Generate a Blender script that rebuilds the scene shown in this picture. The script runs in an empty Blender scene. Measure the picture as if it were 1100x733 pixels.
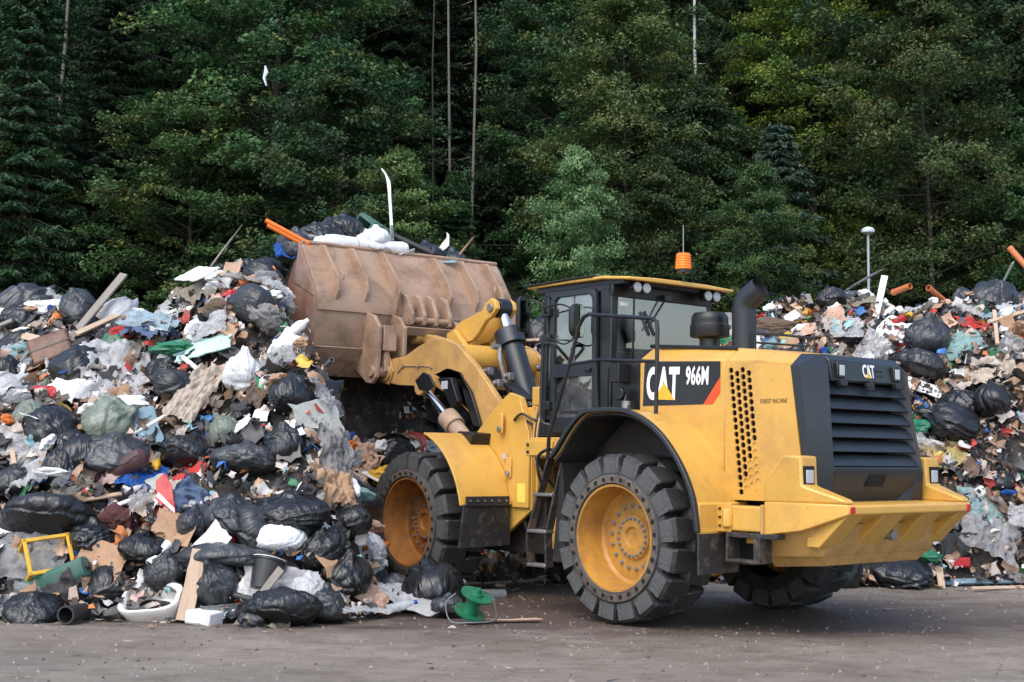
import bpy, bmesh, math, random
import numpy as np
from mathutils import Vector, Matrix, noise as mnoise

S = bpy.context.scene
COL = S.collection
R = math.radians
random.seed(7)
rng = np.random.default_rng(7)

# ------------------------------------------------------------------ camera, sky, sun, exposure
cam_d = bpy.data.cameras.new('camera')
cam = bpy.data.objects.new('camera', cam_d)
COL.objects.link(cam)
cam_d.sensor_width = 36.0
cam_d.lens = 36.0 * 1460.6 / 1100.0
cam_d.clip_start = 0.1
cam_d.clip_end = 600.0
cam.matrix_world = (Matrix.Translation((0, 0, 1.627)) @ Matrix.Rotation(R(90 + 4.858), 4, 'X') @ Matrix.Rotation(R(0.613), 4, 'Z'))
S.camera = cam

world = bpy.data.worlds.new('World')
S.world = world
world.use_nodes = True
wn = world.node_tree
wn.nodes.clear()
w_out = wn.nodes.new('ShaderNodeOutputWorld')
w_bg = wn.nodes.new('ShaderNodeBackground')
w_sky = wn.nodes.new('ShaderNodeTexSky')
w_sky.sky_type = 'NISHITA'
w_sky.sun_disc = False
SUN_EL, SUN_AZ = 52.0, 205.0          # azimuth: compass bearing the light comes from (0 = +Y, clockwise)
w_sky.sun_elevation = R(SUN_EL)
w_sky.sun_rotation = R(SUN_AZ)
w_sky.air_density = 1.0
w_sky.dust_density = 2.0
w_sky.ozone_density = 1.0
wn.links.new(w_sky.outputs[0], w_bg.inputs[0])
wn.links.new(w_bg.outputs[0], w_out.inputs[0])
w_bg.inputs[1].default_value = 0.15

sun_d = bpy.data.lights.new('sun', 'SUN')
sun_d.energy = 0.85
sun_d.angle = R(50)
sun_d.color = (1.0, 0.96, 0.9)
sun = bpy.data.objects.new('sun', sun_d)
COL.objects.link(sun)
sd = Vector((math.sin(R(SUN_AZ)) * math.cos(R(SUN_EL)), math.cos(R(SUN_AZ)) * math.cos(R(SUN_EL)), math.sin(R(SUN_EL))))
sun.rotation_euler = sd.to_track_quat('Z', 'Y').to_euler()

S.view_settings.view_transform = 'Standard'
S.view_settings.look = 'None'
S.view_settings.gamma = 1.0
S.view_settings.exposure = 1.28
S.view_settings.use_curve_mapping = False
S.render.engine = 'CYCLES'
S.cycles.max_bounces = 6
S.cycles.diffuse_bounces = 3
S.cycles.glossy_bounces = 3
S.cycles.transmission_bounces = 4
S.cycles.transparent_max_bounces = 12
S.cycles.use_denoising = True
S.cycles.sample_clamp_indirect = 6.0

# ------------------------------------------------------------------ helpers
def tag(o, label=None, cat=None, group=None, kind=None):
    if label: o['label'] = label
    if cat: o['category'] = cat
    if group: o['group'] = group
    if kind: o['kind'] = kind
    return o

def empty(name, loc=(0, 0, 0), rot=(0, 0, 0), parent=None):
    o = bpy.data.objects.new(name, None)
    COL.objects.link(o)
    o.empty_display_size = 0.3
    o.location = loc
    o.rotation_euler = rot
    if parent: o.parent = parent
    return o

def link(name, me, mat=None, parent=None):
    o = bpy.data.objects.new(name, me)
    COL.objects.link(o)
    if mat is not None and len(me.materials) == 0:
        me.materials.append(mat)
    if parent: o.parent = parent
    return o

def fast_mesh(name, verts, faces, k, smooth=False, colors=None):
    """verts (n,3), faces (m,k) arrays."""
    me = bpy.data.meshes.new(name)
    verts = np.asarray(verts, np.float32)
    faces = np.asarray(faces, np.int32)
    me.vertices.add(len(verts))
    me.vertices.foreach_set('co', verts.ravel())
    me.loops.add(faces.size)
    me.loops.foreach_set('vertex_index', faces.ravel())
    me.polygons.add(len(faces))
    me.polygons.foreach_set('loop_start', np.arange(0, faces.size, k, dtype=np.int32))
    me.polygons.foreach_set('loop_total', np.full(len(faces), k, np.int32))
    if smooth:
        me.polygons.foreach_set('use_smooth', np.ones(len(faces), bool))
    me.update(calc_edges=True)
    if colors is not None:
        at = me.color_attributes.new('tint', 'FLOAT_COLOR', 'POINT')
        c = np.ones((len(verts), 4), np.float32)
        c[:, :3] = colors
        at.data.foreach_set('color', c.ravel())
    return me

def fbm(p, octaves=4, lac=2.0, gain=0.5):
    v, a, q = 0.0, 1.0, Vector(p)
    for _ in range(octaves):
        v += a * mnoise.noise(q)
        q = q * lac + Vector((3.1, 1.7, 5.3))
        a *= gain
    return v

class MB:
    """mesh collector"""
    def __init__(s):
        s.v, s.f = [], []
    def add(s, vs, fs):
        n = len(s.v)
        s.v += [tuple(map(float, q)) for q in vs]
        s.f += [tuple(n + i for i in f) for f in fs]
        return s
    def hexa(s, p):  # 8 points: bottom 4 (ccw), top 4
        return s.add(p, [(3, 2, 1, 0), (4, 5, 6, 7), (0, 1, 5, 4), (1, 2, 6, 5), (2, 3, 7, 6), (3, 0, 4, 7)])
    def box(s, c, d, rot=None):
        hx, hy, hz = d[0] / 2, d[1] / 2, d[2] / 2
        p = [Vector(q) for q in ((-hx, -hy, -hz), (hx, -hy, -hz), (hx, hy, -hz), (-hx, hy, -hz), (-hx, -hy, hz), (hx, -hy, hz), (hx, hy, hz), (-hx, hy, hz))]
        if rot is not None:
            p = [rot @ q for q in p]
        return s.hexa([q + Vector(c) for q in p])
    def bb(s, x0, x1, y0, y1, z0, z1):
        return s.box(((x0 + x1) / 2, (y0 + y1) / 2, (z0 + z1) / 2), (abs(x1 - x0), abs(y1 - y0), abs(z1 - z0)))
    def prism(s, poly, axis, a, b):
        n = len(poly)
        def P(q, t):
            return {'X': (t, q[0], q[1]), 'Y': (q[0], t, q[1]), 'Z': (q[0], q[1], t)}[axis]
        vs = [P(q, a) for q in poly] + [P(q, b) for q in poly]
        fs = [tuple(range(n - 1, -1, -1)), tuple(range(n, 2 * n))] + [(i, (i + 1) % n, n + (i + 1) % n, n + i) for i in range(n)]
        return s.add(vs, fs)
    def strip(s, pts, axis, a, b, th):
        """thick sheet following an open 2-D polyline (thickness offset along its left normal), extruded on axis"""
        q = [Vector((x, z)) for x, z in pts]
        off = []
        for i in range(len(q)):
            t = (q[min(i + 1, len(q) - 1)] - q[max(i - 1, 0)]).normalized()
            off.append(q[i] + Vector((-t.y, t.x)) * th)
        for i in range(len(q) - 1):
            pass
        poly = [(p.x, p.y) for p in q] + [(p.x, p.y) for p in reversed(off)]
        n = len(q)
        def P(c, t):
            return {'X': (t, c[0], c[1]), 'Y': (c[0], t, c[1]), 'Z': (c[0], c[1], t)}[axis]
        m = len(poly)
        vs = [P(c, a) for c in poly] + [P(c, b) for c in poly]
        fs = []
        for i in range(n - 1):
            fs.append((i, i + 1, m - 2 - i, m - 1 - i))
            fs.append((m + m - 1 - i, m + m - 2 - i, m + i + 1, m + i))
        fs += [(i, (i + 1) % m, m + (i + 1) % m, m + i)[::-1] for i in range(m)]
        return s.add(vs, fs)
    def loft(s, rings, closed=True, caps=True):
        n = len(rings[0])
        vs = [p for r in rings for p in r]
        fs = []
        for k in range(len(rings) - 1):
            for i in range(n if closed else n - 1):
                j = (i + 1) % n
                fs.append((k * n + i, k * n + j, (k + 1) * n + j, (k + 1) * n + i))
        if caps and closed:
            fs.append(tuple(range(n - 1, -1, -1)))
            fs.append(tuple((len(rings) - 1) * n + i for i in range(n)))
        return s.add(vs, fs)
    def cyl(s, p0, p1, r0, r1=None, n=20, caps=True):
        r1 = r0 if r1 is None else r1
        return s.lathe([(r0, 0.0), (r1, (Vector(p1) - Vector(p0)).length)], p0, Vector(p1) - Vector(p0), n, caps)
    def lathe(s, prof, o, ax, n=32, caps=False):
        o = Vector(o); ax = Vector(ax).normalized()
        u = ax.orthogonal().normalized(); w = ax.cross(u)
        rings = [[o + ax * t + (u * math.cos(2 * math.pi * i / n) + w * math.sin(2 * math.pi * i / n)) * r for i in range(n)] for r, t in prof]
        return s.loft(rings, True, caps)
    def tube(s, path, r, n=8, caps=True):
        path = [Vector(p) for p in path]
        rr = r if isinstance(r, (list, tuple)) else [r] * len(path)
        t0 = (path[1] - path[0]).normalized()
        u = t0.orthogonal().normalized()
        rings = []
        for i, p in enumerate(path):
            t = (path[min(i + 1, len(path) - 1)] - path[max(i - 1, 0)]).normalized()
            u = (u - t * u.dot(t)).normalized()
            w = t.cross(u)
            rings.append([p + (u * math.cos(2 * math.pi * k / n) + w * math.sin(2 * math.pi * k / n)) * rr[i] for k in range(n)])
        return s.loft(rings, True, caps)
    def map(s, fn):
        s.v = [tuple(fn(*q)) for q in s.v]
        return s
    def mesh(s, name, smooth=35):
        me = bpy.data.meshes.new(name)
        me.from_pydata(s.v, [], s.f)
        me.validate()
        bm = bmesh.new(); bm.from_mesh(me)
        bmesh.ops.recalc_face_normals(bm, faces=bm.faces)
        bm.to_mesh(me); bm.free()
        if smooth:
            me.polygons.foreach_set('use_smooth', np.ones(len(me.polygons), bool))
            me.set_sharp_from_angle(angle=R(smooth))
        return me
    def build(s, name, mat, parent=None, bevel=0.0, seg=2, smooth=35):
        o = link(name, s.mesh(name, smooth), mat, parent)
        if bevel:
            m = o.modifiers.new('edge', 'BEVEL')
            m.width = bevel; m.segments = seg; m.limit_method = 'ANGLE'; m.angle_limit = R(30)
            m.use_clamp_overlap = True
        return o

def arc_pts(pts, n=6):
    """smooth path (Catmull-Rom) through points"""
    P = [Vector(p) for p in pts]
    out = []
    for i in range(len(P) - 1):
        a, b, c, d = P[max(i - 1, 0)], P[i], P[i + 1], P[min(i + 2, len(P) - 1)]
        for k in range(n):
            t = k / n
            out.append(0.5 * ((2 * b) + (c - a) * t + (2 * a - 5 * b + 4 * c - d) * t * t + (3 * b - a - 3 * c + d) * t ** 3))
    out.append(P[-1])
    return out

# ------------------------------------------------------------------ materials
MATS = {}
def nmat(name):
    m = bpy.data.materials.new(name)
    m.use_nodes = True
    nt = m.node_tree
    b = nt.nodes['Principled BSDF']
    MATS[name] = m
    return m, nt, b
def N(nt, t, **kw):
    n = nt.nodes.new(t)
    for k, v in kw.items():
        if k.startswith('i_'):
            key = k[2:].replace('_', ' ')
            n.inputs[key].default_value = v
        else:
            setattr(n, k, v)
    return n
def mixc(nt, fac, a, b):
    m = nt.nodes.new('ShaderNodeMix'); m.data_type = 'RGBA'
    for sock, v in ((0, fac), (6, a), (7, b)):
        if hasattr(v, 'is_linked') or hasattr(v, 'links'):
            nt.links.new(v, m.inputs[sock])
        elif isinstance(v, (int, float)):
            m.inputs[sock].default_value = v
        else:
            m.inputs[sock].default_value = (*v, 1.0)
    return m.outputs[2]
def ramp(nt, fac, lo, hi):
    r = nt.nodes.new('ShaderNodeMapRange')
    r.inputs[1].default_value = lo; r.inputs[2].default_value = hi
    nt.links.new(fac, r.inputs[0])
    return r.outputs[0]
def noise(nt, scale, detail=4.0, rough=0.55, dist=0.0, coord='Object', stretch=None):
    tc = nt.nodes.new('ShaderNodeTexCoord')
    src = tc.outputs[coord]
    if stretch:
        mp = nt.nodes.new('ShaderNodeMapping')
        mp.inputs['Scale'].default_value = stretch
        nt.links.new(src, mp.inputs[0]); src = mp.outputs[0]
    n = nt.nodes.new('ShaderNodeTexNoise')
    n.inputs['Scale'].default_value = scale
    n.inputs['Detail'].default_value = detail
    n.inputs['Roughness'].default_value = rough
    n.inputs['Distortion'].default_value = dist
    nt.links.new(src, n.inputs['Vector'])
    return n.outputs['Fac']
def bump(nt, b, height, strength=0.3, dist=0.02):
    n = nt.nodes.new('ShaderNodeBump')
    n.inputs['Strength'].default_value = strength
    n.inputs['Distance'].default_value = dist
    nt.links.new(height, n.inputs['Height'])
    nt.links.new(n.outputs[0], b.inputs['Normal'])

def paint(name, col, rough=0.45, metal=0.0, dirt=None, dscale=3.0, dlo=0.5, dhi=0.75, damt=0.6, fine=None, bstr=0.0, bscale=40.0, stretch=None, spec=0.5, coat=0.0):
    """base colour with patches of dirt (own shape) and fine mottling"""
    m, nt, b = nmat(name)
    src = None
    f1 = noise(nt, 1.3, 5, 0.6)
    c = mixc(nt, ramp(nt, f1, 0.3, 0.7), tuple(x * 0.9 for x in col), tuple(min(1, x * 1.08) for x in col))
    if dirt is not None:
        d = noise(nt, dscale, 8, 0.68, 0.4, stretch=stretch)
        dm = ramp(nt, d, dlo, dhi)
        mu = nt.nodes.new('ShaderNodeMath'); mu.operation = 'MULTIPLY'; mu.inputs[1].default_value = damt
        nt.links.new(dm, mu.inputs[0])
        c = mixc(nt, mu.outputs[0], c, dirt)
        rr = nt.nodes.new('ShaderNodeMapRange')
        rr.inputs[3].default_value = rough; rr.inputs[4].default_value = 0.85
        nt.links.new(mu.outputs[0], rr.inputs[0])
        nt.links.new(rr.outputs[0], b.inputs['Roughness'])
    else:
        b.inputs['Roughness'].default_value = rough
    if fine is not None:
        sp = ramp(nt, noise(nt, 38, 4, 0.7), 0.62, 0.68)
        c = mixc(nt, sp, c, fine)
    nt.links.new(c, b.inputs['Base Color'])
    b.inputs['Metallic'].default_value = metal
    b.inputs['Specular IOR Level'].default_value = spec
    if coat: b.inputs['Coat Weight'].default_value = coat
    if bstr:
        bump(nt, b, noise(nt, bscale, 5, 0.6), bstr, 0.01)
    return m

DUST = (0.22, 0.16, 0.11)
MUD = (0.075, 0.05, 0.034)
Y_ = paint('yellow_paint', (0.60, 0.335, 0.066), 0.34, coat=0.1, dirt=(0.27, 0.15, 0.06), dscale=1.8, dlo=0.50, dhi=0.80, damt=0.6, fine=(0.33, 0.18, 0.06), bstr=0.03, bscale=300)
YD = paint('yellow_paint_dusty', (0.50, 0.285, 0.085), 0.55, dirt=(0.20, 0.11, 0.05), dscale=3.0, dlo=0.42, dhi=0.75, damt=0.75, fine=(0.18, 0.10, 0.05), bstr=0.06, bscale=120)
YW = paint('yellow_wheel_paint', (0.46, 0.225, 0.036), 0.45, dirt=(0.20, 0.085, 0.03), dscale=3.5, dlo=0.42, dhi=0.72, damt=0.8, fine=(0.30, 0.13, 0.04), bstr=0.05, bscale=60)
YF = paint('yellow_wheel_rusty', (0.36, 0.14, 0.022), 0.55, dirt=(0.10, 0.045, 0.02), dscale=4.0, dlo=0.40, dhi=0.68, damt=0.85, fine=(0.12, 0.06, 0.03), bstr=0.08, bscale=60)
BK = paint('black_paint', (0.009, 0.010, 0.0115), 0.38, dirt=(0.035, 0.032, 0.028), dscale=2.5, dlo=0.5, dhi=0.85, damt=0.5, bstr=0.03, bscale=200)
GR = paint('charcoal_panel', (0.013, 0.017, 0.021), 0.40, dirt=(0.045, 0.046, 0.047), dscale=2.0, dlo=0.5, dhi=0.85, damt=0.4, fine=(0.05, 0.05, 0.05), bstr=0.05, bscale=200)
DK = paint('dark_undercarriage', (0.018, 0.016, 0.014), 0.75, dirt=(0.05, 0.035, 0.025), dscale=4, dlo=0.45, dhi=0.7, damt=0.8, bstr=0.3, bscale=30)
RB = paint('tyre_rubber', (0.020, 0.021, 0.022), 0.6, dirt=(0.085, 0.08, 0.074), dscale=5, dlo=0.45, dhi=0.75, damt=0.6, fine=(0.12, 0.12, 0.12), bstr=0.35, bscale=45)
RS = paint('tyre_side_worn', (0.075, 0.074, 0.072), 0.75, dirt=(0.018, 0.018, 0.018), dscale=7, dlo=0.48, dhi=0.68, damt=0.85, fine=(0.25, 0.25, 0.25), bstr=0.4, bscale=45)
RM = paint('mud_flap_rubber', (0.020, 0.019, 0.018), 0.65, dirt=(0.13, 0.085, 0.055), dscale=9, dlo=0.50, dhi=0.68, damt=0.8, fine=(0.10, 0.07, 0.05), bstr=0.25, bscale=50)
RING = paint('rim_flange_dirty', (0.12, 0.095, 0.075), 0.75, dirt=(0.045, 0.033, 0.026), dscale=12, dlo=0.42, dhi=0.6, damt=0.8, bstr=0.2)
BU = paint('bucket_steel', (0.355, 0.235, 0.158), 0.6, dirt=(0.115, 0.068, 0.044), dscale=1.7, dlo=0.46, dhi=0.66, damt=0.75, fine=(0.13, 0.075, 0.05), bstr=0.3, bscale=35)
BUR = paint('bucket_side_rusty', (0.22, 0.105, 0.065), 0.6, dirt=(0.30, 0.25, 0.21), dscale=2.2, dlo=0.46, dhi=0.66, damt=0.8, fine=(0.10, 0.05, 0.035), bstr=0.2, bscale=60)
BUG = paint('bucket_wear_plate', (0.33, 0.22, 0.15), 0.5, dirt=(0.14, 0.075, 0.04), dscale=4, dlo=0.45, dhi=0.65, damt=0.8, bstr=0.2, bscale=60)
CH = paint('chrome_rod', (0.75, 0.76, 0.78), 0.12, metal=1.0)
ST = paint('bare_steel', (0.30, 0.29, 0.28), 0.45, metal=0.7, dirt=MUD, dscale=8, dlo=0.5, dhi=0.7, damt=0.6)
TB = paint('tan_cylinder', (0.36, 0.25, 0.17), 0.7, dirt=(0.16, 0.11, 0.08), dscale=6, dlo=0.45, dhi=0.7, damt=0.7)
WH = paint('white_lettering', (0.82, 0.82, 0.82), 0.4)
LY = paint('logo_yellow', (0.80, 0.42, 0.03), 0.4)
RD = paint('red_stripe', (0.75, 0.07, 0.012), 0.4)
STK = paint('sticker_black', (0.012, 0.013, 0.014), 0.35)
HOLE = paint('vent_black', (0.004, 0.004, 0.004), 0.9)
TXT = paint('dark_lettering', (0.03, 0.02, 0.012), 0.5)
def simple(name, col, rough=0.5, metal=0.0, emit=None, es=0.0, trans=0.0, spec=0.5):
    m, nt, b = nmat(name)
    b.inputs['Base Color'].default_value = (*col, 1)
    b.inputs['Roughness'].default_value = rough
    b.inputs['Metallic'].default_value = metal
    b.inputs['Transmission Weight'].default_value = trans
    b.inputs['Specular IOR Level'].default_value = spec
    if emit:
        b.inputs['Emission Color'].default_value = (*emit, 1)
        b.inputs['Emission Strength'].default_value = es
    return m
AMB = simple('amber_lens', (0.95, 0.20, 0.008), 0.25)
LENS = simple('lamp_lens', (0.40, 0.42, 0.44), 0.08)
REDL = simple('red_lens', (0.45, 0.012, 0.015), 0.2)
def glass_mat(name, tint, refl_tint=(1, 1, 1)):
    m = bpy.data.materials.new(name); m.use_nodes = True
    nt = m.node_tree; nt.nodes.clear()
    o = nt.nodes.new('ShaderNodeOutputMaterial')
    t = nt.nodes.new('ShaderNodeBsdfTransparent'); t.inputs[0].default_value = (*tint, 1)
    g = nt.nodes.new('ShaderNodeBsdfGlossy'); g.inputs['Roughness'].default_value = 0.02
    d = nt.nodes.new('ShaderNodeBsdfDiffuse'); d.inputs[0].default_value = (0.62, 0.64, 0.63, 1)  # pale veil: thin dust, plus sky reflection put into the glass colour
    fr = nt.nodes.new('ShaderNodeFresnel'); fr.inputs[0].default_value = 3.0
    m1 = nt.nodes.new('ShaderNodeMixShader'); m2 = nt.nodes.new('ShaderNodeMixShader')
    nt.links.new(fr.outputs[0], m1.inputs[0]); nt.links.new(t.outputs[0], m1.inputs[1]); nt.links.new(g.outputs[0], m1.inputs[2])
    nf = noise(nt, 0.9, 3, 0.6, 0.6)
    nt.links.new(ramp(nt, nf, 0.38, 1.6), m2.inputs[0])
    nt.links.new(m1.outputs[0], m2.inputs[1]); nt.links.new(d.outputs[0], m2.inputs[2])
    nt.links.new(m2.outputs[0], o.inputs[0])
    return m
GL = glass_mat('window_glass', (0.90, 0.94, 0.93))
# ------------------------------------------------------------------ ground
def ground_mat():
    m, nt, b = nmat('wet_dirt_asphalt')
    n1 = noise(nt, 0.35, 6, 0.6, 0.5)
    n2 = noise(nt, 3.0, 9, 0.72, 0.3, stretch=(0.7, 1.2, 1.0))
    n3 = noise(nt, 55, 5, 0.7)
    n4 = noise(nt, 1.1, 9, 0.7, 0.6, stretch=(0.4, 1.3, 1))
    c = mixc(nt, ramp(nt, n1, 0.35, 0.65), (0.215, 0.176, 0.136), (0.305, 0.256, 0.204))
    c = mixc(nt, ramp(nt, n2, 0.48, 0.72), c, (0.125, 0.092, 0.067))
    c = mixc(nt, ramp(nt, n4, 0.55, 0.75), c, (0.185, 0.128, 0.086))
    c = mixc(nt, ramp(nt, n3, 0.60, 0.72), c, (0.46, 0.43, 0.39))
    c = mixc(nt, ramp(nt, noise(nt, 30, 4, 0.7, 0.0), 0.64, 0.70), c, (0.11, 0.088, 0.072))
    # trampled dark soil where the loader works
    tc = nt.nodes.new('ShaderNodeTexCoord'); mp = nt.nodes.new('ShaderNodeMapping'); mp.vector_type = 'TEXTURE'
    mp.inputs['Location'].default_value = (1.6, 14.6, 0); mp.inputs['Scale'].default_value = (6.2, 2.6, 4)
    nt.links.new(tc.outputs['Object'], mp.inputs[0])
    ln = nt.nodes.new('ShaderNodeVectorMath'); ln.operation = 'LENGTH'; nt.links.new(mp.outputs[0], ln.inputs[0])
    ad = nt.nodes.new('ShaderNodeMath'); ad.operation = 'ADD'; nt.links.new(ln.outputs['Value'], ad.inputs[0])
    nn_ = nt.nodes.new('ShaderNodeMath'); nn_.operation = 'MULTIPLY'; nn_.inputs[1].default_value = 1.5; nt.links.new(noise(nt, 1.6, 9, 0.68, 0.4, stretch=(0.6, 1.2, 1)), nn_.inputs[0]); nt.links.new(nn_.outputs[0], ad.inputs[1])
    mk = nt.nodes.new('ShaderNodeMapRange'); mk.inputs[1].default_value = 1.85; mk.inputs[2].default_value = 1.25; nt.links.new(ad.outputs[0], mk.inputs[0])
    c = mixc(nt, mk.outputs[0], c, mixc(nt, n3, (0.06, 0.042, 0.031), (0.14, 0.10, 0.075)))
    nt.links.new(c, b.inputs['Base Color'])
    rr = nt.nodes.new('ShaderNodeMapRange'); rr.inputs[1].default_value = 0.35; rr.inputs[2].default_value = 0.7; rr.inputs[3].default_value = 0.45; rr.inputs[4].default_value = 0.85
    nt.links.new(n1, rr.inputs[0]); nt.links.new(rr.outputs[0], b.inputs['Roughness'])
    mx = nt.nodes.new('ShaderNodeMath'); mx.operation = 'ADD'
    nt.links.new(n3, mx.inputs[0]); nt.links.new(n2, mx.inputs[1])
    bump(nt, b, mx.outputs[0], 0.9, 0.03)
    return m
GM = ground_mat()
def ground_z(x, y):
    # gentle ruts that run across the yard
    return 0.018 * math.sin(y * 2.1 + 0.5 * math.sin(x * 0.35)) * math.exp(-((y - 11.5) / 3.5) ** 2) + 0.02 * mnoise.noise(Vector((x * 0.5, y * 0.9, 0)))
xs = np.concatenate([np.linspace(-400, -14, 12), np.linspace(-13.5, 13.5, 91), np.linspace(14, 400, 12)])
ys = np.concatenate([np.linspace(-150, 2, 8), np.linspace(3, 20, 120), np.linspace(21, 34, 8), np.linspace(60, 500, 6)])
gv, gf = [], []
for y in ys:
    for x in xs:
        inner = abs(x) < 13.6 and 3 < y < 20
        gv.append((x, y, ground_z(x, y) - 0.02 if inner else -0.02))
nx_ = len(xs)
for j in range(len(ys) - 1):
    for i in range(nx_ - 1):
        gf.append((j * nx_ + i, j * nx_ + i + 1, (j + 1) * nx_ + i + 1, (j + 1) * nx_ + i))
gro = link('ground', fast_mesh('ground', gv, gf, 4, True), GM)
tag(gro, 'brown-grey muddy yard surface with ruts and grit', 'ground', kind='structure')

# ------------------------------------------------------------------ wooded hillside
def hill_z(x, y):
    t = max(0.0, y - 27.0)
    z = 0.55 * t * t / (t + 9.0)
    return z - 0.02 + (0.7 * mnoise.noise(Vector((x * 0.09, y * 0.09, 2.0))) * min(1, t / 6.0))
m, nt, b = nmat('forest_floor')
c = mixc(nt, ramp(nt, noise(nt, 0.9, 6, 0.65), 0.35, 0.65), (0.018, 0.022, 0.011), (0.035, 0.04, 0.018))
c = mixc(nt, ramp(nt, noise(nt, 9, 5, 0.7), 0.5, 0.7), c, (0.03, 0.022, 0.014))
nt.links.new(c, b.inputs['Base Color']); b.inputs['Roughness'].default_value = 0.95
bump(nt, b, noise(nt, 6, 6, 0.7), 0.8, 0.15)
hv, hf = [], []
hx = np.linspace(-130, 130, 105); hy = np.concatenate([np.linspace(26.5, 90, 64), np.linspace(94, 170, 20)])
for y in hy:
    for x in hx: hv.append((x, y, hill_z(x, y)))
for j in range(len(hy) - 1):
    for i in range(len(hx) - 1):
        k = j * len(hx) + i; hf.append((k, k + 1, k + 1 + len(hx), k + len(hx)))
hill = link('hillside', fast_mesh('hillside', hv, hf, 4, True), m)
tag(hill, 'steep dark wooded hillside rising behind the yard', 'hillside', kind='structure')

# ------------------------------------------------------------------ foliage
def leaf_mat(name, lo, hi, trans=0.35, rough=0.6, autumn=None):
    m = bpy.data.materials.new(name); m.use_nodes = True
    nt = m.node_tree; b = nt.nodes['Principled BSDF']
    at = nt.nodes.new('ShaderNodeAttribute'); at.attribute_name = 'tint'
    sep = nt.nodes.new('ShaderNodeSeparateColor'); nt.links.new(at.outputs['Color'], sep.inputs[0])
    oi = nt.nodes.new('ShaderNodeObjectInfo')
    c = mixc(nt, sep.outputs[0], lo, hi)
    if autumn:
        c = mixc(nt, ramp(nt, sep.outputs[1], 0.80, 0.97), c, autumn)
    hs = nt.nodes.new('ShaderNodeHueSaturation')
    v = nt.nodes.new('ShaderNodeMapRange'); v.inputs[3].default_value = 0.5; v.inputs[4].default_value = 1.25
    nt.links.new(oi.outputs['Random'], v.inputs[0]); nt.links.new(v.outputs[0], hs.inputs['Value'])
    h2 = nt.nodes.new('ShaderNodeMapRange'); h2.inputs[3].default_value = 0.494; h2.inputs[4].default_value = 0.506
    nt.links.new(oi.outputs['Random'], h2.inputs[0]); nt.links.new(h2.outputs[0], hs.inputs['Hue'])
    nt.links.new(c, hs.inputs['Color'])
    nt.links.new(hs.outputs[0], b.inputs['Base Color'])
    b.inputs['Roughness'].default_value = rough
    b.inputs['Specular IOR Level'].default_value = 0.3
    tr = nt.nodes.new('ShaderNodeBsdfTranslucent'); nt.links.new(hs.outputs[0], tr.inputs[0])
    mx = nt.nodes.new('ShaderNodeMixShader'); mx.inputs[0].default_value = trans
    nt.links.new(b.outputs[0], mx.inputs[1]); nt.links.new(tr.outputs[0], mx.inputs[2])
    nt.links.new(mx.outputs[0], nt.nodes['Material Output'].inputs[0])
    MATS[name] = m
    return m
LF = {
    'spruce': leaf_mat('spruce_needles', (0.010, 0.030, 0.013), (0.041, 0.090, 0.035), 0.15),
    'dark': leaf_mat('dark_broadleaf', (0.014, 0.041, 0.014), (0.061, 0.133, 0.044), 0.25, autumn=(0.123, 0.150, 0.039)),
    'mid': leaf_mat('mid_broadleaf', (0.026, 0.064, 0.019), (0.096, 0.184, 0.055), 0.3, autumn=(0.167, 0.184, 0.047)),
    'bright': leaf_mat('young_birch_leaves', (0.059, 0.125, 0.048), (0.200, 0.313, 0.125), 0.3),
    'olive': leaf_mat('olive_leaves', (0.039, 0.078, 0.024), (0.135, 0.199, 0.060), 0.3, autumn=(0.189, 0.194, 0.060)),
    'yellow': leaf_mat('yellowing_leaves', (0.058, 0.125, 0.020), (0.224, 0.331, 0.054), 0.3, autumn=(0.291, 0.331, 0.053)),
    'pine': leaf_mat('blue_green_pine_needles', (0.022, 0.054, 0.036), (0.080, 0.136, 0.091), 0.15),
    'red': leaf_mat('rusty_leaves', (0.038, 0.038, 0.018), (0.116, 0.092, 0.044), 0.25, autumn=(0.145, 0.075, 0.039)),
}
BARK = paint('bark_brown', (0.035, 0.028, 0.022), 0.9, dirt=(0.065, 0.058, 0.048), dscale=6, dlo=0.45, dhi=0.7, damt=0.7, bstr=0.5, bscale=20)
BIRCH = paint('bark_birch', (0.42, 0.41, 0.38), 0.8, dirt=(0.04, 0.035, 0.03), dscale=5, dlo=0.55, dhi=0.62, damt=0.9, stretch=(1, 1, 3))
GREY = paint('bark_grey', (0.13, 0.115, 0.10), 0.9, dirt=(0.06, 0.05, 0.04), dscale=4, dlo=0.45, dhi=0.7, damt=0.7, bstr=0.4, bscale=20)

def leaf_quads(c, nrm, size, aspect=0.6, jit=0.35, r=None):
    """diamond leaves: centres (n,3), normals (n,3), sizes (n,)"""
    r = r or rng
    n = len(c)
    nrm = nrm + r.normal(0, jit, (n, 3)); nrm /= np.linalg.norm(nrm, axis=1, keepdims=True) + 1e-9
    t = r.normal(0, 1, (n, 3)); t -= nrm * (t * nrm).sum(1, keepdims=True); t /= np.linalg.norm(t, axis=1, keepdims=True) + 1e-9
    w = np.cross(nrm, t)
    s = size[:, None]
    v = np.stack([c - t * s, c - w * s * aspect + nrm * s * 0.15, c + t * s, c + w * s * aspect + nrm * s * 0.15], 1).reshape(-1, 3)
    f = np.arange(4 * n).reshape(-1, 4)
    return v, f

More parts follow.
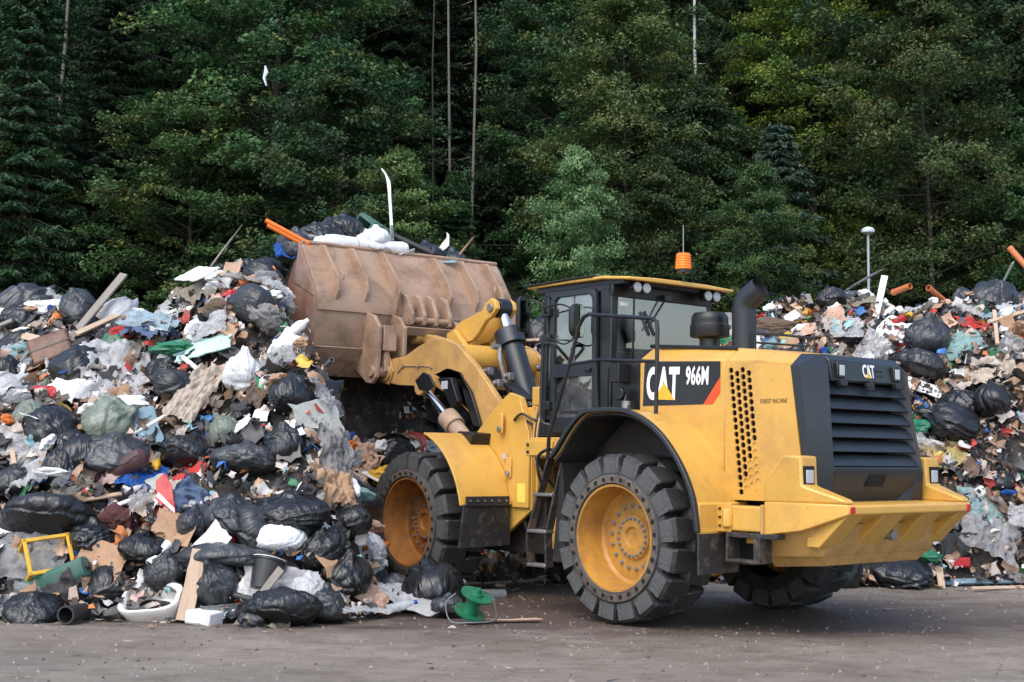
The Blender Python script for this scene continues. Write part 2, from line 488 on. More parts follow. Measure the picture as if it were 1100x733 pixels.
def limb_tree(H, crown_lo, rad, nl, seed, leaf=0.10, per=34, droop=0.0, top_pow=0.7, nsub=7, jag=0.25, trunk_r=None):
    """broadleaf: trunk, limbs, twigs with flat leaf sprays. Returns trunk mesh, crown mesh"""
    r = np.random.default_rng(seed); rnd = random.Random(seed)
    tr = trunk_r or H * 0.013
    mb = MB()
    sway = [Vector((rnd.uniform(-.25, .25) * (k / 5) , rnd.uniform(-.25, .25) * (k / 5), H * k / 5)) for k in range(6)]
    mb.tube(arc_pts(sway, 3), [tr * (1 - 0.93 * k / 15) for k in range(16)], 7)
    C, Nn, Sz, T = [], [], [], []
    for i in range(nl):
        u = (i + rnd.random()) / nl
        z0 = H * (crown_lo + (0.96 - crown_lo) * u)
        k = min(4, int(z0 / H * 5)); base = sway[k].lerp(sway[k + 1], z0 / H * 5 - k)
        env = rad * (math.sin(math.pi * min(1, (u * 0.86 + 0.16))) ** top_pow) * rnd.uniform(1 - jag, 1 + jag * 0.5) + 0.25
        az = i * 2.399 + rnd.uniform(-.4, .4)
        rise = rnd.uniform(0.05, 0.55) * env * (1.0 - droop) - droop * env * 0.4
        d = Vector((math.cos(az), math.sin(az), 0))
        tip = base + d * env + Vector((0, 0, rise))
        mid = base + d * env * 0.5 + Vector((0, 0, rise * 0.65 + 0.1))
        path = arc_pts([base, mid, tip], 4)
        lr = max(0.012, tr * 0.26 * (1 - 0.6 * u))
        mb.tube(path, [lr * (1 - 0.85 * j / (len(path) - 1)) for j in range(len(path))], 5, False)
        for s in range(nsub):
            f = 0.28 + 0.72 * (s + rnd.random()) / nsub
            q = path[min(len(path) - 1, int(f * (len(path) - 1)))]
            side = Vector((-d.y, d.x, 0)) * rnd.uniform(-1, 1) * env * 0.42 * (1.15 - f * 0.7)
            cc = q + side + Vector((0, 0, rnd.uniform(-.18, .30) * env * 0.35))
            mb.tube([q, q.lerp(cc, .6), cc], [lr * .25, lr * .18, lr * .08], 4, False)
            n = int(per * rnd.uniform(0.6, 1.3))
            rr_ = rnd.uniform(0.32, 0.62) * (0.55 + 0.12 * rad)
            p = r.normal(0, 1, (n, 3)); p /= np.linalg.norm(p, axis=1, keepdims=True); p *= (r.random((n, 1)) ** 0.4) * rr_
            p[:, 2] *= 0.45
            p[:, 2] -= (p[:, 0] ** 2 + p[:, 1] ** 2) / rr_ * (0.25 + droop)
            C.append(p + np.array(cc)); Nn.append(np.tile([d.x * 0.35, d.y * 0.35, 0.85], (n, 1)))
            Sz.append(leaf * r.uniform(0.55, 1.25, n))
            T.append(np.stack([np.clip(r.normal(rnd.uniform(0.08, 0.85), 0.18, n), 0, 1), np.clip(r.normal(rnd.random() ** 1.5, 0.12, n), 0, 1), r.random(n)], 1))
    C = np.concatenate(C); Nn = np.concatenate(Nn); Sz = np.concatenate(Sz); T = np.concatenate(T)
    v, f = leaf_quads(C, Nn, Sz, 0.62, 0.5, r)
    return mb.mesh('trunk', 60), fast_mesh('crown', v, f, 4, False, np.repeat(T, 4, 0))

def spruce(H, lo, rad, seed, thin=1.0, tk=0.0095):
    r = np.random.default_rng(seed); rnd = random.Random(seed)
    mb = MB(); tr = H * tk
    sw = 0.30 if lo > 0.6 else 0.05
    mb.tube([(0, 0, 0), (sw, 0, H * 0.22), (sw * .4, sw, H * 0.4), (-sw * .6, sw * .5, H * 0.6), (0, 0.05, H * 0.8), (0, 0, H)], [tr, tr * 0.9, tr * 0.75, tr * 0.55, tr * 0.35, 0.01], 8)
    C, D, Sz, T = [], [], [], []
    z = H * lo
    while z < H * 0.985:
        t = (z - H * lo) / (H * (1 - lo))
        nb = rnd.randint(5, 8)
        a0 = rnd.random() * 6.28
        for b_ in range(nb):
            if rnd.random() > thin: continue
            L = rad * (1 - t) ** 0.8 * rnd.uniform(0.65, 1.12) + 0.18
            az = a0 + b_ * 6.283 / nb + rnd.uniform(-.3, .3)
            d = Vector((math.cos(az), math.sin(az), 0))
            drop = L * rnd.uniform(0.15, 0.45) * (1 - t * 0.9)
            pts = [Vector((0, 0, z)), Vector((0, 0, z - drop * 0.3)) + d * L * 0.4, Vector((0, 0, z - drop)) + d * L * 0.8, Vector((0, 0, z - drop * 0.9)) + d * L]
            path = arc_pts(pts, 3)
            mb.tube(path, [0.03 * (1 - t * 0.7) * (1 - 0.8 * j / (len(path) - 1)) for j in range(len(path))], 4, False)
            n = int(140 * L) + 22
            fr = r.random(n) ** 0.7
            idx = np.minimum((fr * (len(path) - 1)).astype(int), len(path) - 1)
            c = np.array([path[i] for i in idx])
            side = np.array([-d.y, d.x, 0]); off = r.uniform(-1, 1, n) * (0.12 + 0.30 * L * (1 - fr * 0.8))
            c = c + side * off[:, None] + np.array([d.x, d.y, 0]) * r.uniform(-.1, .1, (n, 1))
            c[:, 2] -= np.abs(off) * 0.35 + r.random(n) * 0.14
            C.append(c)
            tt = np.sign(off)[:, None] * side * 0.7 + np.array([d.x, d.y, 0]) * 0.6 + np.array([0, 0, -0.55]); D.append(tt)
            Sz.append(r.uniform(0.055, 0.115, n))
            T.append(np.stack([np.clip(r.normal(0.3 + 0.4 * fr, 0.2), 0, 1), r.random(n) * 0.5, r.random(n)], 1))
        z += rnd.uniform(0.28, 0.46) * (1.0 if t < 0.8 else 0.6)
    C = np.concatenate(C); D = np.concatenate(D); Sz = np.concatenate(Sz); T = np.concatenate(T)
    D = D + r.normal(0, 0.25, D.shape); D /= np.linalg.norm(D, axis=1, keepdims=True)
    Wd = np.cross(D, np.array([0, 0, 1.0]) + r.normal(0, 0.5, D.shape)); Wd /= np.linalg.norm(Wd, axis=1, keepdims=True)
    s = Sz[:, None]
    v = np.stack([C - D * s, C + Wd * s * 0.30, C + D * s, C - Wd * s * 0.30], 1).reshape(-1, 3)
    if lo > 0.3:   # dead twigs on the bare trunk
        for k in range(26):
            zz = rnd.uniform(0.15, lo) * H; az = rnd.random() * 6.28; L = rnd.uniform(0.3, 1.1)
            mb.tube([(0, 0, zz), (L * math.cos(az), L * math.sin(az), zz - 0.15 * L)], [0.018, 0.005], 4, False)
    return mb.mesh('trunk', 60), fast_mesh('crown', v, np.arange(len(v)).reshape(-1, 4), 4, False, np.repeat(T, 4, 0))

PROTO = {
    'spruceA': spruce(18, 0.06, 3.1, 1), 'spruceB': spruce(20, 0.10, 3.4, 2), 'spruceC': spruce(21, 0.44, 2.3, 3, 0.8),
    'spruceD': spruce(25, 0.74, 1.9, 8, 0.6, 0.0042), 'spruceE': spruce(14, 0.03, 2.5, 9),
    'pineA': spruce(8.5, 0.08, 2.4, 4),
    'oakA': limb_tree(14, 0.14, 4.2, 70, 11, 0.072, 110, nsub=9), 'oakB': limb_tree(15, 0.10, 3.9, 72, 12, 0.070, 105, nsub=10),
    'oakC': limb_tree(12, 0.16, 3.6, 64, 13, 0.068, 110, nsub=9, droop=0.15),
    'birchA': limb_tree(9, 0.12, 2.1, 54, 14, 0.052, 95, nsub=9, top_pow=0.9, trunk_r=0.07), 'birchB': limb_tree(13, 0.14, 2.9, 62, 15, 0.052, 100, nsub=10, droop=0.25, top_pow=0.8, trunk_r=0.10),
    'shrubA': limb_tree(4.5, 0.04, 2.2, 38, 16, 0.055, 95, nsub=8, trunk_r=0.06),
}
TREES = 0
def tree(kind, x, y, leaf, label, bark=BARK, s=1.0, sz=None, rot=None, cat='tree', z=None, group='trees of the wooded hillside'):
    global TREES
    TREES += 1
    tm, cm = PROTO[kind]
    nm = {'spruce': 'spruce_tree', 'oak': 'broadleaf_tree', 'birch': 'birch_tree', 'shrub': 'shrub', 'pine': 'pine_tree'}[kind[:-1]]
    o = empty(nm, (x, y, (hill_z(x, y) if y > 26.5 else 0) - 0.1 if z is None else z), (0, 0, random.random() * 6.28 if rot is None else rot))
    o.scale = (s, s, sz or s)
    tag(o, label, cat, group)
    for n_, me, mt in (('trunk', tm, bark), ('crown', cm, leaf)):
        if len(me.materials) == 0: me.materials.append(mt)
        c = link(n_, me, None, o)
        c.material_slots[0].link = 'OBJECT'; c.material_slots[0].material = mt
    return o

# trees read from the photograph, near ones first
T_ = [
 # kind, x, y, leaf, scale, z-scale, bark, label
 ('birchA', 1.55, 31.5, 'bright', 0.62, 0.93, BARK, 'pale green young birch directly behind the loader cab roof'),
 ('birchA', 3.6, 33.0, 'mid', 0.85, 0.9, BARK, 'bushy green young tree behind the amber beacon'),
 ('birchB', 5.9, 32.5, 'mid', 0.60, 0.62, BARK, 'grey-green rounded tree behind the exhaust stack'),
 ('pineA', 6.9, 35.0, 'pine', 1.0, 1.02, BARK, 'blue-green young pine left of the street lamp'),
 ('shrubA', 8.4, 31.0, 'olive', 0.9, 0.9, BARK, 'low olive shrub at the foot of the street lamp'),
 ('birchB', 10.6, 34.0, 'olive', 0.95, 0.98, BARK, 'tall olive-yellow birch right of the street lamp'),
 ('oakC', 13.8, 34.5, 'dark', 0.75, 0.8, BARK, 'dark green tree at the right edge above the heap'),
 ('shrubA', 12.9, 31.5, 'mid', 1.1, 1.0, BARK, 'green shrub just above the orange pipe on the right heap'),
 ('oakB', 9.2, 41.0, 'yellow', 0.85, 0.95, GREY, 'yellow-green layered tree above the street lamp'),
 ('oakA', 14.6, 44.5, 'red', 0.80, 0.98, GREY, 'rust-tinted thin tree high in the upper right corner'),
 ('oakA', 5.0, 42.5, 'mid', 0.80, 0.9, BARK, 'dense green tree above the loader hood'),
 ('oakB', 1.9, 41.0, 'dark', 0.90, 0.98, BARK, 'broad dark green tree rising above the cab'),
 ('shrubA', -0.9, 32.0, 'dark', 1.0, 1.0, BARK, 'dark shrub between the bucket and the cab'),
 ('birchA', -2.9, 32.5, 'olive', 0.85, 0.90, BARK, 'small olive tree behind the upright white ski'),
 ('oakC', -4.4, 33.8, 'dark', 0.85, 0.85, BARK, 'dark leafy tree behind the load in the bucket'),
 ('oakB', -6.4, 36.5, 'dark', 1.02, 0.98, BARK, 'great dark broadleaf tree above the left heap with a white scrap in it'),
 ('oakA', -8.4, 34.8, 'mid', 0.72, 0.68, BARK, 'lighter green leaning tree left of the great dark tree'),
 ('shrubA', -6.4, 30.8, 'dark', 1.05, 1.0, BARK, 'dark shrub behind the left shoulder of the heap'),
 ('spruceA', -11.2, 37.0, 'spruce', 0.86, 0.72, BARK, 'single pointed spruce above the plank on the left heap'),
 ('oakC', -14.6, 35.5, 'mid', 0.85, 0.85, BARK, 'green broadleaf tree cut by the left edge'),
 ('shrubA', -10.0, 31.2, 'mid', 0.9, 0.9, BARK, 'low green shrub behind the left end of the heap'),
 ('spruceD', -1.90, 37.6, 'spruce', 0.42, 1.0, GREY, 'thin bare-trunked spruce, left one of the pair above the bucket'),
 ('spruceD', -1.25, 38.0, 'spruce', 0.45, 0.98, GREY, 'thin bare-trunked spruce, right one of the pair above the bucket'),
 ('spruceD', -2.35, 39.6, 'spruce', 0.32, 0.9, BARK, 'thinnest bare trunk left of the pair above the bucket'),
 ('spruceD', 5.45, 39.5, 'dark', 0.6, 1.0, BIRCH, 'slim white birch trunk at the top above the beacon'),
 ('oakC', 5.0, 37.0, 'dark', 0.72, 0.80, BARK, 'dark green tree in front of the slim white birch trunk'),
 ('spruceE', -1.55, 35.6, 'dark', 0.62, 0.50, BARK, 'short dark conifer hiding the feet of the bare trunks'),
 ('spruceE', -12.6, 34.5, 'spruce', 1.0, 0.95, BARK, 'full dark spruce at the far left behind the heap'),
 ('spruceE', -9.8, 38.5, 'spruce', 1.0, 1.15, BARK, 'slender spruce left of the great dark tree'),
 ('spruceB', -4.3, 47.0, 'spruce', 0.9, 0.9, BARK, 'dark spruce filling the top between the ski and the great tree'),
 ('spruceD', -13.4, 39.5, 'spruce', 0.65, 0.95, GREY, 'bare-trunked spruce in the upper left corner'),
 ('spruceB', 3.9, 50.0, 'spruce', 0.95, 0.9, BARK, 'tall dark spruce at the top above the cab'),
]
for k, x, y, lf, s, sz, bk_, lb in T_:
    tree(k, x, y, LF[lf], lb, bk_, s, sz)
# white scrap of film hanging in the great dark tree
sc = MB(); sc.tube([(0, 0, 0), (0.03, 0.02, -0.15), (-0.02, 0, -0.3), (0.04, 0, -0.5)], [0.02, 0.06, 0.04, 0.015], 7)
wso = sc.build('plastic_scrap', paint('white_film_scrap', (0.6, 0.62, 0.65), 0.5, bstr=0.3, bscale=10))
wso.location = (-6.15, 32.8, 11.15)
tag(wso, 'white scrap of plastic caught high in the dark tree', 'plastic scrap')
# the wood behind them, row by row
rw = random.Random(3)
n_back = 0
CNT = {}
ROWS = [(38.5, -17, 18, 4.6), (46, -20, 21, 4.4), (53, -24, 25, 4.8), (61, -27, 28, 5.2), (70, -31, 32, 5.6)]
for ri, (y, xa, xb, st) in enumerate(ROWS):
    x = xa
    while x < xb:
        kx = x + rw.uniform(-1.2, 1.2); ky = y + rw.uniform(-2.2, 2.2)
        x += st * rw.uniform(0.8, 1.2)
        if any(abs(kx - q[1]) < 1.7 and abs(ky - q[2]) < 2.6 for q in T_): continue
        side = kx / y
        pick = rw.random()
        if side < 0.05:
            kd, lf = (('spruceA', 'spruce') if pick < 0.35 else ('spruceB', 'spruce') if pick < 0.65 else ('oakA', 'dark') if pick < 0.83 else ('oakB', 'dark'))
        else:
            kd, lf = (('oakA', 'dark') if pick < 0.25 else ('oakB', 'mid') if pick < 0.42 else ('spruceA', 'spruce') if pick < 0.62 else ('oakC', 'dark') if pick < 0.85 else ('birchB', 'olive'))
        where = 'upper left' if side < -0.12 else 'upper middle' if side < 0.13 else 'upper right'
        look = {'spruce': 'dark spruce', 'dark': 'dark broadleaf tree', 'mid': 'green broadleaf tree', 'olive': 'olive birch'}[lf]
        key = (look, ri); CNT[key] = CNT.get(key, 0) + 1
        nth = ['first', 'second', 'third', 'fourth', 'fifth', 'sixth', 'seventh', 'eighth', 'ninth', 'tenth'][CNT[key] - 1]
        tree(kd, kx, ky, LF[lf], '%s, %s from the left in the %s row' % (look, nth, ['front', 'second', 'third', 'fourth', 'rearmost'][ri]), BARK, rw.uniform(0.85, 1.12))
        n_back += 1
# undergrowth covering the slope
nU = 26000
ux = rng.uniform(-40, 40, nU); uy = 27.5 + rng.random(nU) ** 1.3 * 45
uc = np.array([(a, b_, hill_z(a, b_)) for a, b_ in zip(ux, uy)])
uc[:, 2] += rng.random(nU) ** 2 * 1.3
un = rng.normal(0, 0.5, (nU, 3)) + np.array([0, -0.4, 0.8])
uv, uf = leaf_quads(uc, un, rng.uniform(0.10, 0.24, nU), 0.6, 0.4)
us = fast_mesh('undergrowth', uv, uf, 4, False, np.repeat(np.stack([rng.random(nU) * 0.8, rng.random(nU) * .6, rng.random(nU)], 1), 4, 0))
uo = link('undergrowth', us, LF['dark']); tag(uo, 'dark green undergrowth on the slope beneath the trees', 'undergrowth', kind='stuff')

# ------------------------------------------------------------------ street lamp beyond the heap
lp = empty('street_lamp', (7.65, 29.0, 0.05)); tag(lp, 'grey street lamp with a domed head standing beyond the right heap', 'street lamp')
m = MB(); m.cyl((0, 0, 0), (0, 0, 6.45), 0.034, 0.026, 12); m.build('pole', simple('galvanised_grey', (0.34, 0.37, 0.40), 0.55, 0.3), lp)
m = MB(); m.lathe([(0.035, 6.43), (0.08, 6.45), (0.14, 6.47), (0.145, 6.49), (0.14, 6.53), (0.10, 6.57), (0.04, 6.595), (0, 6.6)], (0, 0, 0), (0, 0, 1), 24); m.build('lamp_head', simple('lamp_head_grey', (0.48, 0.52, 0.55), 0.4), lp)
m = MB(); m.lathe([(0.0, 6.42), (0.08, 6.43), (0.12, 6.46)], (0, 0, 0), (0, 0, 1), 20); m.build('lamp_bowl', LENS, lp)
# ------------------------------------------------------------------ the wheel loader
YAW = 180.0 - 49.8945
LO = empty('wheel_loader', (2.148, 14.520, 0.0), (0, 0, R(YAW)))
tag(LO, 'yellow articulated wheel loader lifting a loaded rusty bucket over the rubbish heap', 'wheel loader')
ART = R(2.75)
def art(x, y, z):
    q = x - 1.775
    c, s = math.cos(ART), math.sin(ART)
    return (1.775 + q * c + y * s, -q * s + y * c, z)
TR = 0.835          # tyre radius
def P(mb, name, mat, parent=None, bevel=0.006, front=False, seg=2, smooth=35):
    if front: mb.map(art)
    return mb.build(name, mat, parent or LO, bevel, seg, smooth)

# ---- wheels: rim (dish), tyre, lugs, bolts
def rot_wheel_meshes():
    d = {}
    # local frame: Y axis = outward axle, wheel centre origin, outer face at y=0 (inwards negative)
    A = (0, 1, 0)
    d['rim'] = MB().lathe([(0.535, -0.012), (0.535, 0.004), (0.508, 0.004), (0.502, -0.02), (0.488, -0.17), (0.470, -0.29), (0.440, -0.315), (0.30, -0.30), (0.235, -0.30), (0.225, -0.285), (0.222, -0.285), (0.215, -0.27), (0.12, -0.255), (0.105, -0.258), (0.085, -0.285), (0.0, -0.29)], (0, 0, 0), A, 56).mesh('rim', 40)
    d['tyre'] = MB().lathe([(0.49, -0.60), (0.60, -0.62), (0.705, -0.60), (0.725, -0.55), (0.725, -0.07), (0.705, -0.02), (0.64, -0.004), (0.628, 0.016), (0.615, 0.020), (0.545, 0.020), (0.532, 0.006), (0.510, -0.01), (0.506, -0.10)], (0, 0, 0), A, 68).mesh('tyre', 40)
    # one lug, centred at angle 0 (pointing +Z)
    def lug(side):
        r0, r1 = 0.64, TR
        w0, w1 = 0.110, 0.121     # half widths
        y0, y1 = (0.0, -0.34) if side > 0 else (-0.62, -0.28)
        m = MB()
        rings = []
        for (y, sc, top) in ((y0, 0.90, r1 - 0.035), (y0 - 0.035 * side, 1.0, r1 - 0.006), (y0 + (y1 - y0) * 0.55, 0.98, r1), (y1, 0.62, r1 - 0.004), (y1 + 0.02 * (1 if y1 > y0 else -1), 0.55, r1 - 0.06)):
            rings.append([(-w0 * sc, y, r0), (w0 * sc, y, r0), (w1 * sc, y, top - 0.012), (w1 * sc * 0.88, y, top), (-w1 * sc * 0.88, y, top), (-w1 * sc, y, top - 0.012)])
        return m.loft(rings).mesh('tread_lug', 30)
    d['lugo'] = lug(1); d['lugi'] = lug(-1)
    h = MB(); h.lathe([(0.024, 0.0), (0.024, -0.03)], (0, 0, 0), A, 10, True)
    d['hole'] = h.mesh('sidewall_hole', 30)
    bl = MB(); bl.lathe([(0.024, -0.01), (0.024, 0.012), (0.013, 0.014), (0.013, 0.03)], (0, 0, 0), A, 6, True)
    d['bolt'] = bl.mesh('wheel_bolt', 30)
    return d
WM = rot_wheel_meshes()
for k, mt in (('rim', YW), ('tyre', RB), ('lugo', RB), ('lugi', RB), ('hole', HOLE), ('bolt', ST)):
    WM[k].materials.append(mt)
# worn side faces on the lugs: the outermost face gets the worn rubber
for k in ('lugo', 'lugi'):
    WM[k].materials.append(RS)
    for pg in WM[k].polygons:
        if abs(pg.normal.y) > 0.75: pg.material_index = 1
rimF = WM['rim'].copy(); rimF.materials.clear(); rimF.materials.append(YF)
flange = MB().lathe([(0.545, 0.0215), (0.615, 0.0215), (0.625, 0.0175)], (0, 0, 0), (0, 1, 0), 68).mesh('sidewall_ring', 40)
flange.materials.append(RING)
def wheel(x, side, front, phase):
    y = 1.47 * side
    c = art(x, y, TR) if front else (x, y, TR)
    ry = (0 if side > 0 else math.pi) - (ART if front else 0)
    w = link('wheel', rimF if front else WM['rim'], None, LO)
    w.location = c; w.rotation_euler = (0, 0, ry)
    link('tyre', WM['tyre'], None, w)
    link('sidewall_ring', flange, None, w)
    for i in range(17):
        a = 2 * math.pi * i / 17 + phase
        for k, da in (('lugo', 0), ('lugi', math.pi / 17)):
            g = link('tread_lug', WM[k], None, w); g.rotation_euler = (0, a + da, 0)
    if side > 0:
        for i in range(30):
            a = 2 * math.pi * i / 30
            g = link('sidewall_hole', WM['hole'], None, w); g.location = (0.582 * math.sin(a), 0.0235, 0.582 * math.cos(a))
        for n, r, yy in ((18, 0.315, -0.298), (20, 0.188, -0.262)):
            for i in range(n):
                a = 2 * math.pi * i / n + 0.1
                g = link('wheel_bolt', WM['bolt'], None, w); g.location = (r * math.sin(a), yy, r * math.cos(a))
                if r < 0.2: g.scale = (0.8, 0.8, 0.8)
for x, s_, fr, ph in ((0, 1, False, 0.05), (0, -1, False, 0.1), (3.55, 1, True, 0.2), (3.55, -1, True, 0.0)):
    wheel(x, s_, fr, ph)

# ---- chassis and axles
m = MB(); m.bb(-1.7, 1.55, -0.55, 0.55, 0.62, 1.25); m.bb(-0.3, 0.3, -0.9, 0.9, 0.62, 1.05); m.cyl((0, -0.92, TR), (0, 0.92, TR), 0.22); m.cyl((0, -0.3, TR), (0, 0.3, TR), 0.34)
P(m, 'rear_chassis', DK, bevel=0.02)
m = MB(); m.bb(2.1, 4.2, -0.5, 0.5, 0.5, 1.2); m.cyl((3.55, -0.92, TR), (3.55, 0.92, TR), 0.22); m.cyl((3.55, -0.3, TR), (3.55, 0.3, TR), 0.34)
P(m, 'front_chassis', DK, bevel=0.02, front=True)
m = MB(); m.cyl((1.775, 0, 0.5), (1.775, 0, 1.7), 0.16); m.bb(1.45, 2.1, -0.4, 0.4, 0.62, 0.85); m.bb(1.45, 2.1, -0.4, 0.4, 1.25, 1.5)
P(m, 'hitch', DK, bevel=0.015)

# ---- hood (front part)
def hood_ring(x, top, cham, hw=0.82, tw=0.60, zb=1.25):
    return [(x, -hw - 0.02, zb), (x, -hw, cham), (x, -tw, top), (x, 0, top + 0.015), (x, tw, top), (x, hw, cham), (x, hw + 0.02, zb)]
m = MB(); m.loft([hood_ring(0.28, 2.80, 2.655), hood_ring(-0.30, 2.775, 2.63), hood_ring(-0.885, 2.725, 2.595)])
hood = P(m, 'hood', Y_, bevel=0.02)
m = MB(); m.loft([hood_ring(-0.905, 2.724, 2.594, 0.825), hood_ring(-0.92, 2.722, 2.592, 0.77), hood_ring(-1.25, 2.685, 2.585, 0.77), hood_ring(-1.70, 2.627, 2.53, 0.77), hood_ring(-1.72, 2.625, 2.505, 0.80)])
m.bb(-1.75, -0.9, -0.5, 0.5, 1.2, 1.26)
hood_r = P(m, 'engine_cover', Y_, bevel=0.02)
# black strip along the hood top front (drip rail), dark gasket
m = MB(); m.tube([(0.30, -0.62, 2.806), (0.30, -0.3, 2.82), (0.30, 0.3, 2.82), (0.30, 0.62, 2.806), (0.1, 0.66, 2.79), (-0.885, 0.64, 2.72)], 0.022, 8)
P(m, 'hood_seal', BK, hood, 0)
# perforated side panel, left side, with real hexagonal holes
def hex_poly(cx, cz, r):
    return [(cx + r * math.cos(math.pi / 3 * i + math.pi / 6), cz + r * math.sin(math.pi / 3 * i + math.pi / 6)) for i in range(6)]
def side_panel(sgn):
    y0, y1 = 0.832, 0.852
    poly = [(-0.915, 1.235), (-1.88, 1.235), (-1.715, 2.50), (-0.905, 2.585)]
    m = MB(); m.prism(poly, 'Y', sgn * y0, sgn * y1)
    o = P(m, 'side_panel', Y_, bevel=0)
    if sgn > 0:
        cut = MB()
        shallow = MB()
        for r_ in range(18):
            for c_ in range(4):
                z = 2.485 - r_ * 0.069 - (0.0345 if c_ % 2 else 0)
                x = -0.990 - c_ * 0.073 - (2.485 - z) * 0.105
                if z < 1.30 + (0.0 if c_ < 2 else 0.045 * (c_ - 1)): continue
                (shallow if (c_ >= 1 and z < 1.78 - 0.17 * (3 - c_)) else cut).prism(hex_poly(x, z, 0.0325), 'Y', 0.80, 0.90)
        sh = shallow
        for mbx, depth in ((cut, None), (sh, 0.842)):
            if depth: mbx.map(lambda x, y, z: (x, 0.842 if y < 0.85 else y, z))
            me = mbx.mesh('cutter', 0)
            co = bpy.data.objects.new('cutter', me); COL.objects.link(co); co.parent = LO
            md = o.modifiers.new('holes', 'BOOLEAN'); md.operation = 'DIFFERENCE'; md.solver = 'EXACT'; md.object = co
            bpy.context.view_layer.update()
            dg = bpy.context.evaluated_depsgraph_get()
            new = bpy.data.meshes.new_from_object(o.evaluated_get(dg))
            o.modifiers.clear()
            o.data = new
            bpy.data.objects.remove(co)
        o.data.polygons.foreach_set('use_smooth', np.zeros(len(o.data.polygons), bool))
    return o
sp = side_panel(1); side_panel(-1)
m = MB(); m.prism([(-0.94, 1.27), (-1.45, 1.27), (-1.36, 2.52), (-0.93, 2.52)], 'Y', 0.800, 0.806)
P(m, 'vent_backing', HOLE, sp, 0)
m = MB(); m.bb(-1.43, -1.55, 0.853, 0.8555, 1.255, 1.33); P(m, 'warning_sticker', simple('pale_sticker', (0.75, 0.62, 0.30), 0.5), sp, 0)
m = MB()
for k in range(3): m.bb(-1.45 - 0.022 * k, -1.462 - 0.022 * k, 0.856, 0.857, 1.275, 1.31)
P(m, 'sticker_print', TXT, sp, 0)

def text_mesh(txt, size, weight=0.0, sx=1.0, shear=0.0, spacing=1.0, extr=0.0012):
    cu = bpy.data.curves.new('lettering', 'FONT')
    cu.body = txt; cu.size = size; cu.offset = weight; cu.extrude = extr; cu.shear = shear; cu.space_character = spacing
    cu.resolution_u = 4
    o = bpy.data.objects.new('lettering', cu); COL.objects.link(o)
    bpy.context.view_layer.update()
    me = bpy.data.meshes.new_from_object(o.evaluated_get(bpy.context.evaluated_depsgraph_get()))
    bpy.data.objects.remove(o); bpy.data.curves.remove(cu)
    me.transform(Matrix.Diagonal((sx, 1, 1, 1)))
    return me
def place_text(name, me, mat, parent, origin, xdir, ydir):
    me.materials.clear(); me.materials.append(mat)
    x = Vector(xdir).normalized(); z = x.cross(Vector(ydir)).normalized(); y = z.cross(x)
    M = Matrix((x, y, z)).transposed().to_4x4(); M.translation = Vector(origin)
    me.transform(M)
    return link(name, me, None, parent)
# black decal with letters on the hood side (reads towards the tail: +reading = -X)
def on_side(mb): return mb
dy = 0.838
def hood_y(z): return 0.8205 + (2.63 - z) * 0.0146   # side face leans out slightly
m = MB()
dec = [(0.205, 2.63), (-0.83, 2.585), (-0.83, 2.43), (-0.61, 2.165), (0.225, 2.165)]
m.prism(dec, 'Y', 0.80, 0.832).map(lambda x, y, z: (x, (y - 0.832) + hood_y(z) + 0.003, z))
decal = P(m, 'decal', STK, bevel=0)
m = MB(); m.prism([(-0.615, 2.166), (-0.735, 2.166), (-0.83, 2.275), (-0.83, 2.425)], 'Y', 0.80, 0.834).map(lambda x, y, z: (x, (y - 0.832) + hood_y(z) + 0.003, z))
P(m, 'red_stripe', RD, decal, 0)
nx = Vector((-1, 0, -0.035)); ny = Vector((0, -0.0146, 1))
t = text_mesh('CAT', 0.44, 0.019, 0.50, 0, 1.08); place_text('brand_lettering', t, WH, decal, (0.175, hood_y(2.24) + 0.006, 2.25), nx, ny)
t = text_mesh('966M', 0.25, 0.0065, 0.52, 0.0, 1.06); place_text('model_lettering', t, WH, decal, (-0.375, hood_y(2.38) + 0.006, 2.375), nx, ny)
m = MB(); m.prism([(0.055, 2.23), (-0.225, 2.218), (-0.08, 2.40)], 'Y', 0.80, 0.8405).map(lambda x, y, z: (x, (y - 0.832) + hood_y(z) + 0.003, z))
P(m, 'brand_triangle', LY, decal, 0)
t = text_mesh('FOREST MACHINE', 0.060, 0.0, 0.60, 0.25, 1.12); place_text('machine_lettering', t, TXT, sp, (-1.35, 0.8535, 2.155), (-1, 0, 0), (0, 0, 1))

# ---- rear grille housing
def xr(z): return -1.955 - (2.56 - z) * 0.134      # grille plane
def xc(z): return -1.835 - (2.46 - z) * 0.125      # side corner
def xf(z): return -1.722 - (2.50 - z) * 0.165      # front edge
gh = None
for sg in (1, -1):
    m = MB()
    rings = []
    for z in (1.15, 1.53, 2.10, 2.50):
        wo = 0.862 + (2.5 - z) * 0.01; wi = 0.585 + (2.56 - z) * 0.105
        if z < 1.5:
            rings.append([(xf(z), sg * 0.5, z), (xf(z), sg * wo, z), (xc(z) + 0.03, sg * wo, z), (xr(z) + 0.17, sg * 0.62, z), (xr(z) + 0.2, sg * 0.5, z)])
        else:
            rings.append([(xf(z), sg * 0.45, z), (xf(z), sg * wo, z), (xc(z), sg * wo, z), (xr(z), sg * (wi + 0.02), z), (xr(z) + 0.05, sg * (wi - 0.01), z)])
    z = 2.63
    rings.append([(xf(2.5) + 0.10, sg * 0.45, z), (xf(2.5) + 0.06, sg * 0.62, z), (xr(z) + 0.12, sg * 0.60, z - 0.02), (xr(z) + 0.06, sg * 0.57, z - 0.02), (xr(z) + 0.08, sg * 0.45, z - 0.02)])
    m.loft(rings)
    o = P(m, 'grille_housing', GR, bevel=0.018)
    if sg > 0: gh = o
m = MB()   # top cap and lower chin
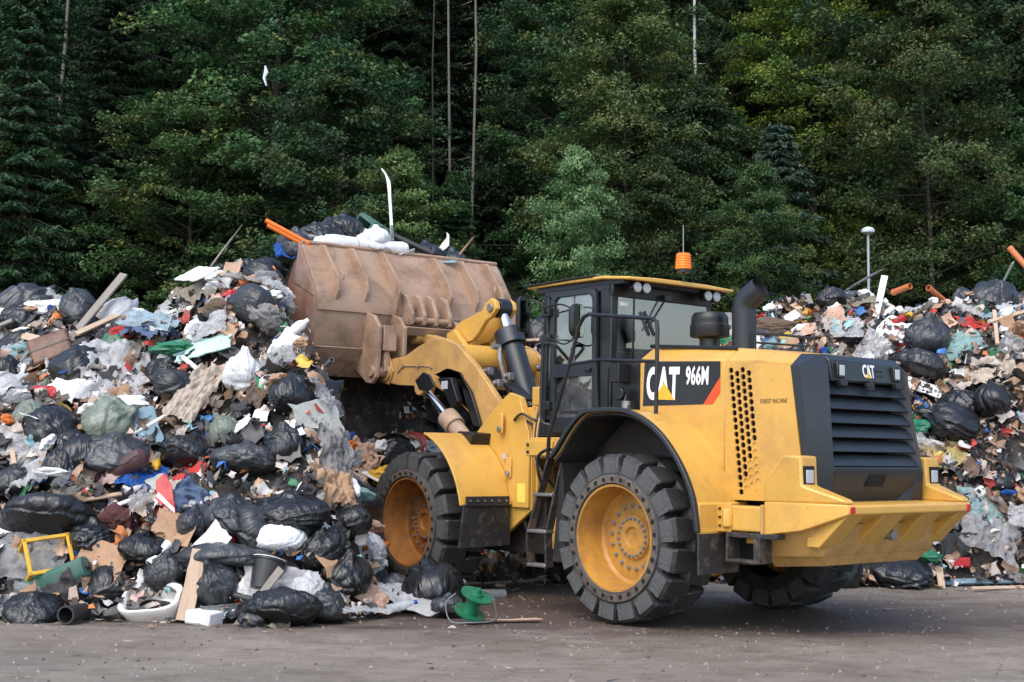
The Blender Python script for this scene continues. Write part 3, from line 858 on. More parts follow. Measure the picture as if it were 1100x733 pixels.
m.loft([[(xf(2.5) + 0.02, y, 2.50), (xr(2.34) + 0.05, y, 2.36), (xr(2.37) + 0.012, y, 2.36), (xr(2.56) + 0.012, y, 2.56), (xr(2.63) + 0.07, y, 2.618), (xf(2.5) + 0.09, y, 2.632)] for y in (-0.57, 0.57)])
P(m, 'grille_head', GR, bevel=0.012)
m = MB()
m.loft([[(-1.6, y * 0.8, 1.14), (-1.88, y * 0.78, 1.15), (xr(1.53) + 0.012, y, 1.50), (xr(1.56) + 0.004, y, 1.565), (-1.85, y, 1.565), (-1.6, y, 1.56)] for y in (-0.70, 0.70)])
chin = P(m, 'grille_chin', GR, bevel=0.015)
m = MB(); m.hexa([(-2.035, -0.12, 1.38), (-1.9, -0.12, 1.38), (-1.9, 0.14, 1.38), (-2.035, 0.14, 1.38), (-2.09, -0.12, 1.49), (-1.9, -0.12, 1.49), (-1.9, 0.14, 1.49), (-2.09, 0.14, 1.49)])
P(m, 'latch_pocket', HOLE, chin, 0.004)
m = MB(); m.bb(-1.96, -1.86, -0.55, 0.55, 1.165, 1.21); m.bb(-2.0, -1.9, -0.3, 0.35, 1.21, 1.235)
P(m, 'chin_rail', BK, chin, 0.006)
m = MB(); m.bb(-1.86, -1.80, -0.68, 0.68, 1.5, 2.5); P(m, 'radiator_core', HOLE, bevel=0)
for k in range(6):
    zt = 2.362 - k * 0.133; zb = zt - 0.125
    m = MB()
    ht = 0.59 + (2.56 - zt) * 0.105 - 0.008; hb = 0.59 + (2.56 - zb) * 0.105 - 0.008
    a0, a1 = xr(zt) + 0.075, xr(zb) + 0.016
    m.hexa([(a1, -hb, zb), (a1 + 0.05, -hb, zb - 0.0), (a1 + 0.05, hb, zb), (a1, hb, zb), (a0, -ht, zt - 0.020), (a0 + 0.03, -ht, zt - 0.010), (a0 + 0.03, ht, zt - 0.010), (a0, ht, zt - 0.020)])
    P(m, 'grille_slat', GR, bevel=0.006)
# head panel: black inset with logo and two lamps
zc = 2.46
m = MB(); m.hexa([(xr(2.375) + 0.008, -0.535, 2.375), (xr(2.375) + 0.03, -0.535, 2.375), (xr(2.375) + 0.03, 0.535, 2.375), (xr(2.375) + 0.008, 0.535, 2.375), (xr(2.55) + 0.008, -0.535, 2.55), (xr(2.55) + 0.03, -0.535, 2.55), (xr(2.55) + 0.03, 0.535, 2.55), (xr(2.55) + 0.008, 0.535, 2.55)])
m.map(lambda x, y, z: (x - 0.004, y, z))
hp = P(m, 'lamp_panel', STK, bevel=0.003)
for sg in (1, -1):
    m = MB(); m.box((xr(zc) - 0.002, sg * 0.45, zc + 0.005), (0.05, 0.115, 0.15)); lb = P(m, 'rear_lamp', BK, bevel=0.012)
    m = MB(); m.box((xr(zc) - 0.028, sg * 0.445, zc + 0.005), (0.012, 0.075, 0.10)); P(m, 'lamp_lens', LENS, lb, 0.004)
    m = MB(); m.box((xr(2.35) - 0.01, sg * 0.44, 2.345), (0.06, 0.10, 0.05)); P(m, 'grille_hinge', BK, bevel=0.006)
t = text_mesh('CAT', 0.17, 0.005, 0.60, 0, 0.9)
slope = Vector((-0.134 * -1, 0, 1))
place_text('brand_lettering', t, WH, hp, (xr(2.42) - 0.0015, 0.085, 2.42), (0, -1, 0), (0.134, 0, 1))
m = MB(); m.prism([(0.05, 2.412), (-0.045, 2.412), (0.002, 2.475)], 'X', -0.001, 0.0).map(lambda x, y, z: (xr(z) - 0.0025 + x, y, z)); P(m, 'brand_triangle', LY, hp, 0)
m = MB(); m.box((xr(2.33) - 0.012, 0.02, 2.325), (0.05, 0.10, 0.07)); m.box((xr(2.33) - 0.03, 0.02, 2.35), (0.03, 0.05, 0.08)); P(m, 'grille_latch', BK, bevel=0.006)
m = MB()
for dyk in (-0.10, -0.16, -0.22):
    for dzk in (0, 0.05): m.box((xr(2.45) - 0.0, dyk, 2.435 + dzk), (0.012, 0.015, 0.015))
P(m, 'panel_stud', BK, hp, 0.002)

# ---- counterweight
m = MB()
def cw_ring(x, hw, zb, zt, lip=0.0):
    return [(x, -hw, zb), (x, hw, zb), (x, hw, zt), (x, -hw, zt)]
# centre slab and side wings
m.loft([cw_ring(-1.62, 1.13, 0.93, 1.24), cw_ring(-2.03, 1.11, 0.99, 1.24), cw_ring(-2.42, 0.995, 1.135, 1.235), cw_ring(-2.45, 0.975, 1.15, 1.22)])
cw = P(m, 'counterweight', Y_, bevel=0.012)
for sg in (1, -1):
    m = MB()
    pts = [(-1.62, 1.235), (-1.62, 1.44), (-1.70, 1.52), (-1.83, 1.655), (-1.86, 1.668), (-2.02, 1.66), (-2.03, 1.40), (-2.06, 1.385), (-2.41, 1.275), (-2.425, 1.236)]
    rings = []
    for q in (1, 0):
        r_ = []
        for x, z in pts:
            o_ = 1.135 if x > -1.9 else 1.135 - (-1.9 - x) * 0.27
            i_ = 0.865
            r_.append((x, sg * (o_ - 0.002 if q else i_), z))
        rings.append(r_)
    m.loft(rings)
    wg = P(m, 'counterweight_wing', Y_, bevel=0.03, seg=3)
    m = MB(); m.box((-2.026, sg * 1.0, 1.475), (0.02, 0.155, 0.19)); bz = P(m, 'lamp_recess', HOLE, wg, 0.004)
    m = MB(); m.box((-2.034, sg * 0.995, 1.475), (0.022, 0.105, 0.12)); P(m, 'lamp_lens', LENS, wg, 0.006)
    m = MB(); m.box((-2.44, sg * 0.93, 1.185), (0.03, 0.07, 0.062)); P(m, 'tail_light', REDL, bevel=0.004)
# underside: raking skin, ribs and belly
m = MB()
m.loft([[(-1.5, -0.90, 0.72), (-1.5, 0.90, 0.72), (-1.5, 1.05, 0.94), (-1.5, -1.05, 0.94)], [(-2.06, -0.86, 0.75), (-2.06, 0.86, 0.75), (-2.05, 1.02, 1.0), (-2.05, -1.02, 1.0)], [(-2.14, -0.8, 0.86), (-2.14, 0.8, 0.86), (-2.2, 0.95, 1.05), (-2.2, -0.95, 1.05)]])
P(m, 'counterweight_belly', YD, bevel=0.01)
m = MB(); m.loft([[(-1.45, -0.78, 0.62), (-1.45, 0.78, 0.62), (-1.45, 0.86, 0.73), (-1.45, -0.86, 0.73)], [(-2.0, -0.74, 0.66), (-2.0, 0.74, 0.66), (-2.06, 0.84, 0.755), (-2.06, -0.84, 0.755)]])
P(m, 'belly_guard', YD, bevel=0.01)
for y0, y1 in ((0.98, 0.72), (0.42, 0.08), (-0.22, -0.52), (-0.78, -0.97)):
    m = MB()
    m.hexa([(-2.12, y0, 0.84), (-2.12, y1, 0.84), (-1.98, y1, 0.84), (-1.98, y0, 0.84), (-2.425, y0 * 0.99, 1.14), (-2.425, y1 * 0.99, 1.14), (-2.0, y1, 1.03), (-2.0, y0, 1.03)])
    P(m, 'counterweight_rib', Y_, cw, 0.01)
m = MB(); m.cyl((-2.12, 0.05, 0.95), (-2.28, 0.05, 0.93), 0.045); m.bb(-2.2, -2.1, -0.08, 0.18, 0.98, 1.02); P(m, 'tow_pin', ST, bevel=0.004)

# ---- rear fender shells with rubber lip, platform
FEND = [(-1.045, 0.93), (-1.03, 1.05), (-0.99, 1.25), (-0.90, 1.45), (-0.77, 1.64), (-0.60, 1.82), (-0.40, 1.96), (-0.18, 2.05), (0.05, 2.085), (0.40, 2.075), (0.52, 2.04), (0.66, 1.93), (0.78, 1.80), (0.88, 1.68), (0.97, 1.60)]
FS = [(p.x, p.y) for p in arc_pts([Vector((x, z, 0)) for x, z in FEND], 3)]
for sg in (1, -1):
    m = MB(); m.strip(FS, 'Y', sg * 0.80, sg * 1.40, 0.03); fd = P(m, 'rear_fender', Y_, bevel=0.005)
    m = MB(); m.strip([(x * 1.0, z) for x, z in FS], 'Y', sg * 1.402, sg * 1.455, 0.045)
    m.map(lambda x, y, z: (x * 1.004, y, z + 0.004)); P(m, 'fender_lip', GR, fd, 0.008)
    m = MB(); m.strip([(x * 0.985, z - 0.03) for x, z in FS], 'Y', sg * 0.6, sg * 1.39, 0.02); P(m, 'fender_liner', DK, fd, 0)
    m = MB(); m.prism([(-1.03, 0.9), (-1.0, 1.25), (-0.78, 1.62), (-0.42, 1.93), (0.05, 2.05), (0.45, 2.03), (0.75, 1.78), (1.0, 1.55), (1.0, 0.9)], 'Y', sg * 0.846, sg * 0.856); P(m, 'wheel_well', DK, fd, 0)
    # yellow rear skirt between fender and engine cover
    m = MB(); m.prism([(-1.045, 0.905), (-1.07, 0.905), (-1.07, 1.20), (-1.045, 1.22)], 'Y', sg * 0.70, sg * 1.40); P(m, 'fender_skirt', Y_, fd, 0.006)
    m = MB(); m.hexa([(-1.05, sg * 0.84, 0.55), (-1.075, sg * 0.84, 0.55), (-1.085, sg * 1.42, 0.54), (-1.06, sg * 1.42, 0.54), (-1.05, sg * 0.82, 0.925), (-1.075, sg * 0.82, 0.925), (-1.075, sg * 1.41, 0.925), (-1.05, sg * 1.41, 0.925)])
    P(m, 'mud_flap', RM, bevel=0.004)
    # beam linking fender and counterweight, bolted plate, step
    m = MB(); m.bb(-1.09, -1.62, sg * 0.92, sg * 1.13, 0.955, 1.19); bm_ = P(m, 'side_beam', Y_, bevel=0.018, seg=3)
    m = MB(); m.bb(-1.07, -1.24, sg * 1.131, sg * 1.150, 0.945, 1.21); P(m, 'beam_plate', Y_, bm_, 0.006)
    m = MB(); m.cyl((-1.20, sg * 1.15, 1.16), (-1.20, sg * 1.15, 0.99), 0.05, n=12); P(m, 'beam_bumper', Y_, bm_, 0.02)
    for z in (1.0, 1.08, 1.16):
        m = MB(); m.cyl((-1.11, sg * 1.15, z), (-1.11, sg * 1.165, z), 0.014, n=6); P(m, 'bolt', DK, bm_, 0)
    m = MB(); m.bb(-1.60, -1.63, sg * 1.0, sg * 1.16, 0.94, 1.21); P(m, 'beam_bracket', YD, bm_, 0.004)
    m = MB(); m.tube([(-1.22, sg * 1.16, 0.94), (-1.22, sg * 1.18, 0.68), (-1.56, sg * 1.18, 0.68), (-1.56, sg * 1.16, 0.94)], 0.022, 6); m.bb(-1.22, -1.56, sg * 1.05, sg * 1.19, 0.66, 0.70); m.bb(-1.2, -1.8, sg * 1.05, sg * 1.17, 0.90, 0.945)
    m.bb(-1.21, -1.24, sg * 1.02, sg * 1.19, 0.67, 0.92); m.bb(-1.54, -1.62, sg * 1.02, sg * 1.19, 0.67, 0.92)
    P(m, 'boarding_step', RM, bevel=0.005)
    m = MB(); m.bb(-1.3, -1.5, sg * 0.93, sg * 1.0, 0.84, 0.93); P(m, 'step_bracket', Y_, bevel=0.005)
# platform plate over the fender to the cab (left), dark engine bulkhead
m = MB(); m.bb(0.30, 0.74, -0.78, 0.78, 1.3, 2.62); m.bb(0.28, 0.45, -0.6, 0.6, 2.6, 2.78)
P(m, 'bulkhead', BK, bevel=0.01)
m = MB(); m.bb(0.45, 0.92, 0.80, 1.36, 2.085, 2.115); P(m, 'platform_deck', BK, bevel=0.005)
m = MB(); m.bb(0.46, 0.60, 0.79, 0.95, 2.42, 2.62); m.cyl((0.5, 0.86, 2.30), (0.5, 0.92, 2.30), 0.07, n=14); m.tube([(0.45, 0.85, 2.3), (0.42, 0.9, 2.2), (0.35, 0.88, 2.12)], 0.02)
P(m, 'filter_housing', BK, bevel=0.01)
m = MB(); m.cyl((0.42, 0.88, 2.12), (0.42, 0.88, 2.22), 0.05, n=12); P(m, 'breather_cap', ST, bevel=0.004)

# ---- cab
CX0, CX1, CY = 0.75, 1.85, 0.80
m = MB()
m.bb(CX0, CX1 + 0.05, -CY, CY, 1.86, 2.02)      # sill
m.bb(CX0, 1.9, -CY + 0.02, CY - 0.02, 1.60, 1.86)
for sg in (1, -1):
    y0, y1 = sg * (CY - 0.09), sg * CY
    m.hexa([(0.75, y0, 2.02), (0.92, y0, 2.02), (0.92, y1, 2.02), (0.75, y1, 2.02), (0.72, y0, 3.46), (0.90, y0, 3.46), (0.90, y1, 3.46), (0.72, y1, 3.46)])    # rear posts
    m.hexa([(1.80, y0, 2.02), (1.88, y0, 2.02), (1.88, y1, 2.02), (1.80, y1, 2.02), (1.74, y0, 3.46), (1.82, y0, 3.46), (1.82, y1, 3.46), (1.74, y1, 3.46)])    # front posts
m.bb(0.72, 1.82, -CY, CY, 3.42, 3.50)
m.hexa([(0.745, -CY, 2.02), (0.80, -CY, 2.02), (0.80, CY, 2.02), (0.745, CY, 2.02), (0.735, -CY, 2.60), (0.79, -CY, 2.60), (0.79, CY, 2.60), (0.735, CY, 2.60)])
m.hexa([(0.715, -CY, 3.36), (0.78, -CY, 3.36), (0.78, CY, 3.36), (0.715, CY, 3.36), (0.70, -CY, 3.50), (0.78, -CY, 3.50), (0.78, CY, 3.50), (0.70, CY, 3.50)])
cab = P(m, 'cab', BK, bevel=0.012)
# rear window: two panes + mullion
def pane(name, pts, parent, t=0.004):
    a, b, c, d = [Vector(p) for p in pts]
    n = (b - a).cross(d - a).normalized() * t
    m = MB(); m.hexa([a, b, c, d, a + n, b + n, c + n, d + n]); return P(m, name, GL, parent, 0)
pane('rear_window', [(0.742, 0.71, 2.60), (0.742, 0.48, 2.60), (0.722, 0.48, 3.36), (0.722, 0.71, 3.36)], cab)
pane('rear_window', [(0.742, 0.45, 2.60), (0.742, -0.71, 2.60), (0.722, -0.71, 3.36), (0.722, 0.45, 3.36)], cab)
m = MB(); m.hexa([(0.735, 0.45, 2.6), (0.765, 0.45, 2.6), (0.765, 0.48, 2.6), (0.735, 0.48, 2.6), (0.715, 0.45, 3.36), (0.745, 0.45, 3.36), (0.745, 0.48, 3.36), (0.715, 0.48, 3.36)]); P(m, 'window_mullion', BK, cab, 0.003)
m = MB(); m.bb(0.715, 0.719, 0.56, 0.68, 3.27, 3.31); P(m, 'window_sticker', simple('white_sticker', (0.7, 0.75, 0.8), 0.5), cab, 0)
pane('front_window', [(1.86, -0.7, 2.05), (1.86, 0.7, 2.05), (1.80, 0.7, 3.42), (1.80, -0.7, 3.42)], cab)
pane('side_window', [(0.93, -0.77, 2.1), (1.78, -0.77, 2.1), (1.75, -0.77, 3.42), (0.92, -0.77, 3.42)], cab)
pane('quarter_window', [(1.66, 0.775, 2.05), (1.79, 0.775, 2.05), (1.75, 0.775, 3.40), (1.64, 0.775, 3.40)], cab)
# door (left): frame with rounded corners, two panes, handle
def rrect(x0, x1, z0, z1, r, n=5):
    out = []
    for cx, cz, a0 in ((x1 - r, z1 - r, 0), (x0 + r, z1 - r, 90), (x0 + r, z0 + r, 180), (x1 - r, z0 + r, 270)):
        for k in range(n + 1):
            a = R(a0 + 90 * k / n)
            out.append((cx + r * math.cos(a), cz + r * math.sin(a)))
    return out
def ring_plate(outer, inner, y0, y1):
    n = len(outer); m = MB()
    vs = [(x, y0, z) for x, z in outer] + [(x, y0, z) for x, z in inner] + [(x, y1, z) for x, z in outer] + [(x, y1, z) for x, z in inner]
    fs = []
    for i in range(n):
        j = (i + 1) % n
        fs += [(i, j, n + j, n + i), (2 * n + i, 3 * n + i, 3 * n + j, 2 * n + j), (i, 2 * n + i, 2 * n + j, j), (n + i, n + j, 3 * n + j, 3 * n + i)]
    return m.add(vs, fs)
ou = rrect(0.93, 1.66, 1.90, 3.46, 0.10); inn = rrect(0.985, 1.60, 2.07, 3.41, 0.08)
m = ring_plate(ou, inn, 0.80, 0.845); m.bb(0.975, 1.61, 0.802, 0.840, 2.51, 2.66)
door = P(m, 'door', GR, bevel=0.006)
m = ring_plate(rrect(0.915, 1.675, 1.885, 3.475, 0.11), rrect(0.935, 1.655, 1.905, 3.455, 0.10), 0.799, 0.835); P(m, 'door_seal', BK, door, 0)
pane('door_window', [(0.985, 0.82, 2.655), (1.60, 0.82, 2.655), (1.60, 0.82, 3.41), (0.985, 0.82, 3.41)], door)
pane('door_window', [(0.985, 0.82, 2.07), (1.60, 0.82, 2.07), (1.60, 0.82, 2.515), (0.985, 0.82, 2.515)], door)
m = MB(); m.bb(1.29, 1.31, 0.815, 0.835, 2.66, 3.41); P(m, 'window_bar', ST, door, 0.002)
m = MB(); m.bb(0.99, 1.09, 0.845, 0.875, 2.56, 2.60); P(m, 'door_handle', BK, door, 0.008)
for z in (3.25, 2.95, 2.2):
    m = MB(); m.bb(1.63, 1.76, 0.84, 0.90, z - 0.05, z + 0.05); P(m, 'door_hinge', BK, door, 0.01)
# roof
def roof_sec(x, z0, z1, hw):
    return [(x, -hw, z0), (x, hw, z0), (x, hw, z1), (x, hw * 0.5, z1 + 0.018), (x, 0, z1 + 0.022), (x, -hw * 0.5, z1 + 0.018), (x, -hw, z1)]
m = MB(); m.loft([roof_sec(2.08, 3.545, 3.57, 0.84), roof_sec(1.30, 3.55, 3.585, 0.86), roof_sec(0.80, 3.55, 3.585, 0.86), roof_sec(0.42, 3.515, 3.545, 0.84)])
roof = P(m, 'roof', Y_, cab, 0.012)
m = MB(); m.loft([roof_sec(2.11, 3.573, 3.59, 0.87), roof_sec(1.30, 3.590, 3.605, 0.88), roof_sec(0.95, 3.590, 3.603, 0.88)]); P(m, 'roof_cover', BK, cab, 0.004)
m = MB(); m.bb(0.55, 1.95, -0.79, 0.79, 3.49, 3.548); P(m, 'roof_lining', BK, cab, 0.004)
# two lamp pairs under the rear overhang
for sg in (1, -1):
    for dy_ in (0.635, 0.495):
        m = MB(); m.lathe([(0.0, 0.10), (0.05, 0.10), (0.065, 0.06), (0.07, 0.0), (0.062, -0.008)], (0.50, sg * dy_, 3.455), (1, 0, 0), 20); lm = P(m, 'work_lamp', BK, bevel=0)
        m = MB(); m.lathe([(0.060, 0.0), (0.05, -0.012), (0.0, -0.018)], (0.4955, sg * dy_, 3.455), (1, 0, 0), 20); P(m, 'lamp_lens', LENS, lm, 0)
        m = MB(); m.bb(0.50, 0.56, sg * dy_ - 0.02, sg * dy_ + 0.02, 3.48, 3.53); P(m, 'lamp_bracket', BK, lm, 0)
# wiper
m = MB(); m.tube([(0.66, 0.02, 3.40), (0.68, 0.18, 3.18), (0.695, 0.30, 3.02)], 0.012, 6); m.box((0.688, 0.26, 3.10), (0.02, 0.04, 0.30), Matrix.Rotation(R(-33), 3, 'X')); m.bb(0.64, 0.72, -0.06, 0.06, 3.37, 3.43)
P(m, 'wiper', BK, bevel=0.003)
# beacon with whip
m = MB(); m.cyl((0.42, 0.0, 3.565), (0.42, 0, 3.66), 0.014, n=8); m.cyl((0.42, 0, 3.66), (0.42, 0, 3.70), 0.075, n=24); bc = P(m, 'beacon', BK, bevel=0.004)
m = MB(); m.lathe([(0.088, 3.70), (0.090, 3.715), (0.078, 3.865), (0.070, 3.875), (0.0, 3.877)], (0.42, 0, 0), (0, 0, 1), 28); P(m, 'beacon_lens', AMB, bc, 0, smooth=25)
m = MB()
for k in range(5): m.lathe([(0.090 - k * 0.002, 3.73 + k * 0.027), (0.093 - k * 0.002, 3.737 + k * 0.027), (0.089 - k * 0.002, 3.744 + k * 0.027)], (0.42, 0, 0), (0, 0, 1), 28)
P(m, 'lens_ridge', AMB, bc, 0)
m = MB(); m.cyl((0.44, -0.02, 3.60), (0.44, -0.02, 4.20), 0.007, 0.005, n=6); P(m, 'whip_antenna', ST, bevel=0)
# interior: seat, wheel, console
m = MB(); m.box((1.25, 0.05, 2.42), (0.52, 0.52, 0.14)); m.box((0.99, 0.05, 2.80), (0.14, 0.50, 0.70), Matrix.Rotation(R(-8), 3, 'Y')); m.box((0.96, 0.05, 3.2), (0.10, 0.26, 0.2)); m.bb(1.0, 1.5, -0.2, 0.25, 1.9, 2.35); m.bb(1.0, 1.45, 0.33, 0.42, 2.55, 2.62)
P(m, 'operator_seat', BK, bevel=0.03, seg=3)
m = MB()
m.tube([Vector((1.62 + 0.10 * math.sin(a) * 0.5, 0.05 + 0.19 * math.cos(a), 2.72 + 0.17 * math.sin(a))) for a in [k * math.pi / 10 for k in range(21)]], 0.015, 8); m.cyl((1.62, 0.05, 2.7), (1.72, 0.05, 2.05), 0.04)
P(m, 'steering_column', BK, bevel=0)
# handrails, grab handle, mirrors
rail = [(1.22, 1.26, 1.62), (1.16, 1.30, 1.86), (0.80, 1.30, 2.72), (0.70, 1.30, 3.00), (0.63, 1.30, 3.09), (0.55, 1.30, 3.115), (-0.36, 1.30, 3.005), (-0.425, 1.30, 2.97), (-0.435, 1.30, 2.88), (-0.415, 1.30, 2.06)]
m = MB(); m.tube(rail, 0.021, 10); m.tube([(0.86, 1.30, 2.60), (0.39, 1.30, 2.63), (-0.425, 1.30, 2.575)], 0.018, 8); m.tube([(0.45, 1.3, 2.625), (0.45, 1.27, 2.1)], 0.018, 8)
P(m, 'handrail', BK, bevel=0)
m = MB(); m.tube(arc_pts([(1.50, 0.98, 1.98), (1.58, 1.03, 2.02), (1.59, 1.04, 2.2), (1.57, 1.04, 2.75), (1.55, 1.04, 2.86), (1.45, 1.04, 2.88), (1.36, 1.02, 2.84), (1.34, 0.86, 2.7)], 4), 0.018, 8); P(m, 'grab_handle', BK, bevel=0)
m = MB(); m.tube(arc_pts([(1.34, 1.22, 1.32), (1.36, 1.27, 1.45), (1.36, 1.28, 1.62), (1.24, 1.27, 1.70), (1.12, 1.22, 1.70)], 4), 0.018, 8); P(m, 'grab_handle', BK, bevel=0)
def mirror(c, w, h_, yaw, arm):
    m = MB()
    prof = rrect(-w / 2, w / 2, -h_ / 2, h_ / 2, w * 0.35, 4)
    m.loft([[(0.0, y, z) for y, z in prof], [(0.05, y * 0.97, z * 0.97) for y, z in prof], [(0.09, y * 0.6, z * 0.8) for y, z in prof]])
    Mz = Matrix.Rotation(R(yaw), 3, 'Z')
    m.map(lambda x, y, z: tuple(Mz @ Vector((x, y, z)) + Vector(c)))
    o = P(m, 'side_mirror', BK, bevel=0.006)
    m2 = MB(); m2.prism(rrect(-w / 2 + 0.015, w / 2 - 0.015, -h_ / 2 + 0.015, h_ / 2 - 0.015, w * 0.3, 4), 'X', -0.004, -0.001).map(lambda x, y, z: tuple(Mz @ Vector((x, y, z)) + Vector(c)))
    P(m2, 'mirror_glass', simple('mirror_glass', (0.35, 0.42, 0.38), 0.03, 1.0), o, 0)
    m3 = MB(); m3.tube(arm, 0.011, 6); P(m3, 'mirror_arm', BK, o, 0)
mirror((1.02, 1.0, 3.10), 0.26, 0.37, 18, arc_pts([(1.72, 0.86, 3.22), (1.6, 0.98, 3.28), (1.3, 1.03, 3.30), (1.12, 1.02, 3.24)], 4))
mirror((1.95, 0.98, 3.24), 0.17, 0.42, 0, arc_pts([(1.82, 0.82, 3.36), (1.95, 0.9, 3.42), (2.0, 0.97, 3.40)], 4))
m = MB(); m.tube(arc_pts([(1.72, 0.86, 2.95), (1.5, 0.98, 2.93), (1.25, 1.0, 2.86), (1.08, 1.0, 2.94)], 4), 0.010, 6); P(m, 'mirror_brace', BK, bevel=0)

# ---- hood top fittings
m = MB(); m.lathe([(0.11, 2.78), (0.11, 2.90), (0.125, 2.91), (0.205, 2.925), (0.212, 2.94), (0.212, 3.05), (0.206, 3.06), (0.200, 3.065), (0.198, 3.10), (0.20, 3.11), (0.192, 3.15), (0.165, 3.185), (0.0, 3.19)], (0.02, 0.02, 0), (0, 0, 1), 36, False); P(m, 'air_precleaner', BK, bevel=0, smooth=30)
m = MB()
c0 = Vector((-0.44, 0.0, 2.70)); rr_ = 0.128
def exq(t): return c0 + t
ed = Vector((-0.77, -0.14, 0.52)).normalized()
bend0 = Vector((0, 0, 0.57))
outp = [exq(Vector((0, 0, 0))), exq(Vector((0, 0, 0.44)))] + [exq(bend0 + Vector((0, 0, -0.08)) * (1 - k / 4) ** 2 + ed * 0.10 * (k / 4) ** 2) for k in range(5)] + [exq(bend0 + ed * 0.24)]
m.tube(outp, rr_, 32, False)
m.tube([outp[-1], outp[-1].lerp(outp[-2], 0.9)], [rr_ * 0.94, rr_ * 0.92], 32, False)
m.lathe([(rr_ + 0.012, 2.70), (rr_ + 0.012, 2.745)], (c0.x, c0.y, 0), (0, 0, 1), 28)
ex = P(m, 'exhaust_stack', GR, bevel=0)
m = MB(); m.cyl(outp[-1].lerp(outp[-2], 0.35), outp[-1].lerp(outp[-2], 0.5), rr_ * 0.93, n=28); P(m, 'exhaust_bore', HOLE, ex, 0)
m = MB(); m.tube([(-0.62, 0.05, 2.72), (-0.62, 0.05, 2.92), (-0.75, -0.2, 2.92), (-1.0, -0.45, 2.88), (-1.0, -0.45, 2.68)], 0.014, 8); m.tube([(-0.62, 0.05, 2.83), (-0.95, -0.42, 2.80)], 0.012, 8); P(m, 'hood_rail', BK, bevel=0)

# ---- ladder, side boxes below the cab
m = MB()
for x, b_ in ((1.47, 0.055), (1.20, 0.02)):
    m.loft([[(x - 0.012, y - 0.05, z), (x + 0.012, y - 0.05, z), (x + 0.012, y + 0.05, z), (x - 0.012, y + 0.05, z)] for x, y, z in ((x - b_ - 0.02, 1.06, 1.62), (x, 1.15, 1.2), (x + b_ * 0.8, 1.25, 0.80), (x + b_, 1.24, 0.62), (x + 0.01, 1.24, 0.45))])
lad = P(m, 'ladder', RM, bevel=0.004)
for z, y in ((0.47, 1.24), (0.83, 1.24), (1.22, 1.15)):
    m = MB(); m.bb(1.20, 1.50, y - 0.06, y + 0.07, z - 0.018, z + 0.018); P(m, 'ladder_step', ST, lad, 0.008)
m = MB(); m.bb(0.98, 1.72, 0.55, 1.10, 1.62, 1.84); P(m, 'battery_box', Y_, bevel=0.012)
m = MB(); m.bb(1.30, 1.74, 1.10, 1.13, 1.64, 1.80); bx_ = P(m, 'box_cover', Y_, bevel=0.006)
for z in (1.68, 1.76):
    m = MB(); m.bb(1.68, 1.71, 1.131, 1.145, z - 0.015, z + 0.015); P(m, 'box_latch', BK, bx_, 0.002)
m = MB(); m.bb(1.02, 1.16, 0.5, 1.0, 0.55, 1.60); m.hexa([(0.90, 0.75, 0.52), (1.12, 0.75, 0.52), (1.12, 1.28, 0.52), (0.90, 1.28, 0.52), (0.96, 0.75, 1.64), (1.14, 0.75, 1.64), (1.14, 1.12, 1.64), (0.96, 1.30, 1.64)]); P(m, 'splash_guard', DK, bevel=0.01)
m = MB(); m.bb(1.18, 1.45, 0.85, 1.0, 0.62, 1.25); P(m, 'fuel_tank', Y_, bevel=0.02)

# ---- front frame tower
F = dict(front=True)
for sg in (1, -1):
    m = MB(); m.prism([(2.08, 1.02), (2.10, 1.9), (2.30, 2.32), (2.52, 2.38), (2.74, 2.26), (3.16, 1.93), (3.75, 1.50), (3.85, 0.75), (2.6, 0.7)], 'Y', sg * 0.66, sg * 0.72); P(m, 'loader_tower', Y_, bevel=0.008, **F)
m = MB(); m.bb(2.05, 2.45, -0.66, 0.66, 1.2, 2.2); m.bb(2.4, 3.7, -0.6, 0.6, 1.0, 1.5); P(m, 'tower_web', Y_, bevel=0.01, **F)
m = MB(); m.prism([(2.10, 1.04), (2.40, 1.04), (2.50, 1.3), (2.44, 2.2), (2.28, 2.3), (2.10, 1.9)], 'Y', 0.725, 0.76); P(m, 'tower_plate', Y_, bevel=0.008, **F)
for x, z in ((2.62, 2.02), (2.45, 1.50)):
    m = MB(); m.prism([(x - 0.05, z - 0.12), (x + 0.05, z - 0.12), (x + 0.05, z + 0.12), (x - 0.05, z + 0.12)], 'Y', 0.762, 0.79); pl = P(m, 'pin_keeper', Y_, bevel=0.03, seg=3, **F)
    m = MB(); m.cyl((x, 0.785, z - 0.07), (x, 0.81, z - 0.07), 0.035, n=14); P(m, 'bolt', ST, pl, 0.004, **F)
m = MB(); m.bb(2.52, 2.60, 0.761, 0.764, 1.60, 1.66); P(m, 'data_plate', LENS, bevel=0, **F)
m = MB(); m.bb(2.15, 2.30, 0.761, 0.764, 1.10, 1.32); P(m, 'warning_sticker', simple('yellow_sticker', (0.8, 0.6, 0.1), 0.5), bevel=0, **F)
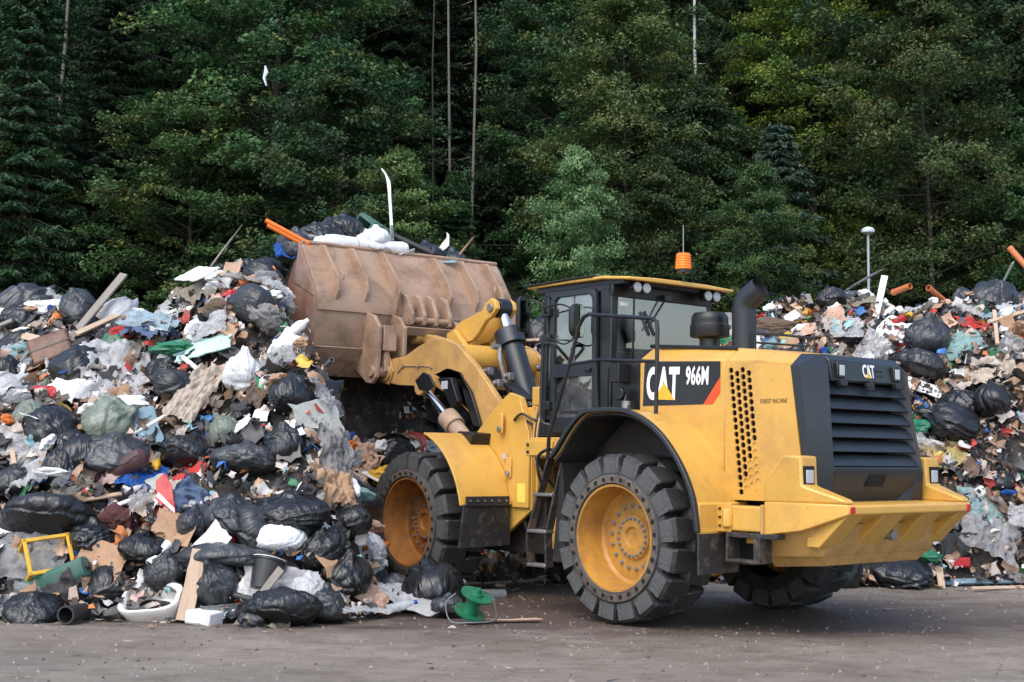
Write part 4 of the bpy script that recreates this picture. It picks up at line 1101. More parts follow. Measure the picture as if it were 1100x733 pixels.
# valve block and hoses between tower and cab
m = MB(); m.bb(1.98, 2.22, 0.30, 0.62, 2.1, 2.44); m.bb(1.90, 2.0, 0.5, 0.7, 1.6, 2.3); m.bb(2.0, 2.12, 0.60, 0.70, 2.22, 2.42); P(m, 'valve_block', Y_, bevel=0.01, **F)
for k, (y, z) in enumerate(((0.72, 2.10), (0.66, 2.02), (0.60, 1.95))):
    m = MB(); m.tube(arc_pts([(2.35, y + 0.06, z - 0.05), (2.18, y + 0.08, z + 0.02), (2.02, y + 0.02, z - 0.05), (1.88, y - 0.1, z - 0.02)], 5), 0.016, 8); P(m, 'hydraulic_hose', BK, bevel=0, **F)
for k in range(4):
    m = MB(); m.tube(arc_pts([(2.05 - 0.04 * k, 0.66, 2.25 - 0.02 * k), (2.02 - 0.03 * k, 0.74, 1.9), (2.0 - 0.02 * k, 0.72, 1.55), (1.85, 0.55, 1.25), (1.6, 0.4, 1.05)], 5), 0.018, 8); P(m, 'hydraulic_hose', BK if k % 2 else YD, bevel=0, **F)
m = MB(); m.tube(arc_pts([(2.40, 0.55, 1.0), (2.2, 0.7, 0.82), (2.0, 0.72, 0.78), (1.75, 0.6, 0.9)], 5), 0.03, 8); P(m, 'hydraulic_hose', BK, bevel=0, **F)
# front fenders and mud flaps
for sg in (1, -1):
    arc = [(3.55 + 1.14 * math.cos(a), 0.835 + 1.12 * math.sin(a)) for a in [R(168 - k * 5.5) for k in range(12)]]
    m = MB(); m.strip(arc, 'Y', sg * 0.73, sg * 1.47, -0.025); ff = P(m, 'front_fender', YD if sg < 0 else Y_, bevel=0.006, **F)
    m = MB(); m.hexa([(2.46, sg * 0.76, 0.60), (2.43, sg * 0.76, 0.60), (2.45, sg * 1.47, 0.58), (2.48, sg * 1.47, 0.58), (2.42, sg * 0.80, 1.08), (2.39, sg * 0.80, 1.08), (2.39, sg * 1.45, 1.08), (2.42, sg * 1.45, 1.08)]); fl = P(m, 'mud_flap', RM, bevel=0.004, **F)
    m = MB(); m.bb(2.37, 2.40, sg * 0.82, sg * 1.43, 1.06, 1.17); P(m, 'flap_strip', DK, fl, 0.004, **F)
    for k in range(6):
        m = MB(); m.cyl((2.37, sg * (0.87 + k * 0.102), 1.12), (2.355, sg * (0.87 + k * 0.102), 1.12), 0.014, n=8); P(m, 'bolt', ST, fl, 0, **F)

# ---- lift arms
armp = [(5.52, 2.79), (5.40, 2.90), (5.19, 2.925), (4.95, 2.93), (4.62, 3.05), (4.30, 3.13), (4.02, 3.12), (3.74, 3.03), (3.33, 2.74), (2.79, 2.25), (2.45, 2.02), (2.36, 2.14), (2.30, 2.02), (2.42, 1.82), (2.62, 1.80), (3.18, 2.0), (3.55, 2.22), (3.92, 2.40), (4.18, 2.50), (4.60, 2.53), (5.06, 2.555), (5.35, 2.60), (5.50, 2.67)]
for sg in (1, -1):
    m = MB(); m.prism(armp, 'Y', sg * 0.56, sg * 0.64); la = P(m, 'lift_arm', YD, bevel=0.010, **F)
    m = MB(); m.cyl((5.35, sg * 0.42, 2.745), (5.35, sg * 0.70, 2.745), 0.13, n=24); P(m, 'arm_pin_boss', YD, la, 0.01, **F)
    m = MB(); m.prism([(5.62, 2.80), (5.50, 2.93), (5.28, 2.96), (5.18, 2.75), (5.28, 2.57), (5.52, 2.62)], 'Y', sg * 0.642, sg * 0.67); P(m, 'arm_cheek', YD, la, 0.01, **F)
    # weld lines / pipe clips on the arm
    m = MB(); m.tube([(5.10, sg * 0.648, 2.72), (4.96, sg * 0.648, 2.81), (4.75, sg * 0.648, 2.80), (4.5, sg * 0.648, 2.79), (4.28, sg * 0.648, 2.765)], 0.008, 6)
    for x, z in ((4.96, 2.81), (4.60, 2.795), (4.29, 2.765)): m.box((x, sg * 0.65, z), (0.04, 0.03, 0.035))
    P(m, 'grease_line', MATS['bucket_steel'], la, 0, **F)
    # lift cylinder
    a, b_ = Vector((4.22, sg * 0.80, 2.50)), Vector((3.15, sg * 0.80, 1.72))
    u = (b_ - a).normalized()
    m = MB(); m.cyl(a + u * 0.42 + u * 0.30, b_, 0.105, n=24); m.cyl(a + u * 0.66, a + u * 0.88, 0.135, n=24); lc = P(m, 'lift_cylinder', TB, bevel=0.006, **F)
    m = MB(); m.cyl(a, a + u * 0.70, 0.048, n=16); P(m, 'piston_rod', CH, lc, 0, **F)
    m = MB(); m.cyl(a + Vector((0, -0.1 * sg, 0)), a + Vector((0, 0.08 * sg, 0)), 0.11, n=20); P(m, 'rod_eye', YD, lc, 0.01, **F)
    # black guard brackets
    m = MB()
    m.prism([(4.10, 2.66), (3.86, 2.72), (3.60, 2.66), (3.45, 2.30), (3.28, 2.0), (3.12, 1.98), (3.35, 2.42), (3.52, 2.58)], 'Y', sg * 0.66, sg * 0.70)
    m.prism([(4.30, 2.58), (4.12, 2.68), (3.98, 2.64), (3.86, 2.50), (4.0, 2.44), (4.2, 2.46)], 'Y', sg * 0.86, sg * 0.89)
    m.prism([(3.95, 2.60), (3.66, 2.60), (3.5, 2.3), (3.62, 2.2), (3.8, 2.42)], 'Y', sg * 0.70, sg * 0.78)
    P(m, 'cylinder_guard', BK, bevel=0.006, **F)
    m = MB(); m.hexa([(3.30, sg * 0.66, 1.86), (2.92, sg * 0.66, 1.72), (2.92, sg * 1.0, 1.72), (3.30, sg * 0.92, 1.86), (3.30, sg * 0.66, 1.93), (2.88, sg * 0.66, 1.90), (2.88, sg * 1.0, 1.90), (3.30, sg * 0.92, 1.93)])
    P(m, 'cylinder_cover', BK, bevel=0.015, **F)
    m = MB(); m.bb(3.72, 3.86, sg * 0.781, sg * 0.784, 2.46, 2.56); P(m, 'guard_decal', LENS, bevel=0.01, **F)
m = MB(); m.cyl((3.80, -0.56, 2.84), (3.80, 0.56, 2.84), 0.20, n=28); P(m, 'arm_cross_tube', Y_, bevel=0, **F)
# bell crank (two cheeks), pivot, link
bell = [(3.54, 3.50), (3.57, 3.60), (3.66, 3.645), (3.77, 3.60), (3.86, 3.50), (4.02, 3.46), (4.36, 3.385), (4.52, 3.28), (4.62, 3.14), (4.62, 2.98), (4.48, 2.97), (4.36, 3.06), (4.22, 3.10), (4.06, 3.12), (3.92, 3.22), (3.78, 3.36), (3.66, 3.40)]
for sg in (1, -1):
    m = MB(); m.prism(bell, 'Y', sg * 0.10, sg * 0.17); bk = P(m, 'bell_crank', Y_, bevel=0.012, **F)
    m = MB(); m.cyl((3.66, sg * 0.17, 3.52), (3.66, sg * 0.20, 3.52), 0.055, n=18); P(m, 'pivot_pin', ST, bk, 0.006, **F); m = MB(); m.cyl((4.42, sg * 0.17, 3.17), (4.42, sg * 0.21, 3.17), 0.075, n=18); P(m, 'pivot_pin', ST, bk, 0.006, **F)
    m = MB(); m.prism([(4.50, 3.24), (4.34, 3.28), (4.05, 3.02), (3.84, 2.72), (3.95, 2.70), (4.22, 2.92), (4.50, 3.08)], 'Y', sg * 0.19, sg * 0.27); P(m, 'crank_bracket', Y_, bevel=0.01, **F)
m = MB(); m.prism([(4.58, 3.12), (5.40, 3.32), (5.46, 3.22), (4.62, 2.98)], 'Y', -0.09, 0.09); m.cyl((5.42, -0.20, 3.27), (5.42, 0.20, 3.27), 0.115, n=20); P(m, 'tilt_link', YD, bevel=0.01, **F)
# tilt cylinder
a, b_ = Vector((3.66, 0, 3.52)), Vector((3.02, 0, 2.20))
u = (b_ - a).normalized()
m = MB(); m.cyl(a + u * 0.36, b_, 0.145, n=28); m.cyl(a + u * 0.34, a + u * 0.56, 0.19, n=28); tc_ = P(m, 'tilt_cylinder', GR, bevel=0.008, **F)
m = MB(); m.cyl(a, a + u * 0.40, 0.062, n=18); P(m, 'piston_rod', CH, tc_, 0, **F)
m = MB(); m.cyl(a + Vector((0, -0.09, 0)), a + Vector((0, 0.09, 0)), 0.125, n=22); P(m, 'rod_eye', BK, tc_, 0.006, **F)
m = MB(); m.tube(arc_pts([(3.42, 0.2, 2.98), (3.36, 0.24, 2.85), (3.28, 0.22, 2.6), (3.2, 0.2, 2.35)], 4), 0.028, 8); m.cyl((3.44, 0.18, 3.0), (3.44, 0.30, 3.0), 0.035, n=10); P(m, 'tilt_pipe', ST, tc_, 0, **F)
for k in range(5):
    m = MB(); m.tube(arc_pts([(3.55, 0.32 - 0.04 * k, 2.75), (3.3, 0.36 - 0.03 * k, 2.55), (3.0, 0.40 - 0.04 * k, 2.5), (2.6, 0.42 - 0.03 * k, 2.3)], 4), 0.018, 8); P(m, 'hydraulic_hose', BK, bevel=0, **F)
for x, y, z in ((3.35, 0.42, 2.68), (3.1, 0.45, 2.52), (2.95, 0.40, 2.6), (3.2, -0.3, 2.75)):
    m = MB(); m.box((x, y, z), (0.10, 0.08, 0.09)); m.cyl((x, y + 0.04, z), (x, y + 0.09, z), 0.03, n=8); P(m, 'hose_fitting', ST, bevel=0.006, **F)

# ---- bucket
W = 1.645
prof = [(6.00, 4.49), (5.55, 3.82), (5.52, 3.68), (5.53, 3.54), (5.58, 3.24), (5.66, 3.02), (5.77, 2.85), (5.92, 2.73), (6.38, 2.90), (7.02, 3.15)]
m = MB(); m.strip(prof, 'Y', -W, W, 0.05)
bucket = P(m, 'bucket', BU, bevel=0.006, **F)
m = MB(); m.strip([(5.60, 3.07), (5.66, 2.99), (5.77, 2.815), (5.90, 2.70)], 'Y', -W + 0.02, W - 0.02, -0.02); P(m, 'heel_plate', BUG, bucket, 0.004, **F)
m = MB(); m.strip([(5.545, 3.80), (5.512, 3.68), (5.52, 3.54)], 'Y', -W + 0.005, W - 0.005, -0.016); P(m, 'back_stiffener', BU, bucket, 0.004, **F)
for sg in (1, -1):
    m = MB(); m.prism([(6.02, 4.48), (5.57, 3.82), (5.53, 3.55), (5.59, 3.24), (5.67, 3.02), (5.78, 2.86), (5.92, 2.74), (7.00, 3.16), (6.90, 3.3), (6.42, 3.75)], 'Y', sg * W, sg * (W + 0.03)); sdp = P(m, 'side_plate', BUR, bevel=0.005, **F)
    m = MB(); m.prism([(5.70, 2.98), (5.80, 2.86), (5.93, 2.75), (6.98, 3.16), (6.90, 3.28), (6.35, 3.30), (5.95, 3.14)], 'Y', sg * (W + 0.031), sg * (W + 0.05)); P(m, 'side_wear_plate', BUG, sdp, 0.004, **F)
    m = MB(); m.prism([(6.01, 4.46), (5.58, 3.84), (5.555, 3.72), (6.10, 3.95)], 'Y', sg * (W + 0.031), sg * (W + 0.042)); P(m, 'corner_gusset', BUR, sdp, 0.004, **F)
m = MB(); m.tube([(6.0, -W, 4.50), (6.0, W, 4.50)], 0.028, 8); P(m, 'top_lip', BU, bucket, 0, **F)
m = MB(); m.hexa([(6.95, -W, 3.10), (7.30, -W, 3.235), (7.30, W, 3.235), (6.95, W, 3.10), (6.95, -W, 3.14), (7.29, -W, 3.255), (7.29, W, 3.255), (6.95, W, 3.14)]); P(m, 'cutting_edge', ST, bucket, 0.004, **F)
for y in (1.37, 0.92, 0.43, -0.43, -0.92, -1.37):
    m = MB(); m.prism([(5.99, 4.475), (5.56, 3.83), (5.50, 3.55), (5.47, 3.62), (5.39, 3.85), (5.44, 4.02), (5.84, 4.46)] if abs(y) < 0.5 else [(5.99, 4.475), (5.56, 3.83), (5.50, 3.68), (5.43, 3.82), (5.45, 4.0), (5.84, 4.46)], 'Y', y - 0.02, y + 0.02)
    rb_ = P(m, 'bucket_rib', BU, bevel=0.006, **F)
    if abs(y) > 1.2:
        m = MB(); m.tube(arc_pts([(5.55, y - 0.08 if y > 0 else y + 0.08, 4.08), (5.50, y - 0.11 if y > 0 else y + 0.11, 4.02), (5.52, y - 0.10 if y > 0 else y + 0.10, 3.96)], 4), 0.012, 6); P(m, 'lifting_hook', BU, rb_, 0, **F)
for y in (0.30, 0.10, -0.10, -0.33):
    m = MB(); m.prism([(5.53, 3.86), (5.38, 3.80), (5.26, 3.55), (5.28, 3.42), (5.36, 3.40), (5.54, 3.50)], 'Y', y - 0.03, y + 0.03); P(m, 'hinge_lug', BU, bevel=0.01, **F)
m = MB(); m.cyl((5.32, -0.36, 3.48), (5.32, 0.34, 3.48), 0.04, n=12); P(m, 'hinge_pin', BU, bevel=0, **F)
m = MB(); m.hexa([(5.30, -0.46, 3.26), (5.60, -0.46, 3.20), (5.60, 0.44, 3.20), (5.30, 0.44, 3.26), (5.22, -0.44, 3.37), (5.56, -0.44, 3.42), (5.56, 0.42, 3.42), (5.22, 0.42, 3.37)]); P(m, 'link_housing', BU, bevel=0.01, **F)
for sg in (1, -1):
    for y in (0.86, 0.46):
        m = MB(); m.prism([(5.58, 3.56), (5.34, 3.50), (5.20, 3.34), (5.22, 2.95), (5.26, 2.66), (5.36, 2.58), (5.50, 2.60), (5.80, 2.80), (5.62, 3.1)], 'Y', sg * (y - 0.03), sg * (y + 0.03)); P(m, 'hinge_plate', BU, bevel=0.008, **F)
    m = MB(); m.bb(5.20, 5.56, sg * 0.60, sg * 0.80, 3.02, 3.36); m.bb(5.24, 5.5, sg * 0.68, sg * 0.76, 2.74, 3.05); P(m, 'stop_block', BU, bevel=0.01, **F)
    m = MB(); m.cyl((5.35, sg * 0.40, 2.745), (5.35, sg * 0.92, 2.745), 0.075, n=18); P(m, 'hinge_pin', BU, bevel=0.006, **F)
# ------------------------------------------------------------------ rubbish heaps: height of the heap surface
HXK = [-16, -9, -6, -5, -3.6, -2.2, -1.6, -0.9, 0.3, 1.5, 2.8, 4, 4.9, 6.7, 9, 16]
HFOOT = [14.2, 13.8, 13.6, 13.55, 13.45, 13.35, 13.7, 14.7, 17.2, 18.8, 18.6, 18.2, 17.95, 18.3, 18.4, 18.6]
HCREST = [18.6, 18.4, 18.1, 18.0, 17.8, 17.9, 18.8, 20, 21.2, 22, 22.3, 22, 21.8, 21.8, 22, 22.2]
HTOP = [3.0, 3.2, 3.15, 3.25, 3.9, 4.0, 3.9, 3.6, 3.6, 3.6, 3.6, 3.65, 3.8, 4.05, 4.15, 4.1]
def loader_xy(x, y):
    a = math.radians(49.8945)
    dx, dy = x - 2.148, y - 14.52
    X = -math.cos(a) * dx + math.sin(a) * dy
    Y = -math.sin(a) * dx - math.cos(a) * dy
    q = X - 1.775; c, s = math.cos(math.radians(2.75)), math.sin(math.radians(2.75))
    return 1.775 + q * c - Y * s, q * s + Y * c
def heap_z(x, y):
    F = float(np.interp(x, HXK, HFOOT)); C = float(np.interp(x, HXK, HCREST)); K = float(np.interp(x, HXK, HTOP))
    t = (y - F) / (C - F)
    if t <= 0: return -0.06
    if t < 1:
        h = K * (1 - (1 - t) ** 1.45)
    else:
        h = K * max(0.0, 1 - ((y - C) / 5.2) ** 2)
    lump = (0.20 * math.sin(x * 1.9 + 1.3 * math.sin(y * 1.1)) + 0.15 * math.sin(y * 2.3 + x * 1.4) + 0.10 * math.sin(x * 4.1 - y * 3.3) + 0.07 * math.sin(x * 7.3 + y * 5.1))
    h += lump * min(1.0, h / 0.8) * 0.8
    X, Y = loader_xy(x, y)
    w = (1.6 + max(0.0, min(2.4, (4.0 - X) * 0.62))) if Y > 0 else 1.9
    lim = 0.0 + 1.55 * max(0.0, X - 4.45) + 2.7 * max(0.0, abs(Y) - w)
    if X < -3.6: lim = 99
    if X > 4.3: lim = min(lim, 0.05 + 1.0 * max(0.0, X - 4.45) + 2.6 * max(0.0, X - 6.3) + 3.0 * max(0.0, abs(Y) - 1.45))
    return max(-0.06, min(h, lim))
def heap_n(x, y, e=0.18):
    gx = (heap_z(x + e, y) - heap_z(x - e, y)) / (2 * e); gy = (heap_z(x, y + e) - heap_z(x, y - e)) / (2 * e)
    gx = max(-1.6, min(1.6, gx)); gy = max(-1.6, min(1.6, gy))
    n = np.array([-gx, -gy, 1.0]); return n / np.linalg.norm(n)
ITEMS = [
('bag', -5.62, 17.47, 3.49, 0.58, 0.43, 10, 'bag_grey', 'dull grey rubbish bag sitting on the crest above the brown suitcase', 'grey crest bag'),
('film', -4.72, 16.16, 2.56, 0.72, 0.88, 10, 'film_white', 'large cloudy white plastic sheet draped over the left heap', 'cloudy plastic sheet'),
('film', -4.45, 16.71, 3.19, 0.62, 0.38, -15, 'film_blue', 'pale blue plastic film crumpled near the crest of the left heap', 'pale blue film'),
('board', -3.61, 16.03, 2.85, 0.68, 0.29, 5, 'mint', 'mint green thin board lying flat under the crest', 'mint green board'),
('board', -5.19, 15.9, 2.33, 0.5, 0.32, -28, 'white', 'white smooth board tilted beside the cloudy plastic sheet', 'tilted white board'),
('bag', -3.08, 15.62, 2.5, 0.46, 0.5, 0, 'bag_white', 'plump white rubbish bag with creases below the bucket corner', 'plump white bag'),
('case', -5.69, 16.8, 2.86, 0.51, 0.39, 25, 'leather', 'brown leather suitcase half buried in the left heap', 'brown suitcase'),
('bag', -3.15, 15.05, 1.85, 0.36, 0.42, 30, 'bag_olive', 'olive green cloth sack hanging open mid heap', 'olive sack'),
('bag', -3.5, 14.92, 1.59, 0.69, 0.4, 0, 'bag_black', 'wide black rubbish bag below the olive sack', 'wide black bag'),
('bag', -2.82, 14.65, 1.54, 0.67, 0.37, 5, 'bag_grey', 'smooth dark grey rubbish bag right of the olive sack', 'smooth dark bag'),
('bag', -2.46, 14.74, 1.73, 0.47, 0.39, 0, 'bag_black', 'round black rubbish bag under the bucket shadow', 'round black bag'),
('bag', -2.24, 14.07, 1.04, 0.82, 0.35, 3, 'bag_black', 'long black rubbish bag lying level left of the green sack', 'long level black bag'),
('bag', -2.86, 14.02, 1.0, 0.69, 0.39, -5, 'bag_grey', 'large dusty grey rubbish bag in the middle of the left heap', 'dusty grey bag'),
('bag', -4.82, 14.21, 0.91, 0.88, 0.47, 12, 'bag_black', 'very large black rubbish bag at the left edge above the crate', 'very large black bag'),
('cushion', -4.19, 14.73, 1.42, 0.65, 0.21, 27, 'maroon', 'dark maroon vinyl cushion tilted on the heap', 'maroon cushion'),
('film', -3.97, 14.71, 1.33, 0.46, 0.31, 0, 'tarp_blue', 'bright blue tarpaulin bunched beside the maroon cushion', 'blue tarpaulin'),
('cloth', -3.46, 14.7, 1.37, 0.46, 0.25, 10, 'red_cloth', 'red patterned fabric bundle above the red panel', 'red fabric'),
('panel', -3.56, 14.15, 1.14, 0.2, 0.54, 12, 'red', 'red plastic panel with a white stripe standing on end', 'red striped panel'),
('cloth', -4.06, 14.3, 0.91, 0.45, 0.41, 0, 'red_brown', 'dark red-brown tangled mop head of fibres', 'fibre mop'),
('card', -3.39, 13.89, 0.83, 0.41, 0.29, -12, 'card', 'torn brown cardboard flap below the red panel', 'torn cardboard flap'),
('card', -4.07, 13.79, 0.46, 0.53, 0.45, -22, 'card', 'big flattened cardboard box beside the yellow crate', 'flattened cardboard box'),
('crate', -4.68, 13.95, 0.51, 0.47, 0.4, 8, 'yellow_plastic', 'yellow plastic crate lying open on its side', 'yellow crate'),
('tube', -4.5, 13.76, 0.33, 0.7, 0.22, 22, 'green_plastic', 'dark green plastic canister lying on the heap foot', 'green canister'),
('sink', -3.47, 13.46, 0.13, 0.63, 0.31, 8, 'ceramic', 'white ceramic sink tipped over on the ground', 'white sink'),
('plank', -3.08, 13.35, 0.35, 0.15, 0.7, 3, 'wood_pale', 'pale wooden board leaning upright at the heap foot', 'pale upright board'),
('bag', -2.86, 13.48, 0.31, 0.44, 0.49, 10, 'bag_grey', 'grey cloth sack slumped behind the orange bag', 'slumped grey sack'),
('packet', -2.68, 13.49, 0.27, 0.38, 0.28, 38, 'orange_print', 'red and white printed packet at the heap foot', 'red printed packet'),
('tub', -2.39, 13.54, 0.43, 0.32, 0.32, 0, 'black_plastic', 'black plastic pot with a pale lid', 'black pot'),
('pipe', -4.19, 13.02, 0.09, 0.23, 0.17, 10, 'black_plastic', 'short dark drain pipe end facing out at the heap foot', 'short drain pipe'),
('box', -2.92, 13.21, 0.06, 0.28, 0.13, -5, 'foam', 'white foam block on the ground left of the grey tray', 'white foam block'),
('tray', -2.78, 13.43, 0.11, 0.43, 0.13, 4, 'grey_plastic', 'grey plastic tray under the red printed packet', 'grey tray'),
('bag', -2.18, 13.16, 0.14, 0.7, 0.37, 5, 'bag_black', 'shiny black rubbish bag at the front of the heap foot', 'shiny front bag'),
('bag', -1.82, 13.52, 0.14, 0.45, 0.38, -10, 'bag_grey', 'grey knotted rubbish bag next to the shiny front bag', 'grey knotted bag'),
('film', -2.26, 13.51, 0.32, 0.66, 0.32, 0, 'film_white', 'white plastic film over the shiny front bag', 'white film at the foot'),
('bag', -1.27, 17.51, 0.12, 0.77, 0.41, -6, 'bag_olive', 'grey-green rubbish bag lying against the front tyre', 'grey-green bag by the tyre'),
('bag', -1.7, 17.39, 0.39, 0.65, 0.62, 0, 'bag_black', 'black knotted rubbish bag leaning against the front wheel', 'black bag by the wheel'),
('bag', -1.66, 14.01, 0.41, 0.62, 0.39, -15, 'bag_black', 'crumpled black rubbish bag left of the grey-green bag', 'crumpled black bag'),
('film', -1.16, 14.47, 0.1, 1.0, 0.44, -16, 'film_white', 'long white plastic sheet trailing onto the yard', 'trailing white sheet'),
('film', -1.35, 13.12, 0.1, 0.42, 0.2, 0, 'film_clear', 'clear plastic film on the ground with a yellow wrapper', 'clear film on the ground'),
('bottle', -1.09, 13.81, 0.06, 0.29, 0.11, 10, 'clear_plastic', 'clear bottle with a blue cap on the yard', 'clear bottle'),
('bag', -0.64, 14.22, 0.07, 0.39, 0.22, 0, 'bag_grey', 'small grey netted bag beside the green hose reel', 'small netted bag'),
('cloth', -1.91, 14.49, 1.3, 0.44, 0.44, 0, 'card', 'crumpled brown wrapping paper beside the front wheel', 'crumpled brown paper'),
('cloth', -2.08, 18.64, 1.55, 0.51, 0.44, 0, 'pink_card', 'pale pink crumpled cardboard above the front tyre', 'pale pink cardboard'),
('bag', -2.06, 17.99, 1.03, 0.5, 0.42, 0, 'bag_green', 'dark green plastic sack touching the front tyre', 'dark green sack'),
('panel', -1.37, 19.49, 1.81, 0.4, 0.27, -20, 'red', 'red sheet with a white stripe above the front tyre', 'red sheet above the tyre'),
('board', -4.03, 17.3, 3.87, 0.42, 0.37, -35, 'paper', 'white sheet of paper sticking up on the crest', 'white crest sheet'),
('bag', -3.41, 18.93, 4.18, 0.45, 0.37, 0, 'bag_black', 'black rubbish bag on the crest left of the bucket', 'crest bag by the bucket'),
('bag', -3.25, 18.85, 3.67, 0.45, 0.61, 80, 'bag_black', 'black rubbish bag hanging beside the bucket side plate', 'hanging bag by the bucket'),
('bag', -3.14, 16.39, 3.4, 0.41, 0.69, 75, 'bag_grey', 'grey-black slumped sack left of the hanging bag', 'slumped sack'),
('bag', -2.45, 15.09, 2.28, 0.46, 0.52, 0, 'bag_black', 'black rubbish bag with a red tag below the bucket corner', 'bag below bucket corner'),
('tub', -2.77, 16.22, 3.08, 0.16, 0.14, 60, 'green_bright', 'bright green pot rim against the bucket side plate', 'bright green pot'),
('film', -3.68, 16.69, 3.37, 0.31, 0.31, 20, 'film_teal', 'teal plastic scrap below the crest', 'teal scrap'),
('film', -5.39, 15.04, 1.71, 0.59, 0.35, 0, 'film_white', 'white plastic film spread at the left edge of the heap', 'white film at the left edge'),
('bag', -5.31, 14.6, 1.28, 0.47, 0.38, 0, 'bag_grey', 'dark grey bag cut by the left edge of the picture', 'left edge bag'),
('cloth', -3.98, 17.21, 3.62, 0.56, 0.44, -30, 'khaki', 'khaki cloth coat hanging from the crest', 'khaki coat'),
('bag', -3.87, 15.59, 2.39, 0.37, 0.51, 70, 'bag_black', 'upright black rubbish bag right of the cloudy plastic sheet', 'upright black bag'),
('cloth', -3.6, 15.47, 2.28, 0.33, 0.68, -35, 'beige', 'beige twisted bedsheet right of the upright black bag', 'beige bedsheet'),
('bag', -4.3, 14.87, 1.62, 0.74, 0.36, 5, 'bag_grey', 'grey rubbish bag flattened above the maroon cushion', 'flattened grey bag'),
('board', -2.14, 14.98, 1.97, 0.52, 0.41, 35, 'pale_grey', 'pale grey cracked panel lying under the bucket', 'cracked grey panel'),
('bag', -3.63, 13.82, 0.66, 0.59, 0.33, 0, 'bag_black', 'black rubbish bag right of the flattened cardboard box', 'black bag beside cardboard'),
('film', -4.91, 14.0, 0.54, 0.71, 0.45, 0, 'film_grey', 'greyish plastic sheet around the yellow crate', 'sheet around the crate'),
('bag', -2.86, 13.71, 0.57, 0.87, 0.33, 8, 'bag_grey', 'long grey rubbish bag above the black pot', 'long grey bag above the pot'),
('bag', -3.41, 13.63, 0.45, 0.42, 0.39, 0, 'bag_grey', 'white-grey foam stuffed bag above the sink', 'stuffed bag above the sink'),
('cloth', -4.9, 13.56, 0.07, 0.34, 0.24, 0, 'denim', 'denim blue clothes at the bottom left corner', 'denim clothes'),
('bag', -4.6, 13.33, 0.1, 0.58, 0.29, 0, 'bag_black', 'black rubbish bag at the bottom left under the canister', 'bottom left black bag'),
('bag', -1.99, 13.58, 0.24, 0.42, 0.38, 0, 'bag_white', 'white bag squeezed between the shiny front bag and the crumpled black bag', 'white bag at the foot'),
('bag', -2.44, 13.06, 0.07, 0.27, 0.18, 0, 'bag_grey', 'small grey bag on the yard beside the grey tray', 'small grey bag on the yard'),
('bag', -1.4, 15.64, 0.09, 0.5, 0.28, 10, 'bag_white', 'white plastic bag behind the trailing white sheet', 'white bag behind the trailing sheet'),
('cloth', -1.45, 14.09, 0.19, 0.39, 0.25, 0, 'pink_card', 'brown crumpled paper left of the trailing white sheet', 'brown paper at the foot'),
('bag', -0.95, 15.23, 0.08, 0.38, 0.25, 0, 'bag_grey', 'dark grey bag tucked behind the trailing white sheet', 'grey bag behind the trailing sheet'),
('bag', -1.92, 14.0, 0.67, 0.58, 0.39, 0, 'bag_black', 'black rubbish bag halfway between the pot and the front wheel', 'black bag left of the wheel'),
('bag', -2.32, 13.8, 0.77, 0.48, 0.33, 0, 'bag_white', 'grey-white plastic tub bag above the black pot', 'pale bag above the pot'),
('bag', -4.29, 14.12, 0.73, 0.61, 0.36, 0, 'bag_black', 'black rubbish bag above the flattened cardboard box', 'black bag above the cardboard'),
('bag', -3.21, 13.98, 0.89, 0.43, 0.35, 0, 'bag_grey', 'grey rubbish bag right of the torn cardboard flap', 'grey bag by the flap'),
('bag', -1.69, 14.38, 0.89, 0.46, 0.34, 10, 'bag_black', 'black crinkled bag left of the front rim', 'crinkled bag by the rim'),
('film', -4.69, 13.69, 0.2, 0.6, 0.3, 0, 'film_clear', 'clear film below the green canister', 'film below the canister'),
('board', 5.91, 21.12, 3.55, 0.63, 0.6, 25, 'white', 'white torn board leaning on the crest of the right heap', 'white torn board'),
('bag', 5.1, 21.61, 4.18, 0.49, 0.4, 0, 'bag_black', 'black rubbish bag on the crest right of the exhaust', 'black crest bag on the right'),
('bag', 6.35, 20.77, 3.47, 0.69, 0.6, 0, 'bag_grey', 'dusty grey rubbish bag right of the white torn board', 'dusty bag on the right'),
('bag', 6.14, 20.56, 3.02, 0.85, 0.53, -15, 'bag_black', 'black rubbish bag above the white plank panel', 'black bag above the panel'),
('film', 6.88, 20.78, 3.39, 0.6, 0.36, 20, 'film_teal', 'teal torn cloth scrap near the red rag', 'teal cloth scrap'),
('cloth', 7.12, 21.05, 3.73, 0.46, 0.28, 10, 'red_cloth', 'bright red rag near the crest of the right heap', 'red rag'),
('board', 6.09, 20.26, 2.7, 0.75, 0.26, -12, 'white', 'long white broken panel right of the grille', 'white broken panel'),
('film', 6.11, 19.32, 1.67, 0.61, 0.44, 0, 'film_yellow', 'yellow plastic bag right of the counterweight', 'yellow plastic bag'),
('bag', 5.13, 18.09, 0.18, 0.98, 0.39, 6, 'bag_black', 'big black rubbish bag lying on the yard behind the bumper', 'big bag behind the bumper'),
('film', 6.48, 18.56, 0.72, 0.78, 0.75, -20, 'film_grey', 'grey translucent plastic sheet on the right heap', 'grey sheet on the right'),
('film', 6.38, 18.69, 1.03, 0.6, 0.32, -10, 'film_teal', 'pale turquoise plastic film above the grey sheet', 'pale turquoise film'),
('box', 5.92, 18.38, 0.48, 0.45, 0.34, 4, 'black_plastic', 'black plastic television case at the foot of the right heap', 'black plastic case'),
('box', 5.99, 18.32, 0.29, 0.26, 0.13, 2, 'red', 'small red plastic box at the foot of the right heap', 'small red box'),
('cloth', 4.84, 21.32, 3.7, 0.84, 0.39, 15, 'pink_card', 'pale brown crumpled mattress cover above the hood', 'pale brown cover'),
('cloth', 5.43, 21.63, 4.07, 0.77, 0.31, 15, 'khaki', 'yellowish wad of insulation on the right crest', 'insulation wad'),
